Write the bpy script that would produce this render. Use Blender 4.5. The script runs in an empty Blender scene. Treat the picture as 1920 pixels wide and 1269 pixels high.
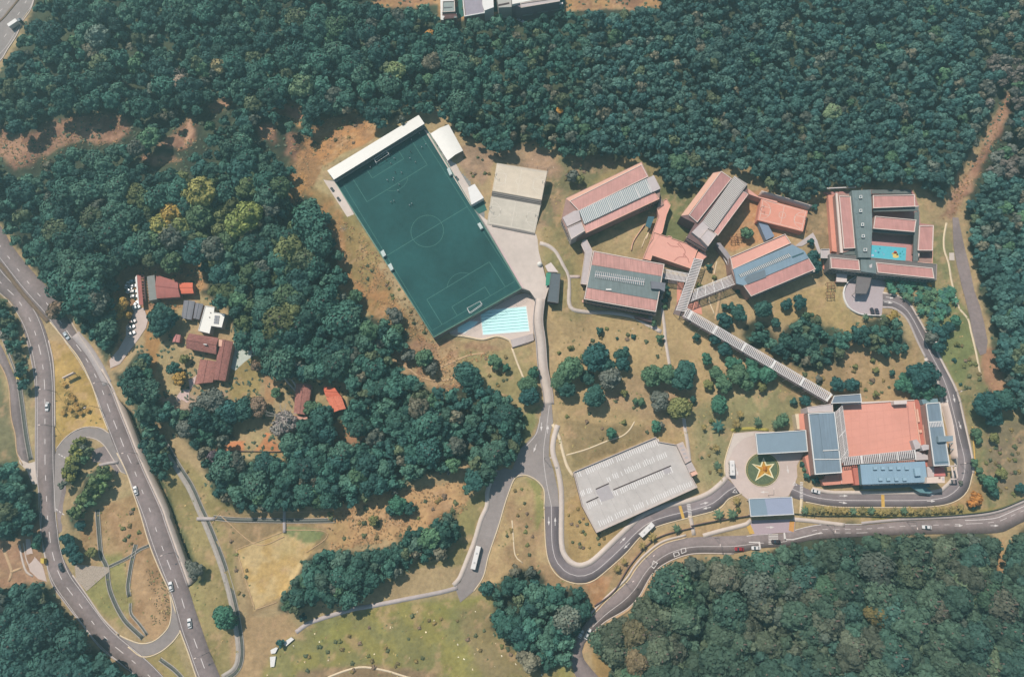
import bpy, bmesh, math, random
import numpy as np
from mathutils import Vector, Matrix
R = math.radians
rnd = random.Random(7)
rs = np.random.RandomState(11)
C = bpy.context.scene.collection
sc = bpy.context.scene

# ------------------------------------------------------------------ camera
MPP = 0.28                      # metres per photo pixel at the middle of the ground
FP = 1280.0                     # focal length in photo pixels (1920 wide)
TILT = R(14.0)
DIST = FP * MPP
CAM = np.array([0.0, -DIST * math.sin(TILT), DIST * math.cos(TILT)])
cd = bpy.data.cameras.new("camera"); cam = bpy.data.objects.new("camera", cd); C.objects.link(cam)
cd.sensor_width = 36.0; cd.lens = 36.0 * FP / 1920.0
cam.location = CAM; cam.rotation_euler = (TILT, 0, 0)
cd.clip_start = 1.0; cd.clip_end = 20000.0
sc.camera = cam

# ------------------------------------------------------------------ sun, sky, exposure
SUN_EL = R(56); SUN_DIR = (-0.62, 0.78)
w = bpy.data.worlds.new("World"); sc.world = w; w.use_nodes = True
nt = w.node_tree; nt.nodes.clear()
sky = nt.nodes.new("ShaderNodeTexSky"); sky.sky_type = 'NISHITA'; sky.sun_disc = False
sky.sun_elevation = SUN_EL; sky.sun_rotation = math.atan2(SUN_DIR[0], SUN_DIR[1]) % (2 * math.pi)
sky.air_density = 1.1; sky.dust_density = 0.6; sky.ozone_density = 1.0
bg = nt.nodes.new("ShaderNodeBackground"); bg.inputs['Strength'].default_value = 0.105
wo = nt.nodes.new("ShaderNodeOutputWorld")
nt.links.new(sky.outputs[0], bg.inputs[0]); nt.links.new(bg.outputs[0], wo.inputs[0])
sd = bpy.data.lights.new("sun", 'SUN'); sd.energy = 5.0; sd.angle = R(0.5); sd.color = (1.0, 0.935, 0.855)
sun = bpy.data.objects.new("sun", sd); C.objects.link(sun)
_s = Vector((SUN_DIR[0] * math.cos(SUN_EL), SUN_DIR[1] * math.cos(SUN_EL), math.sin(SUN_EL)))
sun.rotation_euler = _s.to_track_quat('Z', 'Y').to_euler(); sun.location = (0, 0, 200)
sc.view_settings.view_transform = 'Standard'; sc.view_settings.look = 'None'
sc.view_settings.gamma = 1.0; sc.view_settings.use_curve_mapping = False
sc.view_settings.exposure = 0.24

# ------------------------------------------------------------------ photo pixel -> world
ct, st = math.cos(TILT), math.sin(TILT)
def P(u, v, h=0.0):
    """point of the plane z=h that photo pixel (u, v) shows"""
    dx = (u - 960.0) / FP; dy = -(v - 634.5) / FP
    d = np.array([dx, dy * ct + st, dy * st - ct])
    t = (h - CAM[2]) / d[2]
    return CAM[0] + d[0] * t, CAM[1] + d[1] * t
def PX(x, y, z=0.0):
    q = np.array([x, y, z]) - CAM
    a, b, c = q[0], q[1] * ct + q[2] * st, -q[1] * st + q[2] * ct
    return 960 + FP * a / -c, 634.5 - FP * b / -c
def T(ox, oy, s, *pts):
    return [(ox + x / s, oy + y / s) for x, y in pts]

def lin(c):
    c = np.asarray(c, float) / 255.0
    return np.where(c <= 0.04045, c / 12.92, ((c + 0.055) / 1.055) ** 2.4)
KK = 0.62
def alb(rgb, k=1.0):
    return tuple(float(x) for x in np.clip(lin(rgb) * KK * k, 0, 0.86))

# ------------------------------------------------------------------ materials
MATS = {}
def mat(name, rgb, rough=0.85, var=0.12, scale=0.35, bump=0.0, bscale=3.0, metal=0.0, spec=0.3, fine=0.0, var2=0.0, k=1.0):
    if name in MATS: return MATS[name]
    m = bpy.data.materials.new(name); m.use_nodes = True; MATS[name] = m
    n = m.node_tree; b = n.nodes['Principled BSDF']
    b.inputs['Roughness'].default_value = rough; b.inputs['Metallic'].default_value = metal
    b.inputs['Specular IOR Level'].default_value = spec
    col = alb(rgb, k)
    b.inputs['Base Color'].default_value = (*col, 1)
    tc = n.nodes.new('ShaderNodeNewGeometry')
    if var > 0:
        nz = n.nodes.new('ShaderNodeTexNoise'); nz.inputs['Scale'].default_value = scale
        nz.inputs['Detail'].default_value = 7; nz.inputs['Roughness'].default_value = 0.62
        n.links.new(tc.outputs['Position'], nz.inputs['Vector'])
        mr = n.nodes.new('ShaderNodeMapRange'); mr.inputs['From Min'].default_value = 0.3; mr.inputs['From Max'].default_value = 0.7
        mr.inputs['To Min'].default_value = 1 - var; mr.inputs['To Max'].default_value = 1 + var
        n.links.new(nz.outputs['Fac'], mr.inputs['Value'])
        fac = mr.outputs[0]
        if var2 > 0:
            nz2 = n.nodes.new('ShaderNodeTexNoise'); nz2.inputs['Scale'].default_value = scale * 0.12; nz2.inputs['Detail'].default_value = 4
            n.links.new(tc.outputs['Position'], nz2.inputs['Vector'])
            m2 = n.nodes.new('ShaderNodeMapRange'); m2.inputs['From Min'].default_value = 0.35; m2.inputs['From Max'].default_value = 0.65
            m2.inputs['To Min'].default_value = 1 - var2; m2.inputs['To Max'].default_value = 1 + var2
            n.links.new(nz2.outputs['Fac'], m2.inputs['Value'])
            mm = n.nodes.new('ShaderNodeMath'); mm.operation = 'MULTIPLY'
            n.links.new(fac, mm.inputs[0]); n.links.new(m2.outputs[0], mm.inputs[1]); fac = mm.outputs[0]
        vm = n.nodes.new('ShaderNodeVectorMath'); vm.operation = 'SCALE'; vm.inputs[0].default_value = col
        n.links.new(fac, vm.inputs['Scale']); n.links.new(vm.outputs[0], b.inputs['Base Color'])
    if bump > 0:
        bz = n.nodes.new('ShaderNodeTexNoise'); bz.inputs['Scale'].default_value = bscale; bz.inputs['Detail'].default_value = 5
        n.links.new(tc.outputs['Position'], bz.inputs['Vector'])
        bp = n.nodes.new('ShaderNodeBump'); bp.inputs['Strength'].default_value = bump; bp.inputs['Distance'].default_value = 0.3
        n.links.new(bz.outputs['Fac'], bp.inputs['Height']); n.links.new(bp.outputs[0], b.inputs['Normal'])
    return m
def roofmat(name, rgb, ang, pitch=0.9, var=0.1, rough=0.6, depth=0.14, tint=0.07):
    """standing-seam sheet metal: seams every `pitch` m across direction ang, weathered"""
    m = mat(name, rgb, rough, var, 0.25, var2=0.06)
    n = m.node_tree; b = n.nodes['Principled BSDF']
    g = n.nodes.new('ShaderNodeNewGeometry'); mp = n.nodes.new('ShaderNodeMapping'); mp.inputs['Rotation'].default_value = (0, 0, -ang)
    n.links.new(g.outputs['Position'], mp.inputs['Vector'])
    wv = n.nodes.new('ShaderNodeTexWave'); wv.inputs['Scale'].default_value = 0.314 / pitch; wv.inputs['Distortion'].default_value = 0.0
    wv.wave_profile = 'SAW'
    n.links.new(mp.outputs[0], wv.inputs['Vector'])
    bp = n.nodes.new('ShaderNodeBump'); bp.inputs['Strength'].default_value = depth; bp.inputs['Distance'].default_value = 0.08
    n.links.new(wv.outputs['Fac'], bp.inputs['Height']); n.links.new(bp.outputs[0], b.inputs['Normal'])
    # streaks along the seams
    mp2 = n.nodes.new('ShaderNodeMapping'); mp2.inputs['Rotation'].default_value = (0, 0, -ang); mp2.inputs['Scale'].default_value = (1.4, 0.09, 0.3)
    n.links.new(g.outputs['Position'], mp2.inputs['Vector'])
    nz = n.nodes.new('ShaderNodeTexNoise'); nz.inputs['Scale'].default_value = 1.0; nz.inputs['Detail'].default_value = 3
    n.links.new(mp2.outputs[0], nz.inputs['Vector'])
    mr = n.nodes.new('ShaderNodeMapRange'); mr.inputs['From Min'].default_value = 0.35; mr.inputs['From Max'].default_value = 0.65
    mr.inputs['To Min'].default_value = 1 - tint; mr.inputs['To Max'].default_value = 1 + tint
    n.links.new(nz.outputs['Fac'], mr.inputs['Value'])
    old = b.inputs['Base Color'].links[0].from_socket
    vm = n.nodes.new('ShaderNodeVectorMath'); vm.operation = 'SCALE'
    n.links.new(old, vm.inputs[0]); n.links.new(mr.outputs[0], vm.inputs['Scale']); n.links.new(vm.outputs[0], b.inputs['Base Color'])
    return m

# ------------------------------------------------------------------ object helpers
def tag(o, label=None, cat=None, group=None, kind=None):
    if label: o['label'] = label
    if cat: o['category'] = cat
    if group: o['group'] = group
    if kind: o['kind'] = kind
    return o
def link(name, me, parent=None, m=None, loc=None):
    o = bpy.data.objects.new(name, me); C.objects.link(o)
    if m is not None and me is not None and not me.materials: me.materials.append(m)
    if loc is not None: o.location = loc
    if parent is not None: o.parent = parent
    return o
def empty(name, loc, label=None, cat=None, group=None, rz=0.0):
    o = bpy.data.objects.new(name, None); C.objects.link(o); o.location = loc; o.rotation_euler = (0, 0, rz); o.empty_display_size = 1
    return tag(o, label, cat, group)
def npmesh(name, verts, faces, m=None, smooth=False, col=None, attr='tcol'):
    """faces: (n,3) or (n,4) int array, or list of arrays"""
    me = bpy.data.meshes.new(name); verts = np.asarray(verts, np.float32)
    fl = faces if isinstance(faces, list) else [faces]
    fl = [np.asarray(f, np.int32) for f in fl if len(f)]
    loops = np.concatenate([f.ravel() for f in fl]); tot = np.concatenate([np.full(len(f), f.shape[1], np.int32) for f in fl])
    me.vertices.add(len(verts)); me.vertices.foreach_set('co', verts.ravel())
    me.loops.add(len(loops)); me.loops.foreach_set('vertex_index', loops)
    me.polygons.add(len(tot)); me.polygons.foreach_set('loop_start', np.concatenate([[0], np.cumsum(tot)[:-1]]).astype(np.int32))
    me.polygons.foreach_set('loop_total', tot)
    if smooth: me.polygons.foreach_set('use_smooth', np.ones(len(tot), bool))
    if col is not None:
        a = me.color_attributes.new(attr, 'FLOAT_COLOR', 'POINT')
        c4 = np.ones((len(verts), 4), np.float32); c4[:, :col.shape[1]] = col; a.data.foreach_set('color', c4.ravel())
    me.update(calc_edges=True)
    if m: me.materials.append(m)
    return me
def bmmesh(name, bm, m):
    me = bpy.data.meshes.new(name); bm.normal_update(); bm.to_mesh(me); bm.free()
    if m: me.materials.append(m)
    return me
def area2(pts):
    return sum(pts[i][0] * pts[(i + 1) % len(pts)][1] - pts[(i + 1) % len(pts)][0] * pts[i][1] for i in range(len(pts)))
def ccw(pts):
    pts = [tuple(p[:2]) for p in pts]
    return pts if area2(pts) > 0 else pts[::-1]
def add_prism(bm, pts, z0, z1, cap_bottom=False):
    pts = ccw(pts); n = len(pts)
    top = [bm.verts.new((x, y, z1)) for x, y in pts]
    if z0 is None:
        bm.faces.new(top); return
    bot = [bm.verts.new((x, y, z0)) for x, y in pts]
    bm.faces.new(top)
    for i in range(n):
        bm.faces.new((bot[i], bot[(i + 1) % n], top[(i + 1) % n], top[i]))
    if cap_bottom: bm.faces.new(bot[::-1])
def W(pxs, h): return [P(u, v, h) for u, v in pxs]
def prism(name, pxs, z1, z0, m, parent=None, world=False):
    """solid whose top outline is seen at the given photo pixels"""
    pts = pxs if world else W(pxs, z1)
    bm = bmesh.new(); add_prism(bm, pts, z0, z1)
    bm.normal_update(); bmesh.ops.triangulate(bm, faces=[f for f in bm.faces if len(f.verts) > 4])
    me = bmmesh(name, bm, m)
    return link(name, me, parent)
def box_bm(bm, c, sx, sy, sz, rz=0.0):
    """c = centre of the bottom"""
    cs, sn = math.cos(rz), math.sin(rz); v = []
    for z in (0, sz):
        for x, y in ((-sx / 2, -sy / 2), (sx / 2, -sy / 2), (sx / 2, sy / 2), (-sx / 2, sy / 2)):
            v.append(bm.verts.new((c[0] + x * cs - y * sn, c[1] + x * sn + y * cs, c[2] + z)))
    for f in ((3, 2, 1, 0), (4, 5, 6, 7), (0, 1, 5, 4), (1, 2, 6, 5), (2, 3, 7, 6), (3, 0, 4, 7)):
        bm.faces.new([v[i] for i in f])
def inset(pts, d):
    pts = ccw(pts); n = len(pts); out = []
    for i in range(n):
        a, b, c = np.array(pts[i - 1]), np.array(pts[i]), np.array(pts[(i + 1) % n])
        e1 = (b - a) / (np.linalg.norm(b - a) + 1e-9); e2 = (c - b) / (np.linalg.norm(c - b) + 1e-9)
        n1 = np.array([-e1[1], e1[0]]); n2 = np.array([-e2[1], e2[0]])
        q = n1 + n2; k = 1 + float(n1 @ n2)
        out.append(tuple(b + q * d / max(k, 0.3)))
    return out
def rim(name, pxs, z1, wd, h, m, parent=None, world=False, z0=None):
    """a kerb or parapet ring standing on z1 (or from z0) round an outline"""
    pts = ccw(pxs if world else W(pxs, z1 + h)); inn = inset(pts, wd); n = len(pts)
    zb = z1 if z0 is None else z0
    bm = bmesh.new()
    o1 = [bm.verts.new((*p, z1 + h)) for p in pts]; i1 = [bm.verts.new((*p, z1 + h)) for p in inn]
    o0 = [bm.verts.new((*p, zb)) for p in pts]; i0 = [bm.verts.new((*p, zb)) for p in inn]
    for i in range(n):
        j = (i + 1) % n
        bm.faces.new((o1[i], o1[j], i1[j], i1[i])); bm.faces.new((o0[i], o0[j], o1[j], o1[i])); bm.faces.new((i1[i], i1[j], i0[j], i0[i]))
    return link(name, bmmesh(name, bm, m), parent)
def smooth(pts, step=3.0):
    """Catmull-Rom through the points, resampled about every step units"""
    p = [np.array(q, float) for q in pts]; p = [2 * p[0] - p[1]] + p + [2 * p[-1] - p[-2]]; out = []
    for i in range(1, len(p) - 2):
        n = max(1, int(np.linalg.norm(p[i + 1] - p[i]) / step))
        for k in range(n):
            t = k / n
            out.append(0.5 * (2 * p[i] + (p[i + 1] - p[i - 1]) * t + (2 * p[i - 1] - 5 * p[i] + 4 * p[i + 1] - p[i + 2]) * t * t + (3 * p[i] - 3 * p[i + 1] + p[i + 2] - p[i - 1]) * t ** 3))
    out.append(p[-2]); return out
def normals2(c):
    c = np.asarray(c); d = np.gradient(c, axis=0); d /= np.linalg.norm(d, axis=1)[:, None] + 1e-9
    return np.stack([-d[:, 1], d[:, 0]], 1)
def line_solid(name, pts, o1, o2, z1, z0, m, parent=None, dash=None, zs=None):
    """band along world polyline between offsets o1..o2 (left positive), top at z1, skirts to z0"""
    c = np.asarray(pts); nn = normals2(c); a = c + nn * o1; b = c + nn * o2; n = len(c)
    zt = np.full(n, z1) if zs is None else np.asarray(zs) + z1
    zb = None if z0 is None else (np.full(n, z0) if zs is None else np.asarray(zs) + z0)
    if o1 < o2: a, b = b, a
    keep = np.ones(n - 1, bool)
    if dash:
        s = np.concatenate([[0], np.cumsum(np.linalg.norm(np.diff(c, axis=0), axis=1))])
        keep = ((s[:-1] + s[1:]) / 2 % (dash[0] + dash[1])) < dash[0]
    V = [np.column_stack([a, zt]), np.column_stack([b, zt])]
    i = np.arange(n - 1)[keep]; F = [np.column_stack([i + n, i + n + 1, i + 1, i])]
    if z0 is not None:
        V += [np.column_stack([a, zb]), np.column_stack([b, zb])]
        F += [np.column_stack([i, i + 1, i + 1 + 2 * n, i + 2 * n]), np.column_stack([i + 3 * n, i + 1 + 3 * n, i + 1 + n, i + n])]
        F += [np.array([[0, 2 * n, 3 * n, n], [n - 1, 2 * n - 1, 4 * n - 1, 3 * n - 1]])]
    me = npmesh(name, np.concatenate(V), np.concatenate(F), m)
    return link(name, me, parent)
def wl(pxs, h=0.0, step=2.0):
    return smooth([P(u, v, h) for u, v in pxs], step)

# ------------------------------------------------------------------ thin air haze, added in teal to lift the shadows: one closed box round the camera and the scene
def build_haze(zlow):
    bm = bmesh.new(); bmesh.ops.create_cube(bm, size=1.0); me = bpy.data.meshes.new('haze'); bm.to_mesh(me); bm.free()
    o = bpy.data.objects.new('haze', me); C.objects.link(o); top = CAM[2] + 12; o.scale = (19900, 19900, top - zlow); o.location = (0, 0, (top + zlow) / 2)
    m = bpy.data.materials.new('haze'); m.use_nodes = True; n = m.node_tree; n.nodes.clear(); out = n.nodes.new('ShaderNodeOutputMaterial'); v = n.nodes.new('ShaderNodeVolumePrincipled')
    v.inputs['Color'].default_value = (0.50, 0.86, 0.84, 1); v.inputs['Density'].default_value = HAZE; v.inputs['Anisotropy'].default_value = 0.2
    n.links.new(v.outputs[0], out.inputs['Volume']); me.materials.append(m); o['kind'] = 'stuff'; sc.cycles.volume_max_steps = 64
    return o
HAZE = 0.00031
# ------------------------------------------------------------------ numpy noise, polygons
def vnoise(x, y, seed=0):
    xi = np.floor(x).astype(np.int64); yi = np.floor(y).astype(np.int64); fx = x - xi; fy = y - yi
    fx = fx * fx * (3 - 2 * fx); fy = fy * fy * (3 - 2 * fy)
    def h(a, b):
        n = (a * 374761393 + b * 668265263 + seed * 974634777) & 0x7fffffff
        n = ((n ^ (n >> 13)) * 1274126177) & 0x7fffffff
        return ((n ^ (n >> 16)) & 0xffff) / 65535.0
    return (h(xi, yi) * (1 - fx) + h(xi + 1, yi) * fx) * (1 - fy) + (h(xi, yi + 1) * (1 - fx) + h(xi + 1, yi + 1) * fx) * fy
def fbm(x, y, sc_, seed=0, octv=5, gain=0.55):
    s = 0; a = 1; t = 0; f = 1.0 / sc_
    for i in range(octv):
        s = s + a * vnoise(x * f, y * f, seed + i * 17); t += a; a *= gain; f *= 2.03
    return s / t
def sdist(poly, x, y):
    """signed distance (negative inside) of points to a polygon"""
    poly = np.asarray(poly, float); d2 = np.full(x.shape, 1e18); ins = np.zeros(x.shape, bool); n = len(poly)
    for i in range(n):
        ax, ay = poly[i]; bx, by = poly[(i + 1) % n]; ex, ey = bx - ax, by - ay
        t = np.clip(((x - ax) * ex + (y - ay) * ey) / (ex * ex + ey * ey + 1e-12), 0, 1)
        d2 = np.minimum(d2, (x - ax - t * ex) ** 2 + (y - ay - t * ey) ** 2)
        c = (ay > y) != (by > y)
        ins ^= c & (x < (bx - ax) * (y - ay) / (by - ay + 1e-12) + ax)
    d = np.sqrt(d2); return np.where(ins, -d, d)
def ss(x): x = np.clip(x, 0, 1); return x * x * (3 - 2 * x)

# ------------------------------------------------------------------ outlines read off the photo (photo pixels)
A_, B_, C_, D_ = (0, 0), (480, 0), (960, 0), (1440, 0)
Z4 = 3.967
def TE(*p): return T(0, 320, Z4, *p)
def TF(*p): return T(480, 320, Z4, *p)
def TG(*p): return T(960, 320, Z4, *p)
def TH(*p): return T(1440, 320, Z4, *p)
def TI(*p): return T(0, 640, Z4, *p)
def TJ(*p): return T(480, 640, Z4, *p)
def TK(*p): return T(960, 640, Z4, *p)
def TL(*p): return T(1440, 640, Z4, *p)
def TM(*p): return T(0, 949, Z4, *p)
def TN(*p): return T(480, 949, Z4, *p)
def TO(*p): return T(960, 949, Z4, *p)
def TQ(*p): return T(1440, 949, Z4, *p)

PH = 6.0                                   # level of the football pitch above the pool
plat_px = [(606, 336), (628, 338), (785, 232), (807, 249), (862, 318), (887, 346), (906, 370), (912, 412), (1005, 438), (1008, 449), (1010, 471), (1020, 512), (1028, 540), (1021, 560), (1005, 562), (994, 546), (978, 541), (813, 633), (664, 402), (651, 407)]
pool_px = [(813, 633), (978, 541), (996, 546), (1006, 562), (1000, 606), (1006, 640), (958, 655), (1010, 760), (900, 760), (815, 700)]
highway_L = [(-40, 445), (0, 491), (53, 562), (94, 604), (126, 643), (150, 675), (172, 721), (188, 769), (203, 808), (219, 849), (237, 885), (250, 925), (262, 960), (280, 1020), (300, 1070), (318, 1110), (330, 1150), (337, 1181), (353, 1224), (368, 1269), (395, 1340)]
highway_R = [(-40, 375), (0, 423), (25, 464), (60, 508), (106, 558), (128, 598), (150, 635), (172, 668), (188, 694), (206, 726), (222, 766), (242, 816), (252, 842), (272, 889), (302, 955), (312, 985), (352, 1098), (366, 1143), (393, 1221), (413, 1269), (440, 1340)]
west_R = [(-40, 462), (0, 497), (15, 522), (50, 562), (76, 597), (91, 638), (99, 675), (102, 721), (103, 800), (103, 870), (101, 949), (108, 989), (113, 1032), (136, 1078), (161, 1113), (192, 1158), (224, 1191), (267, 1229), (303, 1264), (360, 1330)]
west_L = [(-40, 515), (0, 549), (22, 568), (38, 600), (50, 640), (58, 675), (64, 710), (66, 748), (66, 866), (70, 905), (76, 960), (76, 999), (86, 1050), (96, 1093), (121, 1130), (151, 1168), (187, 1214), (227, 1246), (262, 1275), (320, 1340)]
ramp_top = [(100, 862), (106, 842), (121, 823), (139, 809), (161, 801), (188, 803), (206, 815), (222, 850), (238, 888), (228, 884), (209, 854), (194, 832), (176, 821), (156, 820), (141, 828), (132, 845), (126, 862), (119, 885), (115, 925), (108, 960), (100, 958)]
ramp_low = [(218, 1187), (240, 1198), (267, 1206), (292, 1199), (315, 1176), (321, 1151), (320, 1123), (316, 1106), (332, 1150), (338, 1184), (323, 1204), (297, 1224), (267, 1231), (240, 1212)]
service_L = [(-30, 650), (0, 685), (15, 723), (20, 781), (28, 816), (31, 849), (42, 872)]
service_R = [(-30, 612), (0, 645), (18, 685), (33, 723), (40, 774), (47, 830), (54, 872)]
drive_sw = [(853, 1100), (864, 1090), (871, 1073), (882, 1045), (893, 1017), (906, 974), (917, 949), (919, 917), (934, 882), (946, 877), (960, 880), (975, 842), (1003, 814), (1013, 784), (1015, 771), (1021, 756), (1034, 753), (1037, 791), (1031, 816), (1029, 854), (1038, 882), (1046, 917), (1048, 949), (1021, 949), (1019, 917), (1005, 900), (985, 891), (967, 895), (954, 922), (945, 949), (934, 987), (916, 1040), (906, 1080), (888, 1108), (863, 1129)]
loop_in = [(1048, 949), (1048, 1020), (1057, 1047), (1071, 1060), (1086, 1065), (1101, 1062), (1118, 1052), (1152, 1020), (1187, 987), (1212, 967), (1250, 953), (1288, 945), (1326, 932), (1350, 915), (1366, 899)]
loop_out = [(1021, 949), (1024, 1020), (1031, 1055), (1046, 1078), (1068, 1090), (1091, 1093), (1113, 1087), (1141, 1065), (1174, 1035), (1202, 1004), (1232, 986), (1288, 970), (1338, 957), (1353, 949), (1366, 934), (1391, 924)]
east_out = [(1480, 930), (1511, 940), (1566, 949), (1652, 950), (1742, 949), (1788, 940), (1813, 920), (1823, 887), (1821, 857), (1805, 784), (1793, 736), (1768, 685), (1745, 640), (1730, 614), (1717, 591), (1704, 570), (1689, 559), (1673, 554), (1655, 551)]
east_in = [(1488, 903), (1523, 920), (1556, 926), (1591, 927), (1742, 926), (1778, 913), (1794, 887), (1796, 857), (1788, 829), (1779, 791), (1770, 758), (1758, 708), (1738, 670), (1723, 640), (1708, 606), (1697, 590), (1685, 581), (1673, 575), (1655, 574)]
public_T = [(1075, 1200), (1095, 1172), (1110, 1156), (1141, 1123), (1177, 1090), (1194, 1065), (1215, 1042), (1245, 1020), (1288, 1008), (1340, 1005), (1403, 1003), (1470, 999), (1541, 982), (1616, 984), (1692, 977), (1793, 972), (1860, 965), (1905, 950), (1960, 925)]
public_B = [(1091, 1215), (1100, 1195), (1112, 1183), (1136, 1163), (1174, 1141), (1197, 1118), (1210, 1095), (1224, 1073), (1247, 1055), (1277, 1042), (1310, 1036), (1376, 1037), (1426, 1027), (1470, 1024), (1520, 1012), (1570, 1008), (1700, 1002), (1800, 1000), (1876, 998), (1910, 982), (1960, 960)]
south_L = [(1095, 1176), (1078, 1195), (1072, 1221), (1072, 1246), (1083, 1275), (1100, 1310)]
south_R = [(1108, 1190), (1096, 1205), (1091, 1221), (1094, 1234), (1111, 1256), (1128, 1275), (1150, 1310)]
round_px = [(1376, 812), (1416, 808), (1505, 811), (1507, 850), (1494, 872), (1495, 893), (1489, 911), (1478, 930), (1402, 936), (1387, 924), (1369, 899), (1360, 894), (1359, 864)]
circle_px = [(1655, 551), (1655, 574), (1653, 594), (1617, 592), (1603, 587), (1588, 576), (1581, 557), (1581, 543), (1588, 528), (1605, 516), (1640, 512), (1662, 530)]
gate_px = [(1398, 980), (1406, 975), (1486, 973), (1491, 976), (1489, 997), (1471, 998), (1411, 1003)]
pad_px = TI((130, 830), (145, 905), (200, 960), (240, 1060), (275, 1060), (270, 890), (215, 905), (160, 880))
track_px = [(1786, 408), (1788, 461), (1794, 496), (1803, 534), (1813, 572), (1819, 597), (1827, 642), (1838, 666), (1849, 662), (1852, 640), (1846, 608), (1837, 572), (1827, 545), (1817, 496), (1808, 461), (1801, 428), (1797, 408)]
nw_road = [(-60, -60), (72, -60), (64, 0), (60, 13), (45, 30), (33, 65), (15, 93), (2, 113), (-20, 135), (-60, 150)]
pool_deck_px = [(842, 622), (858, 609), (955, 556), (990, 548), (1004, 562), (999, 606), (1001, 636), (962, 652), (955, 638), (932, 630), (905, 636), (875, 632), (845, 628)]
carpark_px = [(1075, 883), (1228, 819), (1236, 826), (1271, 834), (1290, 872), (1303, 898), (1309, 914), (1117, 998)]
villa_drive = TE((1010, 1020), (1070, 1020), (1100, 1110), (1085, 1170), (1050, 1220)) + [(262, 632), (245, 655), (225, 682), (207, 690), (205, 675), (222, 655), (236, 630), (236, 612), (246, 600), (250, 580)]
paved = {'h': highway_L + highway_R[::-1], 'w': west_L + west_R[::-1], 'rt': ramp_top, 'rl': ramp_low, 'sv': service_L + service_R[::-1],
         'd': drive_sw, 'l': loop_in + loop_out[::-1], 'e': east_in + east_out[::-1], 'p': public_T + public_B[::-1], 's': south_L + south_R[::-1],
         'r': round_px, 'c': circle_px, 'g': gate_px, 'pad': pad_px, 'tr': track_px, 'nw': nw_road, 'deck': pool_deck_px, 'cp': carpark_px, 'vd': villa_drive,
         'up': [(1006, 562), (1024, 562), (1030, 660), (1034, 753), (1022, 753), (1006, 680)]}

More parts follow.
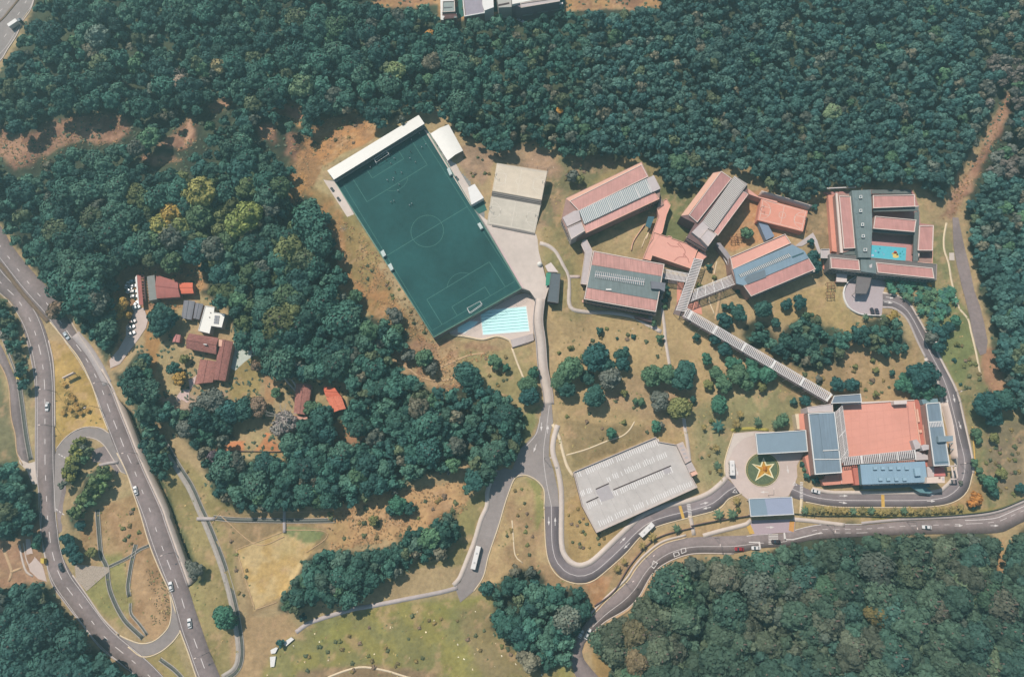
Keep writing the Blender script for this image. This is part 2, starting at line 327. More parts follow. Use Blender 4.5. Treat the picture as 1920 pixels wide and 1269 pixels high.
forest = {
 'north': [(-110, -110), (2030, -110), (2030, 800), (1940, 800), (1905, 745), (1885, 700), (1864, 650), (1854, 600), (1839, 545), (1826, 490), (1817, 440), (1812, 400), (1810, 352), (1838, 290), (1862, 222), (1858, 216), (1836, 262), (1812, 300), (1785, 344), (1762, 378), (1748, 352), (1650, 350), (1560, 350), (1530, 360), (1515, 380), (1475, 372), (1440, 352), (1420, 325), (1370, 312), (1335, 315), (1312, 345), (1290, 362), (1262, 352), (1240, 325), (1222, 295), (1195, 292), (1160, 300), (1110, 288), (1080, 300), (1055, 286), (1030, 276), (985, 268), (960, 280), (930, 282), (900, 272), (880, 262), (860, 240), (840, 222), (800, 212), (785, 208), (740, 238), (705, 236), (670, 212), (630, 212), (600, 232), (572, 262), (552, 295), (546, 350), (546, 395), (570, 372), (590, 380), (602, 410), (640, 480), (635, 520), (648, 560), (672, 590), (720, 600), (760, 622), (772, 645), (725, 665), (735, 680), (790, 722), (840, 734), (900, 722), (955, 747), (975, 772), (985, 802), (982, 850), (950, 868), (915, 905), (872, 925), (880, 870), (893, 820), (880, 830), (860, 880), (800, 885), (752, 912), (700, 925), (660, 948), (560, 950), (460, 955), (405, 932), (385, 880), (372, 845), (345, 820), (300, 790), (262, 785), (240, 745), (222, 712), (200, 675), (180, 640), (150, 610), (118, 570), (60, 500), (25, 455), (0, 415), (-110, 280), (-110, 190), (0, 135), (22, 95), (42, 60), (66, 20), (72, -30), (60, -110)],
 'southeast': [(1105, 1192), (1140, 1172), (1185, 1150), (1215, 1112), (1235, 1078), (1262, 1062), (1290, 1048), (1320, 1046), (1400, 1054), (1450, 1036), (1500, 1005), (1520, 996), (1560, 984), (1620, 988), (1660, 996), (1700, 1006), (1760, 1000), (1800, 982), (1838, 984), (1868, 1008), (1878, 1060), (1886, 1075), (1893, 1015), (1925, 992), (2030, 940), (2030, 1390), (1120, 1390), (1130, 1300), (1148, 1262), (1150, 1240), (1125, 1225)],
 'southwest': [(-110, 1098), (20, 1100), (60, 1092), (92, 1092), (116, 1135), (146, 1172), (175, 1212), (205, 1240), (240, 1268), (280, 1300), (300, 1390), (-110, 1390)],
 'westedge': [(-110, 875), (15, 868), (48, 888), (66, 925), (72, 965), (52, 1000), (20, 1010), (-110, 1010)],
 'westverge': [(-110, 520), (0, 556), (20, 572), (32, 602), (44, 645), (56, 700), (60, 740), (50, 750), (36, 722), (18, 662), (0, 622), (-40, 590), (-110, 590)],
 'grove': [(525, 1140), (530, 1118), (560, 1075), (575, 1050), (605, 1035), (680, 1035), (750, 1020), (768, 1035), (765, 1068), (705, 1092), (680, 1122), (650, 1135), (590, 1128), (556, 1145)],
 'grove2': [(742, 1005), (800, 990), (835, 962), (855, 962), (858, 1000), (840, 1042), (790, 1050), (762, 1028)],
 'midsouth': [(925, 1125), (940, 1085), (965, 1062), (1005, 1065), (1025, 1100), (1060, 1102), (1090, 1095), (1108, 1125), (1106, 1165), (1080, 1205), (1068, 1240), (1030, 1262), (985, 1250), (960, 1210), (925, 1180)],
 'bridgeside': [(255, 795), (262, 770), (290, 790), (305, 830), (318, 870), (306, 905), (288, 880), (270, 850)],
 'campus_thicket': [(1392, 625), (1415, 604), (1440, 612), (1460, 640), (1475, 615), (1500, 588), (1530, 590), (1548, 612), (1590, 625), (1625, 600), (1660, 592), (1690, 606), (1706, 640), (1700, 655), (1660, 668), (1640, 655), (1590, 636), (1572, 680), (1530, 688), (1500, 690), (1470, 668), (1440, 652), (1400, 655)],
 'olive_clump': [(108, 905), (118, 880), (133, 845), (140, 818), (165, 814), (172, 832), (164, 862), (150, 885), (135, 908), (116, 912)],
 'green_clump': [(128, 965), (145, 930), (160, 900), (178, 878), (205, 874), (212, 890), (200, 915), (180, 935), (160, 968), (140, 985), (130, 980)],
}
# open places inside the woods
clear = [
 [(232, 515), (262, 508), (320, 506), (365, 520), (375, 548), (430, 580), (445, 640), (470, 640), (495, 650), (490, 700), (560, 712), (655, 715), (650, 770), (625, 785), (560, 792), (545, 815), (530, 868), (470, 862), (405, 850), (400, 835), (440, 825), (430, 790), (400, 745), (380, 745), (375, 768), (330, 768), (300, 748), (290, 700), (262, 656), (228, 700), (205, 692), (212, 660), (225, 640), (236, 600)],
 [(216, 545), (222, 512), (245, 500), (375, 498), (385, 540), (300, 600), (262, 620), (240, 660), (212, 690), (205, 680), (230, 630), (215, 600)],
 [(600, 800), (640, 790), (690, 820), (700, 840), (640, 835)],
 [(600, 200), (555, 205), (568, 218), (562, 238), (525, 218), (520, 195)],
 [(690, -110), (835, -110), (835, 5), (790, 14), (700, 12)], [(1050, -110), (1260, -110), (1235, 14), (1160, 20), (1060, 22)],
 [(820, -110), (1062, -110), (1055, 18), (1010, 24), (985, 46), (950, 30), (900, 26), (845, 42), (826, 35)],
 [(1885, 1005), (1878, 1080), (1866, 1160), (1858, 1150), (1868, 1080), (1872, 1010)],
]
scrub = [
 [(-110, 232), (0, 236), (30, 262), (62, 250), (130, 228), (200, 212), (240, 225), (242, 252), (200, 268), (150, 266), (110, 278), (60, 306), (30, 312), (0, 290), (-110, 280)],
 [(325, 255), (346, 226), (368, 222), (370, 262), (350, 286), (300, 274)], [(268, 295), (320, 290), (345, 305), (290, 312)], [(388, 200), (430, 188), (432, 205), (400, 216)],
 [(488, 238), (522, 235), (518, 272), (493, 268)], [(543, 250), (562, 255), (556, 302), (540, 292)], [(1884, 180), (1892, 196), (1872, 250), (1842, 306), (1808, 370), (1785, 412), (1762, 408), (1790, 352), (1836, 288), (1862, 226)],
]
W3 = {k: [P(u, v) for u, v in q] for k, q in paved.items()}
# ------------------------------------------------------------------ terrain grid
X0, X1, Y0, Y1, ST = -345.0, 350.0, -262.0, 330.0, 1.3
gx = np.arange(X0, X1, ST); gy = np.arange(Y0, Y1, ST)
GX, GY = np.meshgrid(gx, gy)
def PXv(x, y, z=0.0):
    qx, qy, qz = x - CAM[0], y - CAM[1], z - CAM[2]
    b = qy * ct + qz * st; c = -qy * st + qz * ct
    return 960 + FP * qx / -c, 634.5 - FP * b / -c
GU, GV = PXv(GX, GY)
platW = [P(u, v, PH) for u, v in plat_px]; poolW = [P(u, v) for u, v in pool_px]
dplat = sdist(platW, GX, GY); dpool = sdist(poolW, GX, GY)
Hh = PH * (1 - ss((dplat - 1.0) / 30.0)) * ss((dpool + 2) / 22.0)
dpav = np.full(GX.shape, 1e3)
for k, q in W3.items():
    if k == 'cp': continue
    q = np.asarray(q); b0 = q.min(0) - 14; b1 = q.max(0) + 14
    ix = np.where((gx > b0[0]) & (gx < b1[0]))[0]; iy = np.where((gy > b0[1]) & (gy < b1[1]))[0]
    if len(ix) and len(iy):
        s_ = (slice(iy[0], iy[-1] + 1), slice(ix[0], ix[-1] + 1))
        dpav[s_] = np.minimum(dpav[s_], sdist(q, GX[s_], GY[s_]))
fm = np.zeros(GX.shape)
FD = {}
for k, q in forest.items():
    d = sdist(q, GU, GV); FD[k] = d; fm = np.maximum(fm, ss(0.5 - d / 16.0))
for q in clear: fm *= ss(0.5 + sdist(q, GU, GV) / 12.0)
Hh += fm * ss((dpav - 1) / 14.0) * (fbm(GX, GY, 45, 3, 3) - 0.35) * 9.0 * ss((dplat - 4) / 25)
Hh += ss((dpav - 0.5) / 6.0) * (fbm(GX, GY, 14, 9, 3) - 0.5) * 1.1 * ss((dplat - 2) / 8)
# the cutting beside the raised highway
trench = [P(u, v) for u, v in [(214, 746), (236, 800), (252, 842), (272, 889), (301, 954), (312, 985), (352, 1098), (374, 1086), (352, 1040), (336, 1000), (318, 945), (296, 890), (270, 832), (246, 775)]]
dt = sdist(trench, GX, GY); Hh = np.where(dt < 1.5, Hh - 7.0 * ss((1.0 - dt) / 2.5), Hh)
def Hs(x, y):
    i = np.clip((np.asarray(x) - X0) / ST, 0, len(gx) - 1.001); j = np.clip((np.asarray(y) - Y0) / ST, 0, len(gy) - 1.001)
    i0 = i.astype(int); j0 = j.astype(int); a = i - i0; b = j - j0
    return (Hh[j0, i0] * (1 - a) + Hh[j0, i0 + 1] * a) * (1 - b) + (Hh[j0 + 1, i0] * (1 - a) + Hh[j0 + 1, i0 + 1] * a) * b
def G(u, v, up=0.0):
    """ground point under photo pixel; up = height of the visible spot over the ground"""
    z = 0.0
    for _ in range(5):
        x, y = P(u, v, z + up); z = float(Hs(x, y))
    return x, y, z

# ------------------------------------------------------------------ ground colour
Nz1 = fbm(GX, GY, 9, 21, 5, 0.65); Nz2 = fbm(GX, GY, 40, 31, 4); Nz3 = fbm(GX, GY, 3.0, 41, 4, 0.7)
wob = (fbm(GX, GY, 7, 51, 4, 0.6) - 0.5)
# picture coordinates carry their own wobble so patch edges look grown
def A3(c): return np.array(alb(c))[None, None, :]
col = np.ones(GX.shape + (3,)) * A3((186, 158, 118))
def layer(pxs, c, soft=8, amp=22, strength=1.0, c2=None, breakup=0.0):
    global col
    d = sdist(pxs, GU, GV) + wob * amp
    a = ss(0.5 - d / soft) * strength
    if breakup: a = a * ss((Nz1 - 0.5 + (1 - breakup) * 0.5) * 5)
    cc = A3(c) if c2 is None else A3(c) * (1 - ss((Nz1 - 0.4) * 5))[..., None] + A3(c2) * ss((Nz1 - 0.4) * 5)[..., None]
    col = col * (1 - a[..., None]) + cc * a[..., None]
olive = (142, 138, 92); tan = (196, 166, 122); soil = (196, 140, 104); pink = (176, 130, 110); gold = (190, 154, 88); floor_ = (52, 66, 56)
layer([(1030, 585), (1330, 590), (1330, 840), (1280, 850), (1070, 870), (1040, 760)], (200, 168, 122), 14, 24, c2=(186, 156, 112))
layer([(1180, 700), (1300, 715), (1290, 800), (1200, 790), (1120, 740)], (182, 146, 116), 30, 30, 0.8)
layer([(1300, 760), (1500, 720), (1500, 800), (1400, 810), (1370, 830), (1350, 930), (1310, 900), (1300, 800)], (158, 146, 104), 24, 24)
layer([(1060, 790), (1230, 800), (1230, 815), (1075, 880)], (158, 134, 96), 10, 12)
layer([(1430, 640), (1720, 640), (1720, 750), (1500, 750), (1430, 700)], (188, 154, 112), 24, 24, c2=(170, 140, 102))
layer([(1010, 440), (1060, 400), (1070, 300), (1190, 285), (1240, 300), (1330, 330), (1300, 480), (1100, 470), (1085, 600), (1040, 600)], (152, 138, 96), 14, 18, c2=(172, 148, 104))
layer([(1090, 460), (1210, 420), (1230, 400), (1210, 470), (1110, 470)], (178, 154, 112), 8, 10)
layer([(1240, 340), (1290, 370), (1330, 430), (1300, 500), (1230, 440)], (128, 128, 86), 10, 14)
layer([(1060, 288), (1190, 288), (1060, 370), (1030, 430), (1005, 440), (1030, 320)], (140, 132, 96), 12, 16, c2=(164, 134, 106))
layer([(860, 285), (900, 275), (985, 272), (1035, 285), (1050, 320), (1030, 330), (930, 305), (905, 355), (880, 345), (860, 310)], (166, 136, 112), 8, 14, c2=(182, 146, 120))
layer([(1360, 385), (1440, 370), (1530, 395), (1520, 440), (1440, 450), (1370, 470), (1345, 455)], (206, 150, 104), 6, 8)
layer([(1390, 360), (1440, 355), (1430, 385), (1392, 382)], (196, 140, 100), 6, 8)
layer([(1515, 380), (1560, 360), (1560, 500), (1540, 540), (1510, 440)], (158, 132, 98), 10, 14)
layer([(1450, 560), (1560, 530), (1600, 600), (1660, 600), (1600, 640), (1450, 600)], (186, 156, 108), 12, 16)
layer([(1750, 420), (1785, 430), (1800, 540), (1835, 640), (1870, 740), (1905, 790), (1920, 960), (1830, 960), (1830, 880), (1795, 730), (1720, 580), (1740, 530)], (142, 138, 94), 12, 16, c2=(158, 140, 100))
layer([(1745, 540), (1800, 560), (1830, 650), (1800, 740), (1760, 660)], (132, 136, 86), 16, 18)
layer([(1838, 650), (1868, 655), (1890, 740), (1870, 745), (1840, 715)], (182, 134, 104), 8, 12)
layer([(1850, 790), (1925, 790), (1925, 920), (1845, 930)], (152, 132, 104), 18, 20)
layer([(1780, 918), (1850, 900), (1845, 955), (1780, 955)], (190, 148, 100), 12, 12, 0.7)
layer([(560, 260), (600, 225), (650, 212), (705, 238), (720, 260), (660, 290), (606, 320), (600, 345), (560, 400), (545, 400), (545, 310)], (204, 146, 92), 6, 16, c2=(172, 126, 88))
layer([(545, 380), (600, 360), (650, 410), (700, 470), (740, 560), (800, 640), (840, 690), (800, 700), (740, 680), (700, 600), (640, 540), (600, 470), (560, 430)], (196, 142, 94), 8, 20, c2=(160, 128, 86))
layer([(650, 405), (680, 410), (720, 480), (690, 560), (650, 500)], (158, 138, 88), 12, 20, 0.8)
layer([(690, 640), (800, 640), (900, 640), (960, 655), (960, 740), (900, 730), (830, 740), (780, 720), (720, 690)], (184, 140, 110), 8, 20, c2=(194, 158, 118))
layer([(860, 660), (990, 650), (1010, 700), (1000, 800), (960, 760), (880, 730)], (180, 158, 112), 12, 16)
layer([(965, 790), (1012, 760), (1000, 815), (970, 850)], (150, 148, 96), 8, 8)
layer([(92, 640), (125, 645), (165, 700), (205, 800), (160, 805), (105, 850), (100, 700)], (186, 152, 84), 6, 10, c2=(200, 162, 96))
layer([(150, 960), (270, 920), (322, 1100), (325, 1160), (290, 1205), (150, 1100)], (176, 136, 98), 8, 12, c2=(188, 150, 112))
layer([(195, 1040), (225, 1040), (250, 1130), (230, 1180), (150, 1110)], (158, 146, 92), 12, 14)
layer([(265, 1228), (325, 1200), (365, 1300), (300, 1300)], (172, 150, 98), 8, 10)
layer([(-110, 880), (70, 960), (90, 1100), (-110, 1110)], (180, 136, 108), 8, 14)
layer([(-110, 690), (0, 700), (22, 800), (40, 880), (-110, 880)], (138, 130, 96), 8, 10)
layer([(300, 840), (330, 850), (420, 930), (470, 960), (480, 1010), (440, 1020), (450, 1269), (440, 1340), (400, 1340), (320, 960)], (154, 138, 88), 10, 14, c2=(166, 146, 98))
layer([(410, 960), (640, 955), (720, 970), (730, 1010), (560, 1050), (540, 1120), (470, 1160), (440, 1040)], (172, 142, 104), 10, 14)
layer([(443, 1030), (530, 996), (600, 1000), (575, 1050), (540, 1110), (478, 1143)], (222, 188, 134), 3, 4, c2=(206, 168, 106))
layer([(540, 985), (610, 995), (600, 1010), (575, 1020), (535, 1000)], (152, 156, 104), 4, 6)
layer([(600, 960), (700, 930), (880, 900), (880, 960), (840, 1000), (760, 1010), (620, 1030)], (214, 168, 118), 8, 24, c2=(188, 144, 104))
layer([(860, 950), (950, 880), (920, 990), (880, 1060), (850, 1060), (790, 1060), (640, 1130), (700, 1100), (850, 1010)], (158, 142, 94), 8, 14)
layer([(450, 1160), (540, 1150), (560, 1180), (500, 1269), (440, 1340), (430, 1200)], (186, 152, 112), 8, 12)
layer([(520, 1210), (600, 1160), (720, 1130), (850, 1120), (930, 1110), (1075, 1200), (1075, 1269), (1090, 1400), (430, 1400)], (164, 152, 84), 14, 22, c2=(146, 138, 86))
layer([(560, 1255), (700, 1245), (820, 1260), (830, 1400), (500, 1400)], (160, 132, 100), 10, 14)
layer([(850, 1130), (960, 1130), (1060, 1290), (900, 1269)], (158, 134, 98), 20, 30, 0.7)
layer([(940, 900), (1015, 905), (1022, 1050), (1070, 1100), (1200, 1010), (1350, 965), (1395, 950), (1400, 985), (1215, 1030), (1110, 1160), (1000, 1110), (900, 1110)], (182, 146, 108), 8, 14, c2=(192, 160, 116))
layer([(985, 895), (1016, 905), (1022, 960), (1005, 1000), (1000, 920)], (160, 150, 92), 6, 8)
layer([(1055, 950), (1110, 900), (1120, 1000), (1180, 985), (1100, 1055), (1070, 1050)], (190, 156, 104), 6, 8)
layer([(1095, 1085), (1150, 1080), (1120, 1160)], (196, 140, 100), 6, 10)
layer([(1500, 945), (1700, 955), (1890, 950), (1890, 965), (1690, 975), (1500, 965)], (160, 142, 84), 6, 8)
layer([(1200, 1085), (1260, 1050), (1300, 1040), (1290, 1062), (1225, 1100), (1195, 1140)], (198, 160, 120), 8, 10)
layer([(1120, 1195), (1150, 1200), (1160, 1330), (1130, 1330), (1110, 1230)], (176, 142, 90), 8, 14)
layer([(300, 745), (420, 735), (440, 770), (400, 790), (330, 790)], (190, 160, 140), 6, 12)
layer([(432, 700), (488, 652), (490, 720), (480, 745), (432, 750)], (176, 152, 98), 4, 6)
layer([(495, 705), (518, 700), (512, 760), (497, 750)], (196, 150, 108), 4, 6)
layer([(270, 610), (300, 640), (290, 720), (275, 690)], (186, 138, 86), 4, 8)
layer([(405, 835), (460, 825), (458, 845), (405, 850)], (214, 142, 96), 3, 4)
layer([(478, 845), (500, 815), (530, 840), (530, 848)], (214, 142, 96), 3, 4)
layer([(480, 846), (540, 846), (555, 860), (520, 872)], (176, 148, 94), 4, 5)
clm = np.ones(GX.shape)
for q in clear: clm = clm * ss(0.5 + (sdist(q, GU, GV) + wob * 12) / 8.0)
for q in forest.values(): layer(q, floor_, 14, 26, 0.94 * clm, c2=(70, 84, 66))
for q in clear[1:]: layer(q, (176, 128, 98), 10, 16, c2=(196, 148, 100))
for q in scrub: layer(q, (164, 118, 98), 12, 20, 0.95, c2=(190, 142, 116))
layer([(340, 255), (358, 222), (366, 248), (352, 278), (345, 278), (352, 245)], (222, 170, 140), 6, 6)
layer([(520, 195), (560, 208), (568, 222), (550, 222)], (214, 150, 124), 5, 8)
layer([PX(a, b_) for a, b_ in trench], (58, 74, 60), 4, 4)  # dark green growth; the cutting's shade is painted in with it
layer([(262, 850), (290, 850), (330, 960), (385, 1090), (365, 1100), (320, 990)], (98, 104, 70), 6, 8, .8)
lum_ = col.mean(2, keepdims=True); col = (col * .91 + lum_ * .09) * np.array([.985, .99, .91])
dout = np.maximum(np.maximum(-100 - GU, GU - 2020), np.maximum(-100 - GV, GV - 1370)); ao = ss(.5 + (dout + wob * 60) / 40)[..., None]; col = col * (1 - ao) + A3((58, 76, 62)) * ao
# general variation: clumps, bare spots, paths worn by feet
v = 0.80 + 0.40 * Nz1; v2 = 0.9 + 0.22 * Nz2; v3 = 0.88 + 0.24 * Nz3
col = col * (v * v2 * v3)[..., None]
green = ss((fbm(GX, GY, 22, 71, 4) - 0.52) * 6)[..., None] * 0.30 * (1 - fm)[..., None]
col = col * (1 - green) + col * np.array([0.80, 0.98, 0.82]) * green
bare = ss((fbm(GX, GY, 5, 81, 4, 0.65) - 0.60) * 9)[..., None] * 0.5 * (1 - fm)[..., None]
col = col * (1 - bare) + A3((206, 168, 128)) * bare
flat = ss(-(dpav) / 1.2 + 0.5); Hz = Hh - 0.35 * flat; inplat = ss(-(dplat + 1) / 1.0); Hz = Hz - 1.2 * inplat
# coarse rim to the horizon
ex = np.array([9000, 4000, 1800, 900, 520.0])
fx = np.concatenate([X0 - ex, gx, gx[-1] + ex[::-1]]); fy = np.concatenate([Y0 - ex, gy, gy[-1] + ex[::-1]])
FX, FY = np.meshgrid(fx, fy); pad = 5
FZ = np.pad(Hz, pad, mode='constant'); FC = np.pad(col, ((pad, pad), (pad, pad), (0, 0)), mode='edge')
FC[:pad] = FC[-pad:] = np.array(alb(floor_)); FC[:, :pad] = np.array(alb(floor_)); FC[:, -pad:] = np.array(alb(floor_))
nx, ny = len(fx), len(fy); idx = np.arange(nx * ny).reshape(ny, nx)
q = np.stack([idx[:-1, :-1], idx[:-1, 1:], idx[1:, 1:], idx[1:, :-1]], -1).reshape(-1, 4)
gm = bpy.data.materials.new('ground'); gm.use_nodes = True; n = gm.node_tree; b = n.nodes['Principled BSDF']
b.inputs['Roughness'].default_value = 0.95; b.inputs['Specular IOR Level'].default_value = 0.1
at = n.nodes.new('ShaderNodeAttribute'); at.attribute_name = 'tcol'
gp = n.nodes.new('ShaderNodeNewGeometry')
def gnoise(scale, lo, hi, det=8, rg=0.7):
    z = n.nodes.new('ShaderNodeTexNoise'); z.inputs['Scale'].default_value = scale; z.inputs['Detail'].default_value = det; z.inputs['Roughness'].default_value = rg
    n.links.new(gp.outputs['Position'], z.inputs['Vector'])
    r_ = n.nodes.new('ShaderNodeMapRange'); r_.inputs['From Min'].default_value = 0.3; r_.inputs['From Max'].default_value = 0.7
    r_.inputs['To Min'].default_value = lo; r_.inputs['To Max'].default_value = hi; n.links.new(z.outputs['Fac'], r_.inputs['Value']); return r_.outputs[0], z
f1, z1_ = gnoise(0.45, 0.76, 1.22); f2, z2_ = gnoise(0.055, 0.88, 1.12, 5, 0.6)
mm = n.nodes.new('ShaderNodeMath'); mm.operation = 'MULTIPLY'; n.links.new(f1, mm.inputs[0]); n.links.new(f2, mm.inputs[1])
vm = n.nodes.new('ShaderNodeVectorMath'); vm.operation = 'SCALE'; n.links.new(at.outputs['Color'], vm.inputs[0]); n.links.new(mm.outputs[0], vm.inputs['Scale'])
n.links.new(vm.outputs[0], b.inputs['Base Color'])
bp = n.nodes.new('ShaderNodeBump'); bp.inputs['Strength'].default_value = 0.7; bp.inputs['Distance'].default_value = 0.5
n.links.new(z1_.outputs['Fac'], bp.inputs['Height']); n.links.new(bp.outputs[0], b.inputs['Normal'])
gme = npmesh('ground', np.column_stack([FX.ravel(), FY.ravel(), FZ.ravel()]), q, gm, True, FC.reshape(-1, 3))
tag(link('ground', gme), kind='structure')
# ------------------------------------------------------------------ surfaces
asph = mat('asphalt', (160, 148, 142), 0.9, 0.09, 0.5, 0.15, 6, var2=0.10)
asph2 = mat('asphalt_dark', (144, 131, 131), 0.9, 0.08, 0.5, 0.15, 6, var2=0.10)
asph3 = mat('asphalt_worn', (150, 134, 130), 0.92, 0.16, 0.6, 0.2, 6, var2=0.14)
conc = mat('concrete_pale', (222, 204, 190), 0.85, 0.07, 0.4, var2=0.06)
conc2 = mat('concrete_grey', (196, 182, 176), 0.85, 0.10, 0.5, var2=0.08)
conc3 = mat('concrete_pink', (216, 194, 182), 0.85, 0.06, 0.4, var2=0.06)
cream = mat('cream_stone', (240, 216, 180), 0.8, 0.08, 0.6)
white = mat('white_paint', (244, 238, 230), 0.6, 0.04, 0.6)
lmark = mat('road_paint', (236, 226, 218), 0.7, 0.12, 1.5)
ypaint = mat('yellow_paint', (226, 180, 92), 0.7, 0.12, 1.5)
opaint = mat('orange_paint', (222, 160, 88), 0.7, 0.10, 1.5)
dkgrey = mat('dark_metal', (92, 92, 96), 0.6, 0.1, 1)
drainm = mat('drain_concrete', (190, 178, 166), 0.9, 0.14, 0.8)
drainw = mat('drain_bed', (96, 98, 90), 0.5, 0.25, 0.8)
dirt = mat('worn_earth', (212, 176, 136), 0.95, 0.14, 0.5, 0.3, 3)
glass = mat('dark_glass', (70, 104, 112), 0.15, 0.1, 0.5, spec=0.6)
LINE = 0.006
def struct(o): return tag(o, kind='structure')
def spoly(name, pxs, z, m, sk=0.5, h=None): return struct(prism(name, pxs, z, z - sk, m))
def worn(m):
    nm = m.name + '_worn'
    if nm in MATS: return MATS[nm]
    w_ = m.copy(); w_.name = nm; MATS[nm] = w_; n = w_.node_tree; b = n.nodes['Principled BSDF']; src = b.inputs['Base Color'].links[0].from_socket
    at = n.nodes.new('ShaderNodeAttribute'); at.attribute_name = 'road'; sp = n.nodes.new('ShaderNodeSeparateXYZ'); n.links.new(at.outputs['Vector'], sp.inputs[0])
    cr = n.nodes.new('ShaderNodeValToRGB'); cr.color_ramp.interpolation = 'B_SPLINE'; e_ = cr.color_ramp.elements
    e_[0].position = 0; e_[0].color = (1.16,) * 3 + (1,); e_[1].position = 1; e_[1].color = (1.16,) * 3 + (1,)
    for p, v in ((.06, 1.10), (.15, .90), (.22, 1.0), (.32, .86), (.42, 1.02), (.5, 1.08), (.58, 1.02), (.68, .86), (.78, 1.0), (.85, .90), (.94, 1.10)): x = e_.new(p); x.color = (v, v, v, 1)
    n.links.new(sp.outputs[0], cr.inputs[0])
    g = n.nodes.new('ShaderNodeNewGeometry'); vo = n.nodes.new('ShaderNodeTexVoronoi'); vo.inputs['Scale'].default_value = .07; n.links.new(g.outputs['Position'], vo.inputs['Vector'])
    mr = n.nodes.new('ShaderNodeMapRange'); mr.inputs['To Min'].default_value = .88; mr.inputs['To Max'].default_value = 1.10; sc_ = n.nodes.new('ShaderNodeSeparateColor'); n.links.new(vo.outputs['Color'], sc_.inputs[0]); n.links.new(sc_.outputs[0], mr.inputs['Value'])
    v1 = n.nodes.new('ShaderNodeVectorMath'); v1.operation = 'MULTIPLY'; n.links.new(src, v1.inputs[0]); n.links.new(cr.outputs[0], v1.inputs[1])
    v2 = n.nodes.new('ShaderNodeVectorMath'); v2.operation = 'SCALE'; n.links.new(v1.outputs[0], v2.inputs[0]); n.links.new(mr.outputs[0], v2.inputs['Scale']); n.links.new(v2.outputs[0], b.inputs['Base Color']); return w_
def strip2(name, Lp, Rp, z, m, sk=0.5, step=2.5):
    a = np.array(smooth([P(u, v) for u, v in Lp], step)); b_ = np.array(smooth([P(u, v) for u, v in Rp], step))
    def rs_(c, n_):
        s = np.concatenate([[0], np.cumsum(np.linalg.norm(np.diff(c, axis=0), axis=1))]); t = np.linspace(0, s[-1], n_)
        return np.stack([np.interp(t, s, c[:, 0]), np.interp(t, s, c[:, 1])], 1)
    N_ = max(len(a), len(b_))
    # nearest matching keeps the cross lines square on bends
    a = rs_(a, N_); bb = rs_(b_, N_ * 4); out = []; j = 0
    for i in range(N_):
        lo = max(j, int(i * 4 * 0.6) - 8); hi = min(len(bb) - 1, j + 40)
        k = j + int(np.argmin(np.linalg.norm(bb[j:hi + 1] - a[i], axis=1))) if i < N_ - 1 else len(bb) - 1
        j = k; out.append(bb[k])
    bq = np.array(out); n_ = N_
    V = [np.column_stack([a, np.full(n_, z)]), np.column_stack([bq, np.full(n_, z)]), np.column_stack([a, np.full(n_, z - sk)]), np.column_stack([bq, np.full(n_, z - sk)])]
    wdt = np.linalg.norm(a - bq, axis=1); cr = np.concatenate([np.zeros(n_), np.ones(n_), np.zeros(n_), np.ones(n_)]); sl_ = np.concatenate([[0], np.cumsum(np.linalg.norm(np.diff(a, axis=0), axis=1))]); colr = np.column_stack([cr, np.tile(sl_, 4), np.tile(wdt, 4)])
    i = np.arange(n_ - 1)
    F = [np.column_stack([i, i + n_, i + n_ + 1, i + 1]), np.column_stack([i + 2 * n_, i, i + 1, i + 1 + 2 * n_]), np.column_stack([i + n_, i + 3 * n_, i + 1 + 3 * n_, i + 1 + n_])]
    Vc = np.concatenate(V); Fc = np.concatenate(F)
    o = link(name, npmesh(name, Vc, Fc, worn(m), False, colr, 'road'))
    return struct(o), (a + bq) / 2
RZ = 0.05
hw, hwc = strip2('highway', highway_L, highway_R, RZ + 0.010, asph, 1.2)
wr, wrc = strip2('west_road', west_L, west_R, RZ + 0.018, asph)
spoly('upper_slip_ramp', ramp_top, RZ, asph)
spoly('lower_slip_ramp', ramp_low, RZ, asph)
spoly('old_road', [(140, 862), (176, 842), (196, 836), (208, 852), (224, 884), (205, 905), (165, 960), (130, 985), (110, 1000), (106, 960), (118, 900)], RZ - 0.012, asph3)
sv, svc = strip2('service_road', service_L, service_R, RZ, asph3)
spoly('concrete_apron', pad_px, RZ + 0.006, conc)
spoly('school_drive', drive_sw, RZ + 0.004, asph)
lp, lpc = strip2('loop_road', loop_in, loop_out, RZ + 0.012, asph2)
er, erc = strip2('campus_road', east_out, east_in, RZ + 0.020, asph2)
pr, prc = strip2('public_road', public_T, public_B, RZ, asph)
sr, src_ = strip2('southern_road', south_L, south_R, RZ + 0.008, asph)
spoly('track', track_px, RZ, asph3)
spoly('upper_left_road', nw_road, RZ, asph)
spoly('roundabout', round_px, RZ + 0.030, conc3)
spoly('kindergarten_forecourt', circle_px, RZ + 0.028, mat('paver', (196, 180, 180), 0.85, 0.08, 1.2))
spoly('gate_forecourt', gate_px, RZ + 0.030, mat('gate_paver', (194, 172, 176), 0.85, 0.06, 1.2))
spoly('villa_drive', villa_drive, 0.06, conc3)
def rib(name, pxs, o1, o2, z, m, z0=-0.4, dash=None, step=1.6, drape=False):
    pts = smooth([G(u, v)[:2] if drape else P(u, v) for u, v in pxs], step)
    zs = Hs(np.array(pts)[:, 0], np.array(pts)[:, 1]) if drape else None
    return line_solid(name, pts, o1, o2, z, z0, m, None, dash, zs)
def pave(name, pxs, wd, m, drape=True, z=0.10): return struct(rib(name, pxs, wd / 2, -wd / 2, z, m, drape=drape))
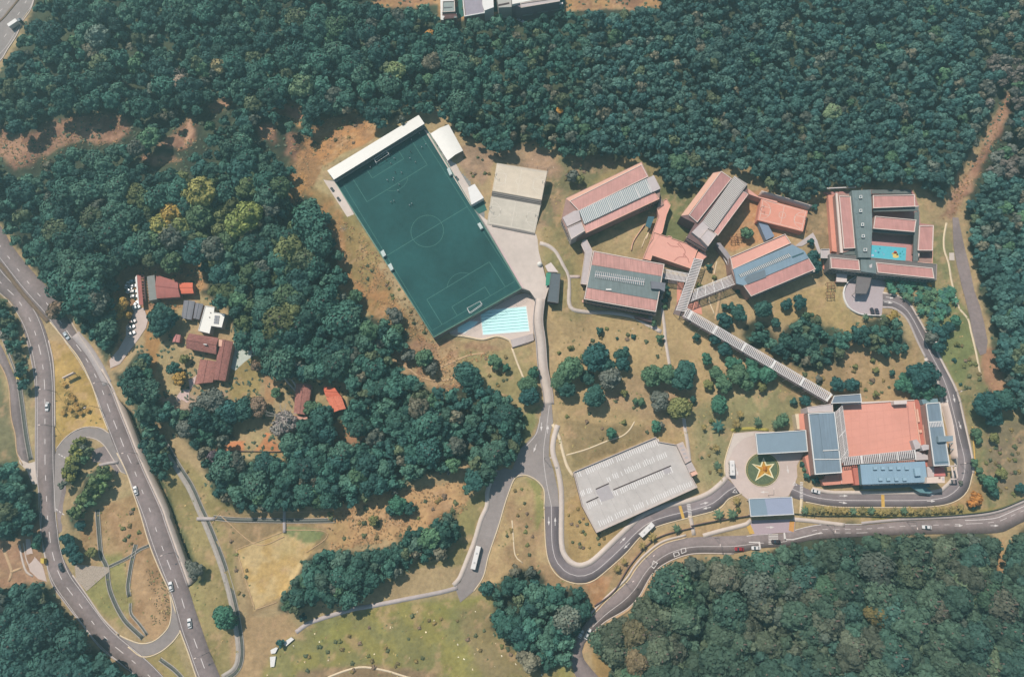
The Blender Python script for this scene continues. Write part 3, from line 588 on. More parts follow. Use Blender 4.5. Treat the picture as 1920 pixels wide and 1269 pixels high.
# pavements and kerbs
struct(rib('pavement', [(1041, 795), (1033, 824), (1032, 850)] + [(1041, 880), (1047, 915)] + loop_in[0:], 2.6, 0.05, 0.17, conc))
struct(rib('pavement', east_in[1:13], 1.9, 0.05, 0.17, conc)); struct(rib('pavement', east_in[12:], 1.2, 0.05, 0.17, conc2))
struct(rib('kerb', loop_out, 0.0, -0.45, 0.17, cream)); struct(rib('kerb', east_out[1:8], 0.0, -0.45, 0.17, cream))
struct(rib('kerb', east_out[7:], 0.0, -1.1, 0.17, conc))
struct(rib('pavement', public_T[2:9], 1.9, 0.9, 0.17, conc)); struct(rib('pavement', [(1318, 1003), (1350, 994), (1400, 981), (1408, 974)], 0.8, -1.3, 0.18, conc))
struct(rib('pavement', [(1487, 973), (1520, 976), (1550, 980), (1584, 984)], 1.0, -1.0, 0.18, conc)); struct(rib('pavement', public_T[13:], 1.6, 0.2, 0.17, conc2))
struct(rib('kerb', public_T[2:9], 0.35, 0.0, 0.17, cream)); struct(rib('kerb', public_B[2:12], 0.0, -0.5, 0.17, conc))
struct(rib('kerb', public_B[3:8], -0.5, -1.6, 0.14, dirt))
struct(rib('kerb', [(853, 1100), (864, 1088), (871, 1073), (882, 1045), (893, 1017), (906, 974), (917, 949), (919, 917), (934, 882)], 2.2, 0.0, 0.17, conc))
struct(rib('kerb', [(888, 1108), (906, 1080), (916, 1040), (934, 987), (945, 949), (954, 922), (966, 895), (985, 890), (1005, 899), (1020, 917), (1021, 949)], 0.15, -0.35, 0.17, cream))
for q, m_ in ((highway_L[3:9], cream), (highway_L[9:17], cream), (highway_L[17:], cream), (west_R[5:9], conc), (west_R[13:17], conc)):
    struct(rib('kerb', q, -0.2 if q[0] in highway_L else 0.3, 0.3 if q[0] in highway_L else -0.2, 0.17, m_))
struct(rib('kerb', west_L[4:], 0.5, 0.0, 0.17, conc2)); struct(rib('kerb', ramp_low[0:8], 0.2, -0.3, 0.17, cream)); struct(rib('kerb', ramp_low[9:], 0.2, -0.3, 0.17, cream))
struct(rib('kerb', ramp_top[1:7], 0.4, 0.0, 0.17, conc)); struct(rib('kerb', ramp_top[8:15], 0.4, 0.0, 0.17, conc)); struct(rib('kerb', service_L, 0.5, 0.0, 0.15, dirt))
struct(rib('median', [(-20, 474), (10, 508), (30, 535), (52, 562), (75, 588), (90, 604)], 1.1, -0.9, 0.20, mat('median_soil', (134, 112, 92), 0.95, 0.25, 1.5, 0.4, 3)))
struct(rib('verge', [(147, 622), (172, 652), (192, 684), (208, 716)], 0.4, -4.2, 0.07, conc2))
struct(rib('kerb', [(130, 598), (150, 632), (170, 662), (190, 696), (206, 726)], 0.4, 0.0, 0.2, conc))
# painted lines
def line(c, off, wd, z, dash=None, m=lmark, name='road_marking', sl=None):
    c = c if sl is None else c[sl]
    return struct(line_solid(name, c, off + wd / 2, off - wd / 2, z, None, m, None, dash))
line(hwc, 0.0, 0.30, RZ + 0.016, (3.6, 6.0)); line(hwc, -3.6, 0.18, RZ + 0.016); line(wrc, 0.0, 0.30, RZ + 0.024, (3.6, 6.0)); line(wrc, 3.9, 0.18, RZ + 0.024); line(wrc, -3.9, 0.18, RZ + 0.024)
line(lpc, -0.2, 0.22, RZ + 0.018); line(erc, 0.2, 0.22, RZ + 0.026); line(prc, -0.8, 0.2, RZ + 0.006, None, sl=slice(4, 42)); line(prc, -0.9, 0.2, RZ + 0.006, (3, 3.5), sl=slice(44, 62)); line(prc, 0.9, 0.2, RZ + 0.006, (3, 2.5), sl=slice(50, 100))
line(prc, -2.2, 0.18, RZ + 0.006, None, sl=slice(92, 150)); line(prc, 3.2, 0.3, RZ + 0.006, (2, 1), sl=slice(38, 62)); line(prc, 2.6, 0.3, RZ + 0.006, (2, 1), sl=slice(78, 100))
dl = wl([(1030, 760), (1025, 800), (1019, 850), (1024, 900), (1034, 949)]); line(np.array(dl), 0, 0.2, RZ + 0.012)
line(np.array(wl([(1013, 780), (1006, 812), (985, 838)])), 0, 0.2, RZ + 0.012)
def blot(pxs, z, m=lmark, name='road_marking'):
    pts = [P(u, v, z) for u, v in pxs]; bm = bmesh.new(); bm.faces.new([bm.verts.new((*p, z)) for p in ccw(pts)])
    bm.normal_update(); bmesh.ops.triangulate(bm, faces=bm.faces[:]); return struct(link(name, bmmesh(name, bm, m)))
def arrow(u, v, ang, L=16, wd=4.5, z=RZ + 0.027):
    """painted road arrow, ang = direction in the picture (degrees, 0 = right)"""
    a = R(ang); sh = [(-.5, -.12), (.0, -.12), (.0, -.5), (.5, 0), (.0, .5), (.0, .12), (-.5, .12)]
    blot([(u + x * L * math.cos(a) - y * wd * math.sin(a), v + x * L * math.sin(a) + y * wd * math.cos(a)) for x, y in sh], z)
for a in [(1029, 977, 90), (1041, 977, -90), (1168, 1012, -45), (1175, 1023, 135), (1015, 800, 92), (1027, 804, -88), (1321, 943, -12), (1325, 952, 168), (1582, 929, 0), (1581, 942, 8), (1745, 927, 0), (1746, 939, 0), (1776, 750, 82), (1789, 747, 78), (1787, 797, 75), (1800, 797, 72), (1477, 880, 80), (1382, 884, 75), (1433, 922, 180), (1669, 558, 8), (1666, 567, 8), (1608, 565, 0), (1444, 988, 0), (1798, 985, -3), (1865, 985, 0), (1003, 840, 110)]:
    arrow(*a, z=RZ + 0.036)
for u0 in range(7): blot([(1441, 1001 + u0 * 2.9), (1459, 1001 + u0 * 2.9), (1459, 1002.4 + u0 * 2.9), (1441, 1002.4 + u0 * 2.9)], RZ + 0.008)
blot([(1469, 998), (1472, 998), (1474, 1012), (1470, 1012)], RZ + 0.008); blot([(1470, 1010), (1486, 1010), (1540, 997), (1541, 998.5), (1487, 1012), (1471, 1012)], RZ + 0.008)
blot([(1404, 1015), (1425, 1015), (1427, 1029), (1424, 1029), (1422, 1017), (1404, 1017)], RZ + 0.008)
for k in range(11): blot([(1500 + (k * -0.1), 903 + k * 2.9), (1506 + (k * -0.1), 903.6 + k * 2.9), (1506, 905.2 + k * 2.9), (1500, 904.6 + k * 2.9)], RZ + 0.040)
for k in range(9): blot([(1287 + k * .45, 942 + k * 2.9), (1294 + k * .45, 941.4 + k * 2.9), (1294 + k * .45, 943 + k * 2.9), (1287 + k * .45, 943.6 + k * 2.9)], RZ + 0.040)
for tx, ty in ((1490, 906), (1378, 920)):
    for a, b2, c2 in (((0, -4), (5, 4), (3.2, 4)), ((5, 4), (-5, 3), (-3.5, 1.6)), ((-5, 3), (0, -4), (0, -1))): blot([(tx + a[0], ty + a[1]), (tx + b2[0], ty + b2[1]), (tx + c2[0], ty + c2[1])], RZ + 0.042)
for q in ([(1225, 1050), (1234, 1055), (1226, 1066), (1221, 1062)], [(1262, 1036), (1272, 1033), (1275, 1040), (1264, 1044)], [(1276, 1028), (1286, 1026), (1287, 1034), (1278, 1038)]):
    g_ = np.array(q); c_ = g_.mean(0)
    for i in range(4):
        a_, b2 = g_[i], g_[(i + 1) % 4]; blot([a_, b2, b2 + (c_ - b2) * .28, a_ + (c_ - a_) * .28], RZ + 0.008)
for q in ([(110, 850), (124, 858), (123, 860), (109, 852)], [(105, 953), (122, 965), (121, 967), (104, 955)]):
    for t_ in (0.0, 0.35, 0.7):
        a_, b2 = np.array(q[0]), np.array(q[1]); p0 = a_ + (b2 - a_) * t_; p1 = a_ + (b2 - a_) * (t_ + .22); blot([p0, p1, p1 + (-.6, 1.6), p0 + (-.6, 1.6)], RZ + 0.028)
# speed humps
for q, m_ in (([(1652, 925), (1658, 925), (1659, 950), (1653, 950)], ypaint), ([(1272, 948), (1277, 946), (1284, 971), (1279, 973)], ypaint), ([(1397, 980), (1404, 976), (1415, 1000), (1406, 1001)], ypaint), ([(1481, 975), (1490, 977), (1488, 997), (1479, 994)], opaint)):
    o = prism('speed_hump', q, 0.16, 0.0, m_); struct(o)

# ------------------------------------------------------------------ paths
pave('footpath', [(1012, 456), (1028, 461), (1042, 473), (1054, 495), (1065, 518), (1067, 545), (1067, 568), (1074, 580), (1100, 585), (1140, 586), (1185, 593), (1213, 608), (1240, 622)], 2.1, conc, z=0.14)
pave('footpath', [(1066, 519), (1088, 519)], 1.8, conc3, z=0.145)
pave('footpath', [(1237, 480), (1240, 560), (1246, 615), (1248, 640), (1256, 688)], 1.6, conc, z=0.15)
pave('footpath', [(1222, 560), (1220, 600), (1236, 622)], 2.0, conc2, z=0.13)
pave('footpath', [(1280, 768), (1284, 800), (1289, 830), (1293, 865)], 1.8, conc, z=0.14)
pave('footpath', [(1293, 965), (1298, 985), (1301, 1003)], 1.9, conc, z=0.14)
pave('footpath', [(1503, 935), (1502, 955), (1501, 967)], 1.5, cream, z=0.14)
pave('footpath', [(1036, 795), (1048, 818), (1056, 850), (1064, 875), (1076, 893)], 1.5, cream, z=0.14)
pave('footpath', [(1062, 853), (1100, 842), (1140, 826), (1165, 818), (1180, 806), (1190, 790)], 0.7, cream, z=0.09)
pave('footpath', [(555, 1185), (575, 1170), (600, 1160), (660, 1142), (700, 1135), (760, 1123), (830, 1109), (858, 1101)], 2.0, conc2, z=0.12)
pave('footpath', [(615, 1269), (650, 1256), (680, 1250), (720, 1256), (760, 1268), (800, 1280)], 0.9, cream, z=0.09)
pave('footpath', [(960, 652), (968, 675), (976, 695), (983, 712)], 1.0, cream, z=0.12)
pave('footpath', [(715, 662), (738, 674), (765, 690), (785, 705), (812, 713), (840, 712), (852, 706)], 0.9, dirt, z=0.07)
pave('footpath', [(822, 690), (850, 678), (880, 666), (912, 662)], 0.8, dirt, z=0.07)
pave('footpath', [(900, 725), (920, 735), (950, 741)], 0.6, dirt, z=0.07)
pave('footpath', [(1775, 418), (1770, 445), (1771, 470), (1778, 491), (1786, 534), (1798, 576), (1815, 598), (1821, 622), (1828, 650), (1836, 690), (1840, 712)], 1.1, cream, z=0.09)
spoly('service_crossing', [(1773, 474), (1789, 474), (1790, 488), (1776, 488)], .11, conc)
pave('footpath', [(1344, 490), (1338, 520), (1330, 560), (1340, 590)], 0.6, cream, z=0.07)
pave('footpath', [(1335, 485), (1341, 520), (1350, 545), (1342, 600)], 1.6, dirt, z=0.07)
pave('footpath', [(960, 975), (962, 1000), (966, 1040), (980, 1055)], 0.6, cream, z=0.07)
pave('footpath', [(545, 708), (555, 724), (552, 732)], 1.0, conc, z=0.08)
pave('footpath', [(5, 1025), (15, 1050), (22, 1072), (16, 1090)], 1.4, dirt, z=0.09); pave('footpath', [(20, 1072), (40, 1065)], 1.2, dirt, z=0.095)
pave('footpath', [(36, 1020), (42, 1050), (50, 1072), (62, 1080)], 0.9, conc, z=0.09); pave('footpath', [(44, 1018), (50, 1050), (62, 1072)], 0.5, conc, z=0.09)
spoly('concrete_apron', [(48, 1010), (56, 1010), (62, 1040), (80, 1060), (88, 1090), (72, 1085), (56, 1070), (50, 1050)], 0.08, conc3)
# drains
def drain(pxs, w_, off=0.0):
    struct(rib('drain_bed', pxs, off + w_ / 2, off - w_ / 2, 0.06, drainw, drape=True)); struct(rib('drain_wall', pxs, off + w_ / 2 + .3, off + w_ / 2, 0.28, drainm, drape=True)); struct(rib('drain_wall', pxs, off - w_ / 2, off - w_ / 2 - .3, 0.28, drainm, drape=True))
dpath = [(297, 824), (323, 867), (353, 915), (372, 958), (386, 989), (406, 1040), (418, 1075), (434, 1136), (441, 1176), (446, 1220), (440, 1250), (416, 1268)]
struct(rib('drain_path', dpath, 1.0, -0.9, 0.14, drainm, drape=True)); drain(dpath, 1.4, 2.1)
drain([(183, 955), (186, 1000), (190, 1040), (200, 1062), (205, 1100), (218, 1135), (236, 1165), (268, 1196)], 1.6)
drain([(205, 1062), (240, 1045), (262, 1030), (280, 1022)], 0.9); drain([(34, 700), (42, 760), (50, 820), (58, 862)], 1.8)
drain([(400, 970), (440, 974), (490, 975), (560, 976), (630, 975)], 1.8); drain([(300, 1235), (330, 1258), (350, 1280)], 1.4); drain([(255, 1020), (246, 1060), (240, 1100), (243, 1118)], 1.4)
drain([(245, 1130), (246, 1150), (262, 1170), (276, 1190)], 0.8); drain([(0, 620), (30, 700)], 0.5); drain([(840, 890), (860, 855), (880, 825), (890, 805)], 0.7)
struct(rib('footbridge', [(534, 955), (534, 998)], 0.7, -0.7, 0.9, conc2)); struct(rib('footbridge', [(370, 972), (404, 972)], .8, -.8, .9, conc2)); struct(rib('footbridge', [(186, 872), (205, 868), (222, 866)], .7, -.7, .5, conc2))
spoly('stone_apron', [(140, 1057), (203, 1063), (206, 1070), (162, 1108), (142, 1084)], 0.12, mat('rough_stone', (186, 168, 150), 0.95, 0.3, 2.0, 0.6, 3))
for q in ([(443, 1030), (530, 997)], [(443, 1030), (478, 1142)], [(412, 965), (480, 1020), (533, 1006)], [(395, 985), (412, 962)], [(480, 1142), (520, 1128)], [(470, 960), (640, 958)], [(535, 993), (605, 995), (612, 1008), (575, 1035)]):
    pave('kerb', q, 0.35, dirt, z=0.22)

# ------------------------------------------------------------------ football platform
turf = mat('pitch_turf', (38, 84, 82), 0.95, 0.10, 0.35, var2=0.20, k=1.0)
turfl = mat('pitch_line', (92, 144, 130), 0.9, 0.2, 1.5)
wallc = mat('retaining_concrete', (150, 146, 140), 0.9, 0.14, 0.5)
struct(prism('pitch_platform', plat_px, PH - 0.02, -2.0, wallc))
green_px = [(628, 342), (796, 236), (978, 541), (813, 633)]
pitch = link('football_pitch', None)
C.objects.unlink(pitch); bpy.data.objects.remove(pitch)
fp_ = empty('football_pitch', (*P(801, 437, PH), PH), 'green football pitch with thin white lines on the raised terrace', 'football pitch')
def child(o, par):
    o.parent = par; o.matrix_parent_inverse = Matrix.Translation(par.location).inverted() if par.rotation_euler.z == 0 else par.matrix_world.inverted()
    return o
def kids(par, *objs):
    for o in objs: child(o, par)
kids(fp_, prism('turf', green_px, PH + 0.03, PH - 0.3, turf))
cA, cB, cC, cD = [np.array(P(u, v, PH)) for u, v in ((644, 347), (791, 256), (966, 527), (810, 620))]
def pp(s, t): return (cA * (1 - s) + cB * s) * (1 - t) + (cD * (1 - s) + cC * s) * t     # s across, t along
Lx = np.linalg.norm(cD - cA); Wx = np.linalg.norm(cB - cA)
def pl(pts, closed=False, wd=0.2, nm='line', par=None, z=None, m=None, raw=False):
    z = PH + 0.038 if z is None else z; par = fp_ if par is None else par
    w_ = pts if raw else [pp(*p) for p in pts]; out = []
    for i in range(len(w_) - 1):
        n_ = 1 if len(w_) > 8 else max(1, int(np.linalg.norm(w_[i + 1] - w_[i]) / 4))
        a_, b2 = np.array(w_[i]), np.array(w_[i + 1]); d = b2 - a_; L_ = np.linalg.norm(d); nn = np.array([-d[1], d[0]]) / L_ * wd / 2
        out.append((a_ - d / L_ * wd / 2, b2 + d / L_ * wd / 2, nn))
    V = []; F = []
    for a_, b2, nn in out:
        k = len(V); V += [(*(a_ + nn), z), (*(a_ - nn), z), (*(b2 - nn), z), (*(b2 + nn), z)]; F.append((k, k + 1, k + 2, k + 3))
    o = link(nm, npmesh(nm, V, np.array(F), m or turfl)); return child(o, par)
pl([(0, 0), (1, 0), (1, 1), (0, 1), (0, 0)], wd=.16); pl([(0, .5), (1, .5)])
def arc(cx, cy, r, a0, a1, n=24):   # metres from the corner, along world pitch axes
    return [(cx + r * math.cos(a) / Wx, cy + r * math.sin(a) / Lx) for a in np.linspace(a0, a1, n)]
pl(arc(.5, .5, 8.9, 0, 2 * math.pi, 40))
for t0, sg in ((0, 1), (1, -1)):
    pl([(.12, t0), (.12, t0 + sg * .165), (.88, t0 + sg * .165), (.88, t0)]); pl([(.3, t0), (.3, t0 + sg * .058), (.7, t0 + sg * .058), (.7, t0)])
    cy = t0 + sg * .115; r_ = 8.4; a_ = math.asin((.165 - .115) * Lx / r_)
    pl(arc(.5, cy, r_, a_ if sg > 0 else -math.pi + a_, math.pi - a_ if sg > 0 else -a_))
kids(fp_, rim('kerb', green_px, PH + 0.0, 0.35, 0.12, mat('pitch_kerb', (120, 160, 140), 0.8, 0.1, 1)))
def tube_bm(bm, a, b2, r=0.06, n=6):
    a, b2 = Vector(a), Vector(b2); d = (b2 - a); L_ = d.length
    q = d.to_track_quat('Z', 'Y').to_matrix().to_4x4(); q.translation = a
    rr = [[bm.verts.new(q @ Vector((r * math.cos(2 * math.pi * i / n), r * math.sin(2 * math.pi * i / n), z))) for i in range(n)] for z in (0, L_)]
    for i in range(n): bm.faces.new((rr[0][i], rr[0][(i + 1) % n], rr[1][(i + 1) % n], rr[1][i]))
    bm.faces.new(rr[0][::-1]); bm.faces.new(rr[1])
netm = mat('goal_net', (150, 190, 180), 0.9, 0.1, 2)
def goal(pxs, label):
    w4 = [np.array(P(u, v, PH + 1.2)) for u, v in pxs]          # front-left, front-right, back-right, back-left
    c = sum(w4) / 4; e = empty('goal', (*c, PH + .03), label, 'goal', 'football goals'); z0, z1 = PH + .04, PH + 2.4
    bm = bmesh.new()
    for i in (0, 1): tube_bm(bm, (*w4[i], z0), (*w4[i], z1), .09)
    tube_bm(bm, (*w4[0], z1), (*w4[1], z1), .09); kids(e, link('front_frame', bmmesh('goal_frame', bm, white)))
    bm = bmesh.new()
    for i, j in ((0, 3), (1, 2)): tube_bm(bm, (*w4[i], z1), (*w4[j], z1), .12); tube_bm(bm, (*w4[i], z0 + .1), (*w4[j], z0 + .1), .12)
    tube_bm(bm, (*w4[3], z1), (*w4[2], z1), .12); tube_bm(bm, (*w4[3], z0 + .1), (*w4[2], z0 + .1), .12)
    for i in (2, 3): tube_bm(bm, (*w4[i], z0), (*w4[i], z1), .1)
    kids(e, link('back_frame', bmmesh('goal_back', bm, white)))
    bm = bmesh.new()
    for k in range(1, 8): a_ = w4[3] + (w4[2] - w4[3]) * k / 8; tube_bm(bm, (*a_, z0), (*a_, z1), .02, 3)
    for k in range(1, 4): tube_bm(bm, (*w4[3], z0 + k * .55), (*w4[2], z0 + k * .55), .02, 3)
    kids(e, link('net', bmmesh('goal_net', bm, netm)))
goal([(706, 307), (730, 291), (725, 284), (702, 300)], 'white goal under the edge of the white stand roof'); goal([(876, 579), (900, 566), (904, 571), (881, 587)], 'white goal at the end of the pitch beside the swimming pool')
# fence along the platform, posts and rails
def fence(pxs, z, hgt, label, m, step=4.0, rails=(0.5, 1.0), name='fence', wl_=None):
    w_ = [np.array(P(u, v, z)) for u, v in pxs] if wl_ is None else wl_
    e = empty(name, (*w_[0], z), label, 'fence'); bm = bmesh.new(); post = None
    for i in range(len(w_) - 1):
        for r_ in rails: tube_bm(bm, (*w_[i], z + hgt * r_), (*w_[i + 1], z + hgt * r_), .045, 4)
    kids(e, link('rail', bmmesh('rail', bm, m)))
    for i in range(len(w_) - 1):
        L_ = np.linalg.norm(w_[i + 1] - w_[i]); n_ = max(1, int(L_ / step))
        for k in range(n_):
            if post is None:
                bm = bmesh.new(); tube_bm(bm, (0, 0, 0), (0, 0, hgt), .06, 4); post = bmmesh('post', bm, m)
            kids(e, link('post', post, loc=(*(w_[i] + (w_[i + 1] - w_[i]) * k / n_), z)))
fence([(813, 633), (978, 541)], PH, 3.6, 'tall mesh fence along the pitch end above the pool', mat('fence_green', (96, 140, 124), .7), 6, (.1, .4, .7, 1.0))
fence([(664, 402), (720, 488), (813, 633)], PH, 2.2, 'long side fence of the pitch above the scrub slope', mat('fence_green', (96, 140, 124)), 6)
fence([(796, 236), (835, 301), (883, 385), (930, 460), (978, 541)], PH, 1.4, 'side fence between the pitch and the concrete concourse', mat('fence_green', (96, 140, 124)), 6)
# stand under the white roof
e = empty('grandstand', (*P(705, 275, PH), PH), 'long white-roofed stand along the top end of the football pitch', 'grandstand')
rw = [np.array(P(u, v, 11.0)) for u, v in ((613.5, 320), (785, 216), (796, 232), (626, 337))]
roofw = mat('white_sheet_roof', (246, 240, 228), 0.5, 0.03, 0.4)
kids(e, prism('roof', [tuple(p) for p in rw], 11.0, 10.75, roofw, world=True))
dv = (rw[1] - rw[0]) / np.linalg.norm(rw[1] - rw[0]); nv = np.array([dv[1], -dv[0]])
stepm = mat('stand_step', (150, 156, 150), 0.85, 0.1, 1)
for k in range(4):
    a_ = rw[0] + nv * (0.6 + k * 1.35); b2 = rw[1] + nv * (0.6 + k * 1.35)
    kids(e, prism('step', [tuple(a_), tuple(b2), tuple(b2 + nv * 1.35), tuple(a_ + nv * 1.35)], PH + 2.4 - k * .55, PH - 0.1, stepm, world=True))
bm = bmesh.new(); tube_bm(bm, (0, 0, 0), (0, 0, 4.8), .12); cm = bmmesh('column', bm, white)
for k in range(9): p = rw[0] + (rw[1] - rw[0]) * (k + .3) / 9 + nv * .35; kids(e, link('column', cm, loc=(*p, PH)))
prism('dugout', [(838, 317), (843, 314), (848, 326), (843, 329)], PH + 1.6, PH, mat('dugout_panel', (204, 214, 206), .7, .06, 1)); tag(bpy.data.objects['dugout'], 'small white dugout beside the concourse near the marquee', 'dugout', 'dugouts')
for i, (q, lb) in enumerate((([(713, 472), (719, 468), (724, 478), (718, 482)], 'white dugout on the slope side of the pitch, nearer the stand'), ([(727, 497), (733, 493), (738, 504), (732, 508)], 'white dugout on the slope side of the pitch, farther from the stand'), ([(895, 420), (900, 417), (906, 427), (901, 430)], 'white dugout beside the pitch opposite the two courts'))):
    tag(prism('dugout', q, PH + 1.7, PH, mat('dugout_panel', (1, 1, 1))), lb, 'dugout', 'dugouts')
struct(prism('terrace_paving', [(606, 337), (628, 341), (664, 402), (651, 407)], PH + 0.05, PH - .3, conc))
struct(prism('concourse', [(795, 243), (807, 249), (838, 299), (855, 307), (862, 321), (880, 351), (906, 370), (883, 386)], PH + 0.05, PH - .3, conc))
struct(prism('concourse', [(897, 400), (912, 412), (923, 421), (1005, 439), (1008, 449), (1010, 471), (1021, 512), (1029, 540), (1022, 562), (1005, 562), (993, 545), (981, 540)], PH + 0.06, PH - .3, conc))
struct(prism('concourse', [(903, 409), (907, 416), (931, 453), (958, 498), (983, 540), (979, 540)], PH + 0.075, PH - .1, mat('pink_paving', (226, 196, 190), .85, .05, .5)))
struct(prism('sunken_yard', [(884, 387), (905, 372), (913, 394), (898, 401)], PH + 0.08, PH - .1, mat('painted_shade_yard', (60, 110, 100), .9, .1, 1)))  # flat sheet; the shade of the pit is painted into its colour
o = prism('service_box', [(877, 352), (890, 345), (907, 371), (884, 384)], PH + 3.2, PH, white); tag(o, 'flat white-roofed kiosk at the pitch side above the courts', 'kiosk')
e = empty('marquee', (*P(838, 265, PH), PH), 'white event marquee beside the top corner of the pitch', 'marquee')
mq = [np.array(P(u, v, 10.5)) for u, v in ((807, 249), (841, 232), (868, 281), (839, 300))]
mid1, mid2 = (mq[0] + mq[1]) / 2, (mq[3] + mq[2]) / 2
V = [(*mq[0], 9.6), (*mq[3], 9.6), (*mid2, 10.6), (*mid1, 10.6), (*mq[1], 9.6), (*mq[2], 9.6)]
kids(e, link('roof', npmesh('marquee_roof', V, np.array([[0, 1, 2, 3], [3, 2, 5, 4]]), roofw)))
bm = bmesh.new()
for k in range(5):
    for s_ in (0, 1):
        p = mq[0 + s_] + (mq[3 - s_] - mq[0 + s_]) * k / 4; bm = bmesh.new(); tube_bm(bm, (*p, PH), (*p, 9.6), .08, 5); kids(e, link('tent_pole', bmmesh('tent_pole', bm, white)))
# courts
cl = mat('court_line', (244, 232, 214), .85, .1, 1.5)
def court(name, q, z, z0, m, label, par=None):
    e = empty(name, (*P(q[0][0], q[0][1], z), z), label, 'sports court')
    kids(e, prism('surface', q, z, z0, m)); w4 = [np.array(P(u, v, z)) for u, v in q]
    def cp(s, t): return (w4[0] * (1 - s) + w4[1] * s) * (1 - t) + (w4[3] * (1 - s) + w4[2] * s) * t
    a = lambda *p: pl([cp(*x) for x in p], par=e, z=z + .012, m=cl, raw=True, wd=.16)
    a((.04, .06), (.96, .06), (.96, .94), (.04, .94), (.04, .06)); a((.5, .06), (.5, .94))
    Wc = np.linalg.norm(w4[1] - w4[0]); Hc = np.linalg.norm(w4[3] - w4[0])
    a(*[(.5 + 1.9 / Wc * math.cos(t), .5 + 1.9 / Hc * math.sin(t)) for t in np.linspace(0, 6.2832, 20)])
    for s0, sg in ((.04, 1), (.96, -1)):
        a((s0, .33), (s0 + sg * .19, .33), (s0 + sg * .19, .67), (s0, .67))
        a(*[(s0 + sg * 5.2 / Wc * math.cos(t), .5 + 5.2 / Hc * math.sin(t)) for t in np.linspace(-1.4, 1.4, 16)])
        bm = bmesh.new(); p = cp(s0 - sg * .03, .5); d = (cp(1, .5) - cp(0, .5)); d = d / np.linalg.norm(d) * sg; nn = np.array([-d[1], d[0]])
        tube_bm(bm, (*p, z), (*p, z + 3.0), .1, 5); tube_bm(bm, (*p, z + 3.0), (*(p + d * 1.0), z + 3.3), .07, 5); tube_bm(bm, (*(p + d * 1.0 - nn * .9), z + 3.3), (*(p + d * 1.0 + nn * .9), z + 3.3), .12, 4)
        kids(e, link('hoop', bmmesh('hoop', bm, dkgrey)))
    return e
courtm = mat('court_slab', (230, 212, 188), 0.9, 0.07, .3, var2=.08); courtm2 = mat('court_slab_grey', (216, 204, 186), 0.9, 0.08, .3, var2=.10)
c1 = [(931.5, 306), (1027, 321), (1015.6, 375), (923, 358)]; c2 = [(921, 368), (1014, 383), (1003, 437), (913, 420)]
court('basketball_court', c1, 7.6, PH - 1, courtm, 'upper of two pale concrete courts beside the football pitch'); court('basketball_court', c2, PH + .35, PH - 1, courtm2, 'lower of two pale concrete courts above the plaza')
seat = mat('terrace_seat', (136, 128, 122), .9, .1, 1)
for k in range(3): struct(prism('seating_step', [(923, 359 + k * 3), (1015.3, 376 + k * 3), (1014.5, 379 + k * 3), (922, 362 + k * 3)], 7.3 - k * .4, PH - .5, seat))
struct(prism('seating_step', [(923, 421), (982, 432), (1003, 437), (1003, 440), (980, 436), (922, 424)], PH + .5, PH, seat))
fence([(931, 305), (1027, 320), (1016, 375)], 7.6, 3.0, 'mesh fence round the back of the upper court', dkgrey, 5)

# ------------------------------------------------------------------ pool
deckm = mat('pool_deck', (226, 206, 192), .8, .05, .6)
struct(prism('pool_deck', pool_deck_px, 0.12, -1, deckm))
def pool(name, q, label, lanes=0):
    e = empty(name, (*P(q[0][0], q[0][1]), .1), label, 'swimming pool'); wm = mat('pool_water', (200, 240, 234), .08, .06, .8, .10, 1.5, spec=.5, k=1.35)
    kids(e, prism('water', q, .17, -.5, wm), rim('coping', q, .12, -.45, .12, white)); w4 = [np.array(P(u, v, .17)) for u, v in q]
    for k in range(1, lanes):
        t = k / lanes; a_ = w4[0] + (w4[3] - w4[0]) * t; b2 = w4[1] + (w4[2] - w4[1]) * t; bm = bmesh.new(); tube_bm(bm, (*a_, .24), (*b2, .24), .09, 4)
        kids(e, link('lane_rope', bmmesh('lane_rope', bm, mat('lane_rope', (120, 176, 180), .6))))
pool('swimming_pool', [(901, 583), (986, 575), (992, 620), (906, 627)], 'large lap pool with lane ropes, half in the shade of the pitch', 8)
pool('swimming_pool', [(859, 601), (896, 603), (889, 611), (870, 624), (859, 622)], 'small angular children\'s pool in the shade of the pitch')
struct(rib('deck_wall', [(845, 628), (875, 632), (905, 637), (932, 631), (955, 639), (961, 652)], .5, -.3, .5, cream)); struct(rib('deck_wall', [(1006, 562), (1000, 600), (1001, 636), (960, 652)], .3, 0, .6, mat('dull_wall', (150, 130, 126))))
struct(prism('pool_terrace', [(957, 637), (1000, 625), (1001, 638), (961, 651)], .9, -1, conc2))
# sloping drive from the plaza down past the pool
pl_c = smooth([P(1013, 560, 6), P(1009, 600, 5), P(1014, 640, 3.4), P(1018, 690, 1.2), P(1027, 735, .1), P(1029, 758, .04)], 1.5)
t_ = np.linspace(0, 1, len(pl_c)); zs_ = 6.03 * (1 - ss(t_ * 1.02))
struct(line_solid('sloping_drive', pl_c, 2.3, -2.3, 0.06, -6.2, conc, zs=zs_)); struct(line_solid('kerb', pl_c, 2.6, 2.3, 0.5, -6.2, conc2, zs=zs_)); struct(line_solid('kerb', pl_c, -2.3, -2.6, 0.5, -6.2, conc2, zs=zs_))
# deck edge walls of the raised highway + parapet
hp = wl(highway_R[8:17], 0.0)
struct(line_solid('highway_wall', hp, 0.45, 0.02, 1.0, -8.0, conc2))
struct(line_solid('service_ledge', hp, 1.5, .55, .35, -7.0, conc))

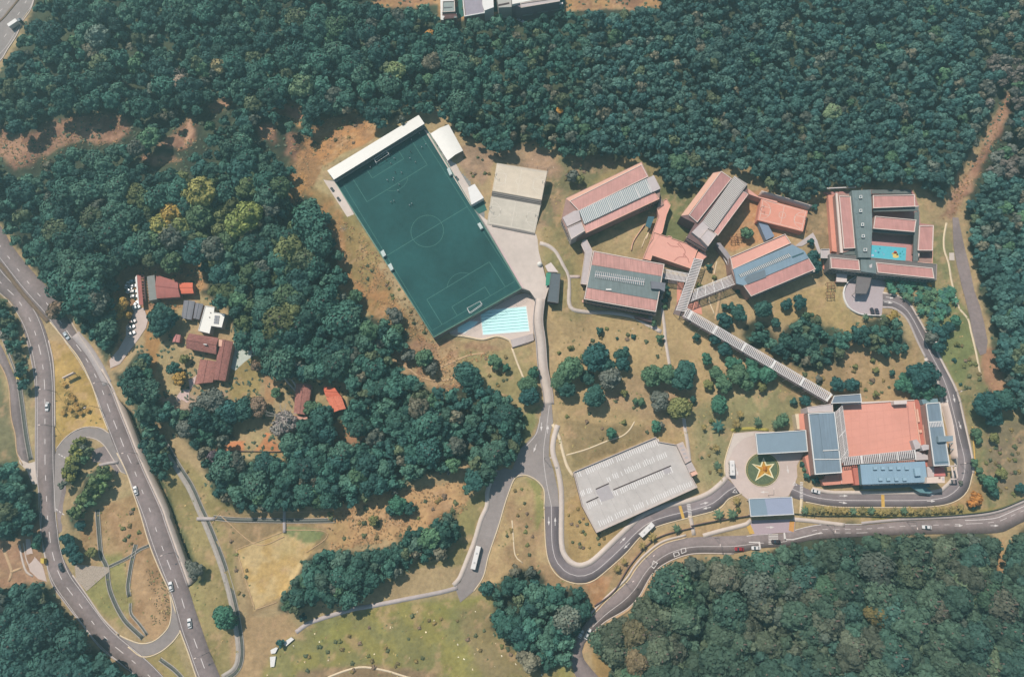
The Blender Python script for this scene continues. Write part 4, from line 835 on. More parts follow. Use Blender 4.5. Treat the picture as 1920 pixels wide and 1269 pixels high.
# upper left road: central strip, lane dashes and a pale verge
struct(rib('median', [(-40, 66), (0, 40), (20, 18), (42, -10), (60, -40)], .7, -.7, .2, mat('median_soil', (1, 1, 1))))
struct(rib('kerb', [(70, -40), (64, 0), (56, 22), (42, 42), (32, 66), (14, 94), (2, 113), (-30, 140)], .2, -.4, .17, conc))
line(np.array(wl([(60, -20), (44, 12), (26, 40), (8, 70), (-20, 100)])), 0, .3, RZ + .01, (3, 5)); line(np.array(wl([(67, -30), (60, 8), (42, 36), (28, 62), (10, 90), (-20, 122)])), 0, .18, RZ + .01)
line(np.array(wl([(30, -20), (14, 8), (-10, 30)])), 0, .25, RZ + .01, (3, 5))
# ------------------------------------------------------------------ buildings
pinkr = (208, 152, 140); salmon = mat('salmon_floor', (236, 160, 136), .85, .06, .35, var2=.06); salmon_l = mat('salmon_light', (244, 178, 158), .85, .05, .35, var2=.05)
salmon_d = mat('salmon_dark', (206, 122, 104), .85, .07, .4, var2=.05); peach = mat('peach_coping', (244, 190, 164), .85, .05, .6)
slate = (124, 136, 134); bluer = (140, 162, 176); rimw = mat('rim_cream', (240, 218, 204), .8, .05, .8); lilac = mat('lilac_slab', (208, 194, 190), .85, .07, .5, var2=.05)
wallp = mat('wall_render', (176, 140, 128), .85, .12, .5); walld = mat('wall_brown', (128, 100, 98), .85, .12, .5); ribw = mat('louvre_white', (232, 222, 216), .6, .05, 1)
winm = mat('window_glass', (74, 92, 98), .2, .08, 1, spec=.6); winf = mat('window_frame', (210, 200, 196), .7, .05, 1)
def wang(a, b, h):
    """world angle of the picture direction a->b on plane h"""
    p, q = P(*a, h), P(*b, h); return math.atan2(q[1] - p[1], q[0] - p[0])
def bld(name, at_, z, label, cat, group=None): return empty(name, (*P(at_[0], at_[1], z), 0), label, cat, group)
def pt(par, name, q, z1, z0, m, label=None):
    o = child(prism(name, q, z1, z0, m), par)
    if label: o['label'] = label
    return o
def rm(par, q, z1, wd=.45, h=.5, m=None, name='parapet'): return child(rim(name, q, z1, wd, h, m or rimw), par)
def lerp(a, b, t): return (a[0] + (b[0] - a[0]) * t, a[1] + (b[1] - a[1]) * t)
def louvres(par, q, z, n, frac=.5, th=.12, m=None, name='louvre'):
    """n bars across the strip q = (a, b, c, d); bars run a->d, spaced along a->b"""
    a, b, c, d = [np.array(P(u, v, z)) for u, v in q]; m = m or ribw
    e1 = (b - a) / n; V = []; me = None; L0 = np.linalg.norm(e1)
    for k in range(n):
        o_ = a + (b - a) * (k + .5 - frac / 2) / n; o2 = d + (c - d) * (k + .5 - frac / 2) / n
        w1 = (b - a) * frac / n; w2 = (c - d) * frac / n
        if me is None:
            r_ = [(0, 0), tuple(w1), tuple(o2 - o_ + w2), tuple(o2 - o_)]; bm = bmesh.new(); add_prism(bm, r_, -th, 0); me = bmmesh(name, bm, m)
        child(link(name, me, loc=(*o_, z)), par)
def windows(par, a, b, ztop, floors, n, hgt=1.5, fw=.72, first=1.2, step=3.3):
    """rows of framed windows on the wall below the roof edge a->b (outside is to the right of a->b in the picture's sense of south)"""
    p, q = np.array(P(*a, ztop)), np.array(P(*b, ztop)); d = q - p; L = np.linalg.norm(d); d = d / L; nn = np.array([d[1], -d[0]])
    wl_ = L / n * fw; bm = bmesh.new(); 
    box_bm(bm, (0, 0, 0), wl_ + .2, .10, hgt + .2); me = bmmesh('window', bm, winf)
    bm = bmesh.new(); box_bm(bm, (0, 0, .1), wl_, .16, hgt); mg = bmmesh('pane', bm, winm); rz = math.atan2(d[1], d[0])
    for f in range(floors):
        for k in range(n):
            c_ = p + d * L * (k + .5) / n + nn * .04; z = ztop - first - hgt - f * step
            o = link('window', me, loc=(*c_, z)); o.rotation_euler = (0, 0, rz); child(o, par)
            g_ = link('pane', mg); g_.parent = o
def slab(par, q, z, th, m, name='slab'): return pt(par, name, q, z, z - th, m)
G4 = lambda *p: T(1040, 290, 7.05, *p)
G5 = lambda *p: T(1060, 440, 5.647, *p)
G6 = lambda *p: T(1260, 310, 4.88, *p)
G3 = lambda *p: T(1540, 340, 6.346, *p)
M1 = lambda *p: T(1340, 730, 6.347, *p)
M2 = lambda *p: T(1600, 730, 5.517, *p)
V3 = lambda *p: T(200, 500, 7.05, *p)
V4 = lambda *p: T(320, 620, 4.879, *p)
T5 = lambda *p: T(800, 0, 6.857, *p)
K6 = lambda *p: T(1340, 880, 7.93, *p)
# ---- classroom block nearest the courts
H_ = 9.0
e = bld('classroom_block', (1150, 385), 0, 'classroom block by the concrete courts, pink roofs split by a wide white louvred skylight', 'school building', 'classroom blocks')
ang = wang(G4((320, 735))[0], G4((1225, 290))[0], H_)
pk = roofmat('pink_roof_a', pinkr, ang, 1.0)
pt(e, 'wall', G4((150, 575), (1150, 95), (1245, 290), (1395, 440), (1385, 585), (415, 1040), (215, 1130), (90, 850)), H_ - .6, -1, wallp)
pt(e, 'terrace', G4((152, 582), (1146, 105), (1160, 140), (200, 622)), H_ - .5, H_ - 1, peach)
pt(e, 'roof', G4((205, 622), (1152, 142), (1225, 292), (320, 738)), H_ + .3, H_ - .7, pk); rm(e, G4((195, 612), (1150, 130), (1235, 292), (320, 745)), H_, .35, .55)
pt(e, 'roof', G4((385, 925), (1320, 500), (1378, 582), (420, 1030)), H_, H_ - .7, roofmat('pink_roof_a2', (226, 168, 156), ang, 1.0)); rm(e, G4((380, 925), (1315, 490), (1385, 585), (415, 1038)), H_ - .2, .3, .5, peach)
pt(e, 'skylight', G4((322, 738), (1310, 272), (1400, 448), (392, 918)), H_ + .8, H_ - .8, mat('skylight_glass', (150, 170, 172), .25, .1, .6, spec=.5))
q = G4((322, 738), (1310, 272), (1400, 448), (392, 918)); louvres(e, q, H_ + 1.15, 46, .42)
louvres(e, [q[1], lerp(q[1], q[0], .10), lerp(q[2], q[3], .10), q[2]], H_ + 1.2, 1, 1.0, m=lilac, name='cover_slab')
for t in (.18, .36, .55, .73, .88): louvres(e, [lerp(q[0], q[1], t), lerp(q[0], q[1], t + .006), lerp(q[3], q[2], t + .006), lerp(q[3], q[2], t)], H_ + 1.3, 1, 1.0, m=white, name='beam')
pt(e, 'stair_tower', G4((105, 830), (255, 745), (320, 735), (348, 865), (165, 950)), H_ + 1.0, 0, lilac); pt(e, 'stair_tower', G4((168, 965), (350, 885), (400, 1005), (220, 1118)), H_ + 2.2, 0, lilac); rm(e, G4((168, 965), (350, 885), (400, 1005), (220, 1118)), H_ + 2.2, .25, .25)
windows(e, *G4((430, 1030), (1370, 590)), H_ - .7, 2, 24); windows(e, *G4((90, 860), (210, 1130)), H_ - .7, 2, 6)
pt(e, 'bridge', G4((1310, 480), (1370, 450), (1440, 660), (1350, 720), (1385, 600)), 5.0, 0, wallp)
# ---- block B
H_ = 9.5
e = bld('classroom_block', (1165, 540), 0, 'broad classroom block with a slate middle roof, lattice skylight and two pink roofs', 'school building', 'classroom blocks')
full = G5((298, 170), (1050, 312), (1000, 600), (960, 818), (198, 682)); pt(e, 'wall', full, H_ - .5, -1, walld); ang = wang(G5((298, 170))[0], G5((1050, 312))[0], H_)
pt(e, 'roof', G5((306, 180), (1040, 318), (1020, 440), (275, 318)), H_ + .1, H_ - .6, roofmat('pink_roof_b', pinkr, ang, 1.0)); pt(e, 'roof', G5((228, 560), (975, 692), (950, 805), (208, 672)), H_ + .1, H_ - .6, roofmat('pink_roof_b', pinkr, ang, 1.0))
pt(e, 'roof', G5((272, 320), (1018, 442), (975, 690), (228, 558)), H_ + .35, H_ - .6, roofmat('slate_roof', slate, ang, .6, tint=.08), 'slate grey metal roof between the two pink ones')
rm(e, full, H_ - .1, .4, .5)
q = G5((312, 398), (838, 478), (828, 540), (312, 446)); slab(e, q, H_ + .55, .3, mat('skylight_dark', (104, 128, 134), .3, .1, 1), 'skylight'); louvres(e, G5((318, 380), (845, 470), (825, 552), (305, 452)), H_ + .95, 26, .3)
louvres(e, G5((312, 420), (838, 500), (838, 506), (312, 426)), H_ + 1.0, 1, 1, name='beam')
pt(e, 'plant_room', G5((908, 490), (1062, 512), (1052, 604), (1000, 575), (912, 570)), H_ + 2.0, 0, mat('plant_room', (128, 128, 134), .8, .08, .6)); pt(e, 'vent', G5((430, 572), (485, 572), (490, 588), (430, 586)), H_ + .9, H_, white)
windows(e, *G5((200, 690), (955, 825)), H_ - .8, 2, 20); slab(e, G5((180, 690), (960, 828), (955, 860), (175, 712)), 4.8, .3, peach, 'balcony')
pt(e, 'porch', G5((740, 850), (920, 900), (915, 925), (745, 880)), 3.0, 0, walld)
o = bld('linking_gallery', (1105, 490), 0, 'pale lilac roofed gallery along the west end of the slate-roofed block', 'walkway'); pt(o, 'roof', G5((185, 62), (228, 48), (290, 172), (226, 530), (160, 520), (206, 190), (166, 108)), 6.2, 5.9, lilac); pt(o, 'wall', G5((190, 70), (222, 58), (282, 175), (220, 522), (168, 512), (212, 190), (175, 112)), 5.9, -1, wallp)
rm(o, G5((185, 62), (228, 48), (290, 172), (226, 530), (160, 520), (206, 190), (166, 108)), 6.2, .2, .3)
# ---- block C
H_ = 10.0
e = bld('classroom_block', (1335, 395), 0, 'narrow diagonal classroom block with a grey ribbed walkway roof and grey stair tower', 'school building', 'classroom blocks')
ang = wang(G6((165, 450))[0], G6((450, 55))[0], H_); pk = roofmat('pink_roof_c', (196, 142, 134), ang, 1.0)
pt(e, 'wall', G6((80, 465), (380, 65), (455, 55), (545, 115), (690, 185), (690, 265), (405, 650), (320, 772), (135, 660), (210, 530), (105, 480)), H_ - .7, -1, walld)
pt(e, 'terrace', G6((82, 462), (375, 72), (448, 58), (150, 452)), H_ - .6, H_ - 1, peach); pt(e, 'roof', G6((165, 452), (452, 62), (540, 122), (232, 512)), H_ + .2, H_ - .8, pk); rm(e, G6((155, 455), (450, 52), (548, 120), (232, 522)), H_, .35, .5)
q = G6((282, 512), (572, 96), (692, 172), (378, 602)); pt(e, 'skylight', q, H_ + .8, H_ - .8, mat('rib_base', (176, 164, 156), .7, .08, .6)); louvres(e, q, H_ + 1.1, 34, .5, m=mat('louvre_grey', (224, 214, 206), .7, .05, 1))
pt(e, 'roof', G6((652, 240), (696, 264), (420, 638), (380, 602)), H_ - .1, H_ - .8, roofmat('pink_roof_a2', (226, 168, 156), ang, 1.0)); rm(e, G6((650, 236), (700, 264), (420, 644), (376, 604)), H_ - .3, .25, .4)
pt(e, 'stair_tower', G6((182, 612), (282, 512), (376, 602), (330, 575), (252, 668)), H_ + 1.0, 0, lilac); pt(e, 'stair_tower', G6((255, 662), (325, 582), (410, 632), (330, 742)), H_ + 2.4, 0, lilac); rm(e, G6((255, 662), (325, 582), (410, 632), (330, 742)), H_ + 2.4, .25, .25)
windows(e, *G6((135, 665), (318, 775)), H_ - .8, 2, 7); windows(e, *G6((415, 650), (690, 275)), H_ - .8, 2, 16)
for z in (3.5, 6.5): slab(e, G6((128, 660), (322, 778), (328, 768), (136, 652)), z, .3, rimw, 'balcony')
# ---- block D
H_ = 9.0
e = bld('classroom_block', (1450, 495), 0, 'classroom block with a pale blue metal roof between peach and pink roofs', 'school building', 'classroom blocks')
ang = wang(G6((560, 950))[0], G6((1100, 725))[0], H_)
pt(e, 'wall', G6((532, 842), (1035, 628), (1090, 712), (1200, 780), (1312, 950), (725, 1195), (655, 1100), (590, 1085), (545, 960)), H_ - .6, -1, wallp)
pt(e, 'terrace', G6((538, 842), (1034, 634), (1083, 712), (560, 945)), H_ - .4, H_ - 1, mat('salmon_light', (1, 1, 1))); rm(e, G6((532, 838), (1036, 626), (1090, 712), (556, 952)), H_ - .3, .3, .5)
blu = roofmat('blue_roof', bluer, ang, .6, tint=.05, var=.04); pt(e, 'roof', G6((562, 952), (1100, 724), (1212, 784), (1252, 848), (655, 1098), (592, 1082)), H_ + .3, H_ - .8, blu, 'pale blue metal roof')
pt(e, 'roof', G6((658, 1102), (1252, 850), (1308, 948), (727, 1190)), H_ - .1, H_ - .8, roofmat('pink_roof_d', (212, 152, 142), ang, 1.0)); rm(e, G6((652, 1098), (1212, 785), (1316, 950), (725, 1198))[1:] + G6((655, 1100)), H_ - .3, .3, .5)
slab(e, G6((690, 1010), (850, 952), (862, 1022), (690, 1088), (660, 1040)), H_ + .36, .1, mat('grey_panel', (118, 130, 138), .6, .06, .6), 'panel'); slab(e, G6((608, 1000), (1072, 803), (1086, 836), (628, 1026)), H_ + .42, .2, mat('skylight_dark', (1, 1, 1)), 'skylight'); louvres(e, G6((610, 1000), (1072, 805), (1088, 838), (630, 1028)), H_ + .65, 30, .42)
slab(e, G6((1098, 835), (1205, 795), (1208, 806), (1102, 848)), H_ + .45, .1, mat('dark_slot', (60, 96, 104), .6), 'gutter')
windows(e, *G6((735, 1200), (1305, 960)), H_ - .8, 2, 16); slab(e, G6((720, 1195), (1310, 955), (1318, 968), (728, 1210)), 4.5, .25, rimw, 'balcony')
o = bld('linking_gallery', (1365, 470), 0, 'grey curved gallery roof between the diagonal block and the blue-roofed block', 'walkway'); q = G6((398, 712), (438, 706), (500, 782), (545, 842), (568, 948), (532, 952), (508, 862), (430, 762)); pt(o, 'roof', q, 5.5, 5.2, mat('gallery_grey', (168, 158, 158), .85, .08, .5)); pt(o, 'wall', [lerp(p, (1365, 475), .06) for p in q], 5.2, -1, wallp)
child(rib('beam', G6((432, 800), (470, 880), (528, 990)), .25, -.25, 3.0, ribw, z0=2.6), o)
o = bld('sloping_roof', (1432, 438), 0, 'small slate blue wedge roof beside the salmon playground court', 'shelter'); pt(o, 'roof', G6((785, 508), (870, 530), (938, 648), (862, 686)), 3.4, 0, mat('blue_wedge', (136, 150, 170), .7, .06, .5))
# ---- playground court and terraces
court('playground_court', G6((818, 300), (1243, 418), (1198, 606), (782, 502)), 5.0, -1, salmon, 'small salmon ball court with white markings behind the classroom blocks')
struct(prism('upper_terrace', G6((697, 215), (790, 285), (965, 330), (960, 345), (820, 305), (700, 262)), 5.3, -1, salmon_l)); o = rib('wall', G6((785, 280), (960, 330), (1240, 415)), .3, 0, 6.0, rimw, z0=-1); struct(o)
tt = G5((938, -30), (1080, 20), (1090, 8), (1130, 20), (1130, 35), (1412, 135), (1330, 360), (922, 220), (905, 275), (822, 255), (880, 105), (925, 40))
e = bld('roof_terrace', (1275, 470), 0, 'large salmon roof terrace with dark crack stains between the classroom blocks', 'terrace'); pt(e, 'slab', tt, 4.6, -1, mat('salmon_light', (1, 1, 1))); rm(e, tt, 4.6, .25, .5, peach)
stn = mat('stain', (196, 130, 116), .9, .2, 2)
for k, q in enumerate((((1080, 85), (1120, 120), (1160, 125), (1200, 130)), ((1200, 80), (1240, 130), (1270, 180), (1250, 230)), ((1150, 280), (1200, 240), (1280, 240)), ((1250, 200), (1300, 260), (1310, 300)), ((1230, 140), (1190, 100), (1200, 90)))):
    child(line_solid('stain', smooth([P(*p, 4.6) for p in G5(*q)], .8), .22, -.22, 4.612 + k * .004, None, stn), e)
ramp = G4((1355, 722), (1440, 660), (1440, 600), (1480, 582), (1535, 668), (1480, 800), (1425, 1030), (1360, 1100), (1230, 1300), (1215, 1290), (1310, 985), (1375, 800))
e = bld('ramp', (1235, 410), 0, 'salmon ramp linking the louvred block to the roof terrace', 'ramp'); pt(e, 'slab', ramp, 4.3, -1, salmon_l); rm(e, ramp, 4.3, .2, .45, peach)
struct(prism('upper_terrace', G5((1410, 180), (1480, 180), (1500, 230), (1450, 270), (1370, 260), (1385, 215)), 4.3, -1, salmon_l)); struct(prism('lower_terrace', G5((1185, 500), (1260, 510), (1225, 640), (1180, 760)), .3, -1, salmon)); struct(prism('lower_terrace', G5((1300, 740), (1395, 690), (1440, 770), (1450, 845), (1350, 820), (1270, 780)), .3, -1, salmon))
# covered walkways with pergola roofs
def pergola(name, q, z, n, label, zf=None, m=None, beams=(), under=None, frac=.5):
    e = bld(name, q[0], 0, label, 'covered walkway'); zf = z - 2.8 if zf is None else zf
    c = lambda t, s: lerp(lerp(q[0], q[1], t), lerp(q[3], q[2], t), s)
    louvres(e, q, z, n, frac, m=m)
    for s in (0, .94): louvres(e, [c(0, s), c(1, s), c(1, s + .06), c(0, s + .06)], z + .02, 1, 1, th=.3, name='beam', m=m)
    for t in beams: louvres(e, [c(t, 0), c(t + .012, 0), c(t + .012, 1), c(t, 1)], z + .05, 1, 1, th=.25, name='beam', m=white)
    w4 = [P(*p, z) for p in q]
    child(prism('floor', [tuple(p) for p in w4], zf, min(zf - .4, 0) if zf < 3 else zf - .5, under or conc3, world=True), e)
    bm = bmesh.new(); tube_bm(bm, (0, 0, -(z if zf > 3 else z - zf)), (0, 0, 0), .14, 6); pm = bmmesh('post', bm, rimw)
    for k in range(max(2, n // 6) + 1):
        for a, b2 in ((0, 1), (3, 2)):
            p = np.array(w4[a]) + (np.array(w4[b2]) - np.array(w4[a])) * k / max(2, n // 6); child(link('post', pm, loc=(*p, z - .15)), e)
    return e
floor_g = mat('walk_floor', (138, 120, 116), .85, .08, .5)
pergola('covered_walkway', G5((1045, 362), (1310, 410), (1300, 500), (1030, 462)), 6.0, 20, 'short ribbed walkway roof joining the slate-roofed block to the long one', 0.2, under=floor_g)
pergola('covered_walkway', G5((1365, 245), (1170, 800), (1268, 835), (1462, 262)), 6.6, 34, 'ribbed walkway roof running down beside the roof terrace', 0.2, under=floor_g)
pergola('covered_walkway', G5((1330, 705), (1825, 515), (1765, 422), (1365, 580)), 6.2, 32, 'ribbed walkway roof crossing to the blue-roofed block', 0.3, beams=(.1, .3, .5, .7, .99), under=floor_g)
pergola('covered_walkway', [G5((1245, 860))[0], (1552, 753), (1562, 740), G5((1290, 775))[0]], 8.0, 92, 'long ribbed footbridge roof descending the slope to the main building', 5.0, beams=(.03, .2, .4, .6, .8, .985), under=floor_g)
# ---- kindergarten
e = bld('kindergarten', (1650, 445), 0, 'kindergarten complex of pink roofs round a slate roof and a blue play court', 'school building'); H_ = 8.0
an = wang(G3((360, 110))[0], G3((440, 905))[0], H_); pk = roofmat('pink_roof_k', (208, 150, 140), an + math.pi / 2, 1.0); sl = roofmat('slate_roof', slate, 0, .6); sm = mat('slate_plain', (112, 118, 114), .7, .08, .6)
pt(e, 'base', G3((20, 130), (360, 118), (590, 100), (1070, 100), (1115, 160), (1160, 300), (1180, 500), (1340, 520), (1325, 990), (1380, 985), (1370, 1170), (600, 1120), (100, 1045), (100, 860), (130, 830), (75, 165)), .6, -1, mat('court_floor', (196, 140, 132), .85, .08, .5))
pt(e, 'terrace', G3((80, 165), (165, 160), (225, 850), (130, 830)), 3.0, 0, salmon); child(rib('beam', G3((22, 132), (360, 118)), .3, -.3, 5.0, ribw, z0=4.6), e)
pt(e, 'wall', G3((172, 150), (345, 150), (420, 800), (260, 850), (230, 850)), H_ - 1, 0, wallp); pt(e, 'coping', G3((172, 140), (192, 140), (258, 850), (228, 850)), H_ - .2, H_ - 1.1, rimw)
q = G3((212, 172), (350, 178), (405, 795), (268, 802)); pt(e, 'roof', q, H_ + .1, H_ - 1, pk); rm(e, q, H_, .35, .45)
q = G3((360, 110), (590, 100), (605, 420), (605, 600), (588, 908), (438, 905), (382, 300)); pt(e, 'roof', q, H_ + 1.8, 0, sl, 'broad slate grey roof with five small skylights')
for x, y, w_ in ((470, 186, 34), (470, 350, 32), (492, 515, 32), (500, 652, 36), (524, 815, 40)):
    g_ = [(x - w_ / 2, y - 18), (x + w_ / 2, y - 20), (x + w_ / 2, y + 16), (x - w_ / 2, y + 18)]; pt(e, 'skylight', G3(*g_), H_ + 2.5, H_ + 1.8, mat('skylight_dark', (1, 1, 1))); rm(e, G3(*g_), H_ + 2.5, .28, .25, white, 'skylight_frame')
    pt(e, 'roof_fold', G3((x - 75, y + 20), (x - w_ / 2, y - 14), (x - w_ / 2, y + 16), (x - 55, y + 40)), H_ + 1.9, H_ + 1.7, mat('slate_fold', (124, 138, 138), .7, .06, .6))
def kroof(q, z=8.0, z0=0.0):
    pt(e, 'wall', q, z - .6, z0, wallp); pt(e, 'roof', q, z + .05, z - .7, pk); rm(e, q, z, .38, .45)
kroof(G3((615, 166), (1112, 158), (1118, 300), (618, 320))); kroof(G3((640, 412), (1132, 458), (1112, 604), (618, 562)), 8.2); kroof(G3((1168, 526), (1338, 524), (1328, 824), (1150, 822)), 7.6)
for q, z in ((G3((618, 324), (1156, 304), (1160, 352), (620, 362)), 6.8), (G3((1112, 362), (1166, 362), (1166, 500), (1152, 952), (1092, 950)), 6.8), (G3((612, 572), (1116, 610), (1114, 640), (606, 602)), 6.6), (G3((598, 102), (1062, 102), (1066, 150), (600, 148)), 3.4), (G3((250, 812), (402, 800), (440, 880), (250, 868)), 6.6)):
    pt(e, 'gallery_roof_and_shade', q, z, z - .4, sm)
for q in (((620, 372), (1086, 356)), ((745, 372), (750, 412)), ((815, 370), (822, 412)), ((1076, 392), (1078, 440)), ((605, 645), (1090, 690)), ((772, 606), (772, 660)), ((918, 626), (916, 678)), ((1104, 612), (1080, 948)), ((1075, 712), (1062, 946)), ((250, 866), (440, 888))): child(rib('beam', G3(*q), .35, -.35, 6.2, rimw, z0=5.7), e)
pt(e, 'pool_side', G3((600, 700), (1062, 738), (1060, 946), (588, 920)), .8, 0, mat('pink_yard', (206, 150, 146), .85, .08, .5)); pt(e, 'play_surface', G3((596, 758), (1012, 792), (1002, 944), (588, 914)), .86, .3, mat('play_blue', (98, 200, 214), .7, .05, .8))
def playshape(cx, cy, r, c, n=8, s2=1.0, k=0.0):
    p = [(cx + r * math.cos(t) * (1 + .25 * math.sin(3 * t + k)), cy + s2 * r * math.sin(t) * (1 + .2 * math.cos(2 * t))) for t in np.linspace(0, 6.283, n, endpoint=False)]
    pt(e, 'floor_shape', G3(*p), .885 + .002 * (int(cx) % 5), .8, mat('play_%d_%d_%d' % c, c, .8, .05, 1))
for a in ((885, 880, 34, (240, 212, 120), 10, 1.2), (880, 845, 22, (196, 86, 70), 9), (905, 870, 12, (214, 120, 60)), (850, 860, 12, (222, 180, 90)), (940, 860, 12, (40, 150, 150), 5), (965, 835, 9, (40, 140, 150), 5), (945, 895, 9, (40, 150, 150), 5), (980, 870, 8, (50, 150, 160), 5), (698, 800, 9, (40, 130, 150), 6), (680, 846, 13, (50, 120, 160), 6), (725, 846, 7, (150, 160, 200), 6), (645, 830, 12, (176, 190, 220), 8), (610, 880, 16, (200, 214, 236), 8), (745, 870, 14, (130, 196, 214), 8)): playshape(*a)
pt(e, 'wall', G3((1160, 835), (1325, 835), (1320, 972), (1155, 965)), 3.2, 0, wallp); pt(e, 'gallery_roof_and_shade', G3((1162, 838), (1300, 838), (1296, 905), (1240, 922), (1165, 900)), 3.25, 3.0, mat('painted_shade_pink', (146, 100, 98), .85)); rm(e, G3((1155, 830), (1330, 830), (1325, 975), (1150, 968)), 3.2, .25, .6, peach)  # the dark pink patch is shade painted on the lower slab, no roof
q = G3((100, 862), (440, 890), (1376, 985), (1370, 1172), (650, 1105), (470, 1085), (100, 1042)); pt(e, 'wall', q, H_ - .4, 0, mat('band_grey', (124, 116, 112), .8, .08, .6)); rm(e, q, H_ - .4, .2, .3, mat('band_rim', (176, 166, 158), .8))
for q in (G3((108, 902), (448, 934), (462, 1060), (118, 1034)), G3((650, 962), (1325, 1030), (1346, 1156), (672, 1086))): pt(e, 'roof', q, H_ + .2, H_ - .5, pk); rm(e, q, H_ + .1, .38, .4)
pt(e, 'roof', G3((468, 920), (644, 940), (655, 1096), (474, 1072)), H_ + .5, H_ - .5, sl); pt(e, 'skylight', G3((570, 1000), (605, 980), (602, 1030), (578, 1030)), H_ + .9, H_ + .5, winf); windows(e, *G3((105, 1048), (640, 1106)), H_ - .6, 2, 12); windows(e, *G3((680, 1110), (1365, 1175)), H_ - .6, 2, 16)
zz = lambda *p: T(1560, 500, 5.287, *p)
o = bld('entrance_canopy', (1617, 535), 0, 'dark grey canopy over the kindergarten drop-off circle', 'canopy'); q = zz((248, 88), (396, 92), (372, 195), (340, 268), (228, 266)); pt(o, 'roof', q, 5.2, 4.8, mat('dark_canopy', (126, 118, 116), .7, .08, .6)); rm(o, q, 5.2, .2, .25, mat('band_grey', (1, 1, 1)))
bm = bmesh.new(); tube_bm(bm, (0, 0, 0), (0, 0, 4.8), .2, 8); pm = bmmesh('column', bm, rimw)
for p in zz((262, 110), (380, 112), (330, 250), (242, 252)): child(link('column', pm, loc=(*P(*p, 5.2), 0)), o)
o = bld('pavilion', (1577, 520), 0, 'small white flat-roofed pavilion beside the kindergarten drop-off circle', 'pavilion'); q = G3((182, 1095), (306, 1092), (304, 1200), (178, 1194)); pt(o, 'roof', q, 3.0, 2.8, mat('pale_roof', (232, 214, 204), .8, .05, .6)); pt(o, 'wall', [lerp(p, (1578, 521), .12) for p in q], 2.8, 0, wallp)
struct(rib('circle_wall', zz((240, 92), (150, 150), (112, 225), (108, 300), (150, 400), (230, 460), (300, 483), (400, 490), (494, 493)), .5, 0, 1.1, white)); struct(rib('wall_end', zz((490, 493), (478, 520)), .4, -.1, 1.0, white))
e = bld('link_bridge', (1548, 475), 0, 'white link bridge between the kindergarten and the footpath by the dark conifers', 'footbridge'); pt(e, 'slab', G3((-5, 806), (98, 803), (100, 916), (-5, 912)), 5.0, 4.5, lilac); rm(e, G3((-5, 806), (98, 803), (100, 916), (-5, 912)), 5.0, .2, .6, ribw)
struct(prism('terrace', G3((25, 930), (60, 930), (70, 1075), (20, 1040)), 1.0, -1, salmon)); struct(prism('terrace', G6((1120, 740), (1290, 615), (1330, 690), (1365, 800), (1340, 810), (1290, 680), (1190, 740)), .35, -1, lilac))
# ---- main building
e = bld('main_building', (1660, 840), 0, 'main building round a large salmon plaza with blue-grey metal roofs', 'school building'); ZP = 4.5
pt(e, 'plaza', [(1577, 757)] + M2((420, 118), (632, 108), (700, 590), (660, 745), (0, 775)) + [(1578, 872)], ZP, -1, mat('plaza_salmon', (240, 166, 144), .85, .045, .25, var2=.05))
pt(e, 'lower_plaza', M2((632, 105), (700, 95), (755, 160), (800, 560), (835, 790), (770, 800), (640, 770), (700, 590)), ZP - 1.2, -1, salmon_d)
jm = mat('joint', (228, 154, 134), .9, .2, 2)
for k in range(1, 9):
    a_, b2 = lerp((1580, 761), (1714, 752), k / 9), lerp((1583, 868), (1726, 838), k / 9); child(line_solid('joint', [P(*lerp(a_, b2, t), ZP) for t in (0, .5, 1)], .07, -.07, ZP + .012, None, jm), e)
for k in range(1, 7):
    a_, b2 = lerp((1580, 761), (1583, 868), k / 7), lerp((1714, 752), (1726, 838), k / 7); child(line_solid('joint', [P(*lerp(a_, b2, t), ZP) for t in (0, .5, 1)], .07, -.07, ZP + .018, None, jm), e)
child(line_solid('gully', smooth([P(u, v, ZP) for u, v in ((1702, 760), (1704, 790), (1707, 820), (1710, 838))], 1), .16, -.16, ZP + .024, None, stn), e)
for q, zt in ((M2((652, 205), (668, 200), (690, 335), (668, 338)), 4.2), (M2((722, 365), (745, 362), (770, 575), (748, 580)), 4.2), (M2((672, 418), (708, 415), (712, 445), (690, 450)), 4.2)): pt(e, 'bench_wall', q, zt, 3, peach)
pt(e, 'kerb', M2((622, 140), (632, 138), (704, 590), (694, 592)), ZP + .4, 3, peach); pt(e, 'kerb', [(1578, 755)] + M2((630, 105), (632, 112)) + [(1578, 759)], ZP + .5, 3, rimw)
for q, z in ((M2((612, 528), (655, 515), (690, 560), (700, 605), (642, 622)), 7.5), (M2((700, 585), (735, 568), (782, 572), (782, 618), (720, 632)), 8.5), (M2((640, 630), (690, 650), (770, 680), (775, 725), (640, 732)), 5.5)): pt(e, 'roof_slab', q, z, 2, lilac)
pt(e, 'roof_slab', M2((418, 118), (552, 112), (556, 148), (424, 155)), 7.5, 2, mat('pale_roof', (1, 1, 1)))
q = M1((958, 292), (1108, 282), (1100, 205), (1130, 200), (1200, 1024), (1130, 1026), (1072, 800), (1118, 770), (1088, 480), (985, 478)); pt(e, 'terrace', q, 4.0, -1, salmon)
pt(e, 'kerb', M1((958, 292), (1000, 288), (1012, 470), (985, 474)), 4.6, 0, cream)
H_ = 10.0; bl = roofmat('blue_roof_main', (132, 148, 160), wang(M1((1115, 280))[0], M1((1195, 1010))[0], H_) + math.pi / 2, .8, tint=.05, var=.05)
q = M1((1112, 282), (1432, 266), (1518, 990), (1195, 1012)); pt(e, 'wall', q, H_ - .5, 0, wallp); pt(e, 'roof', q, H_ + .1, H_ - .6, bl, 'long blue-grey metal roof with white edge'); rm(e, q, H_, .45, .6, white)
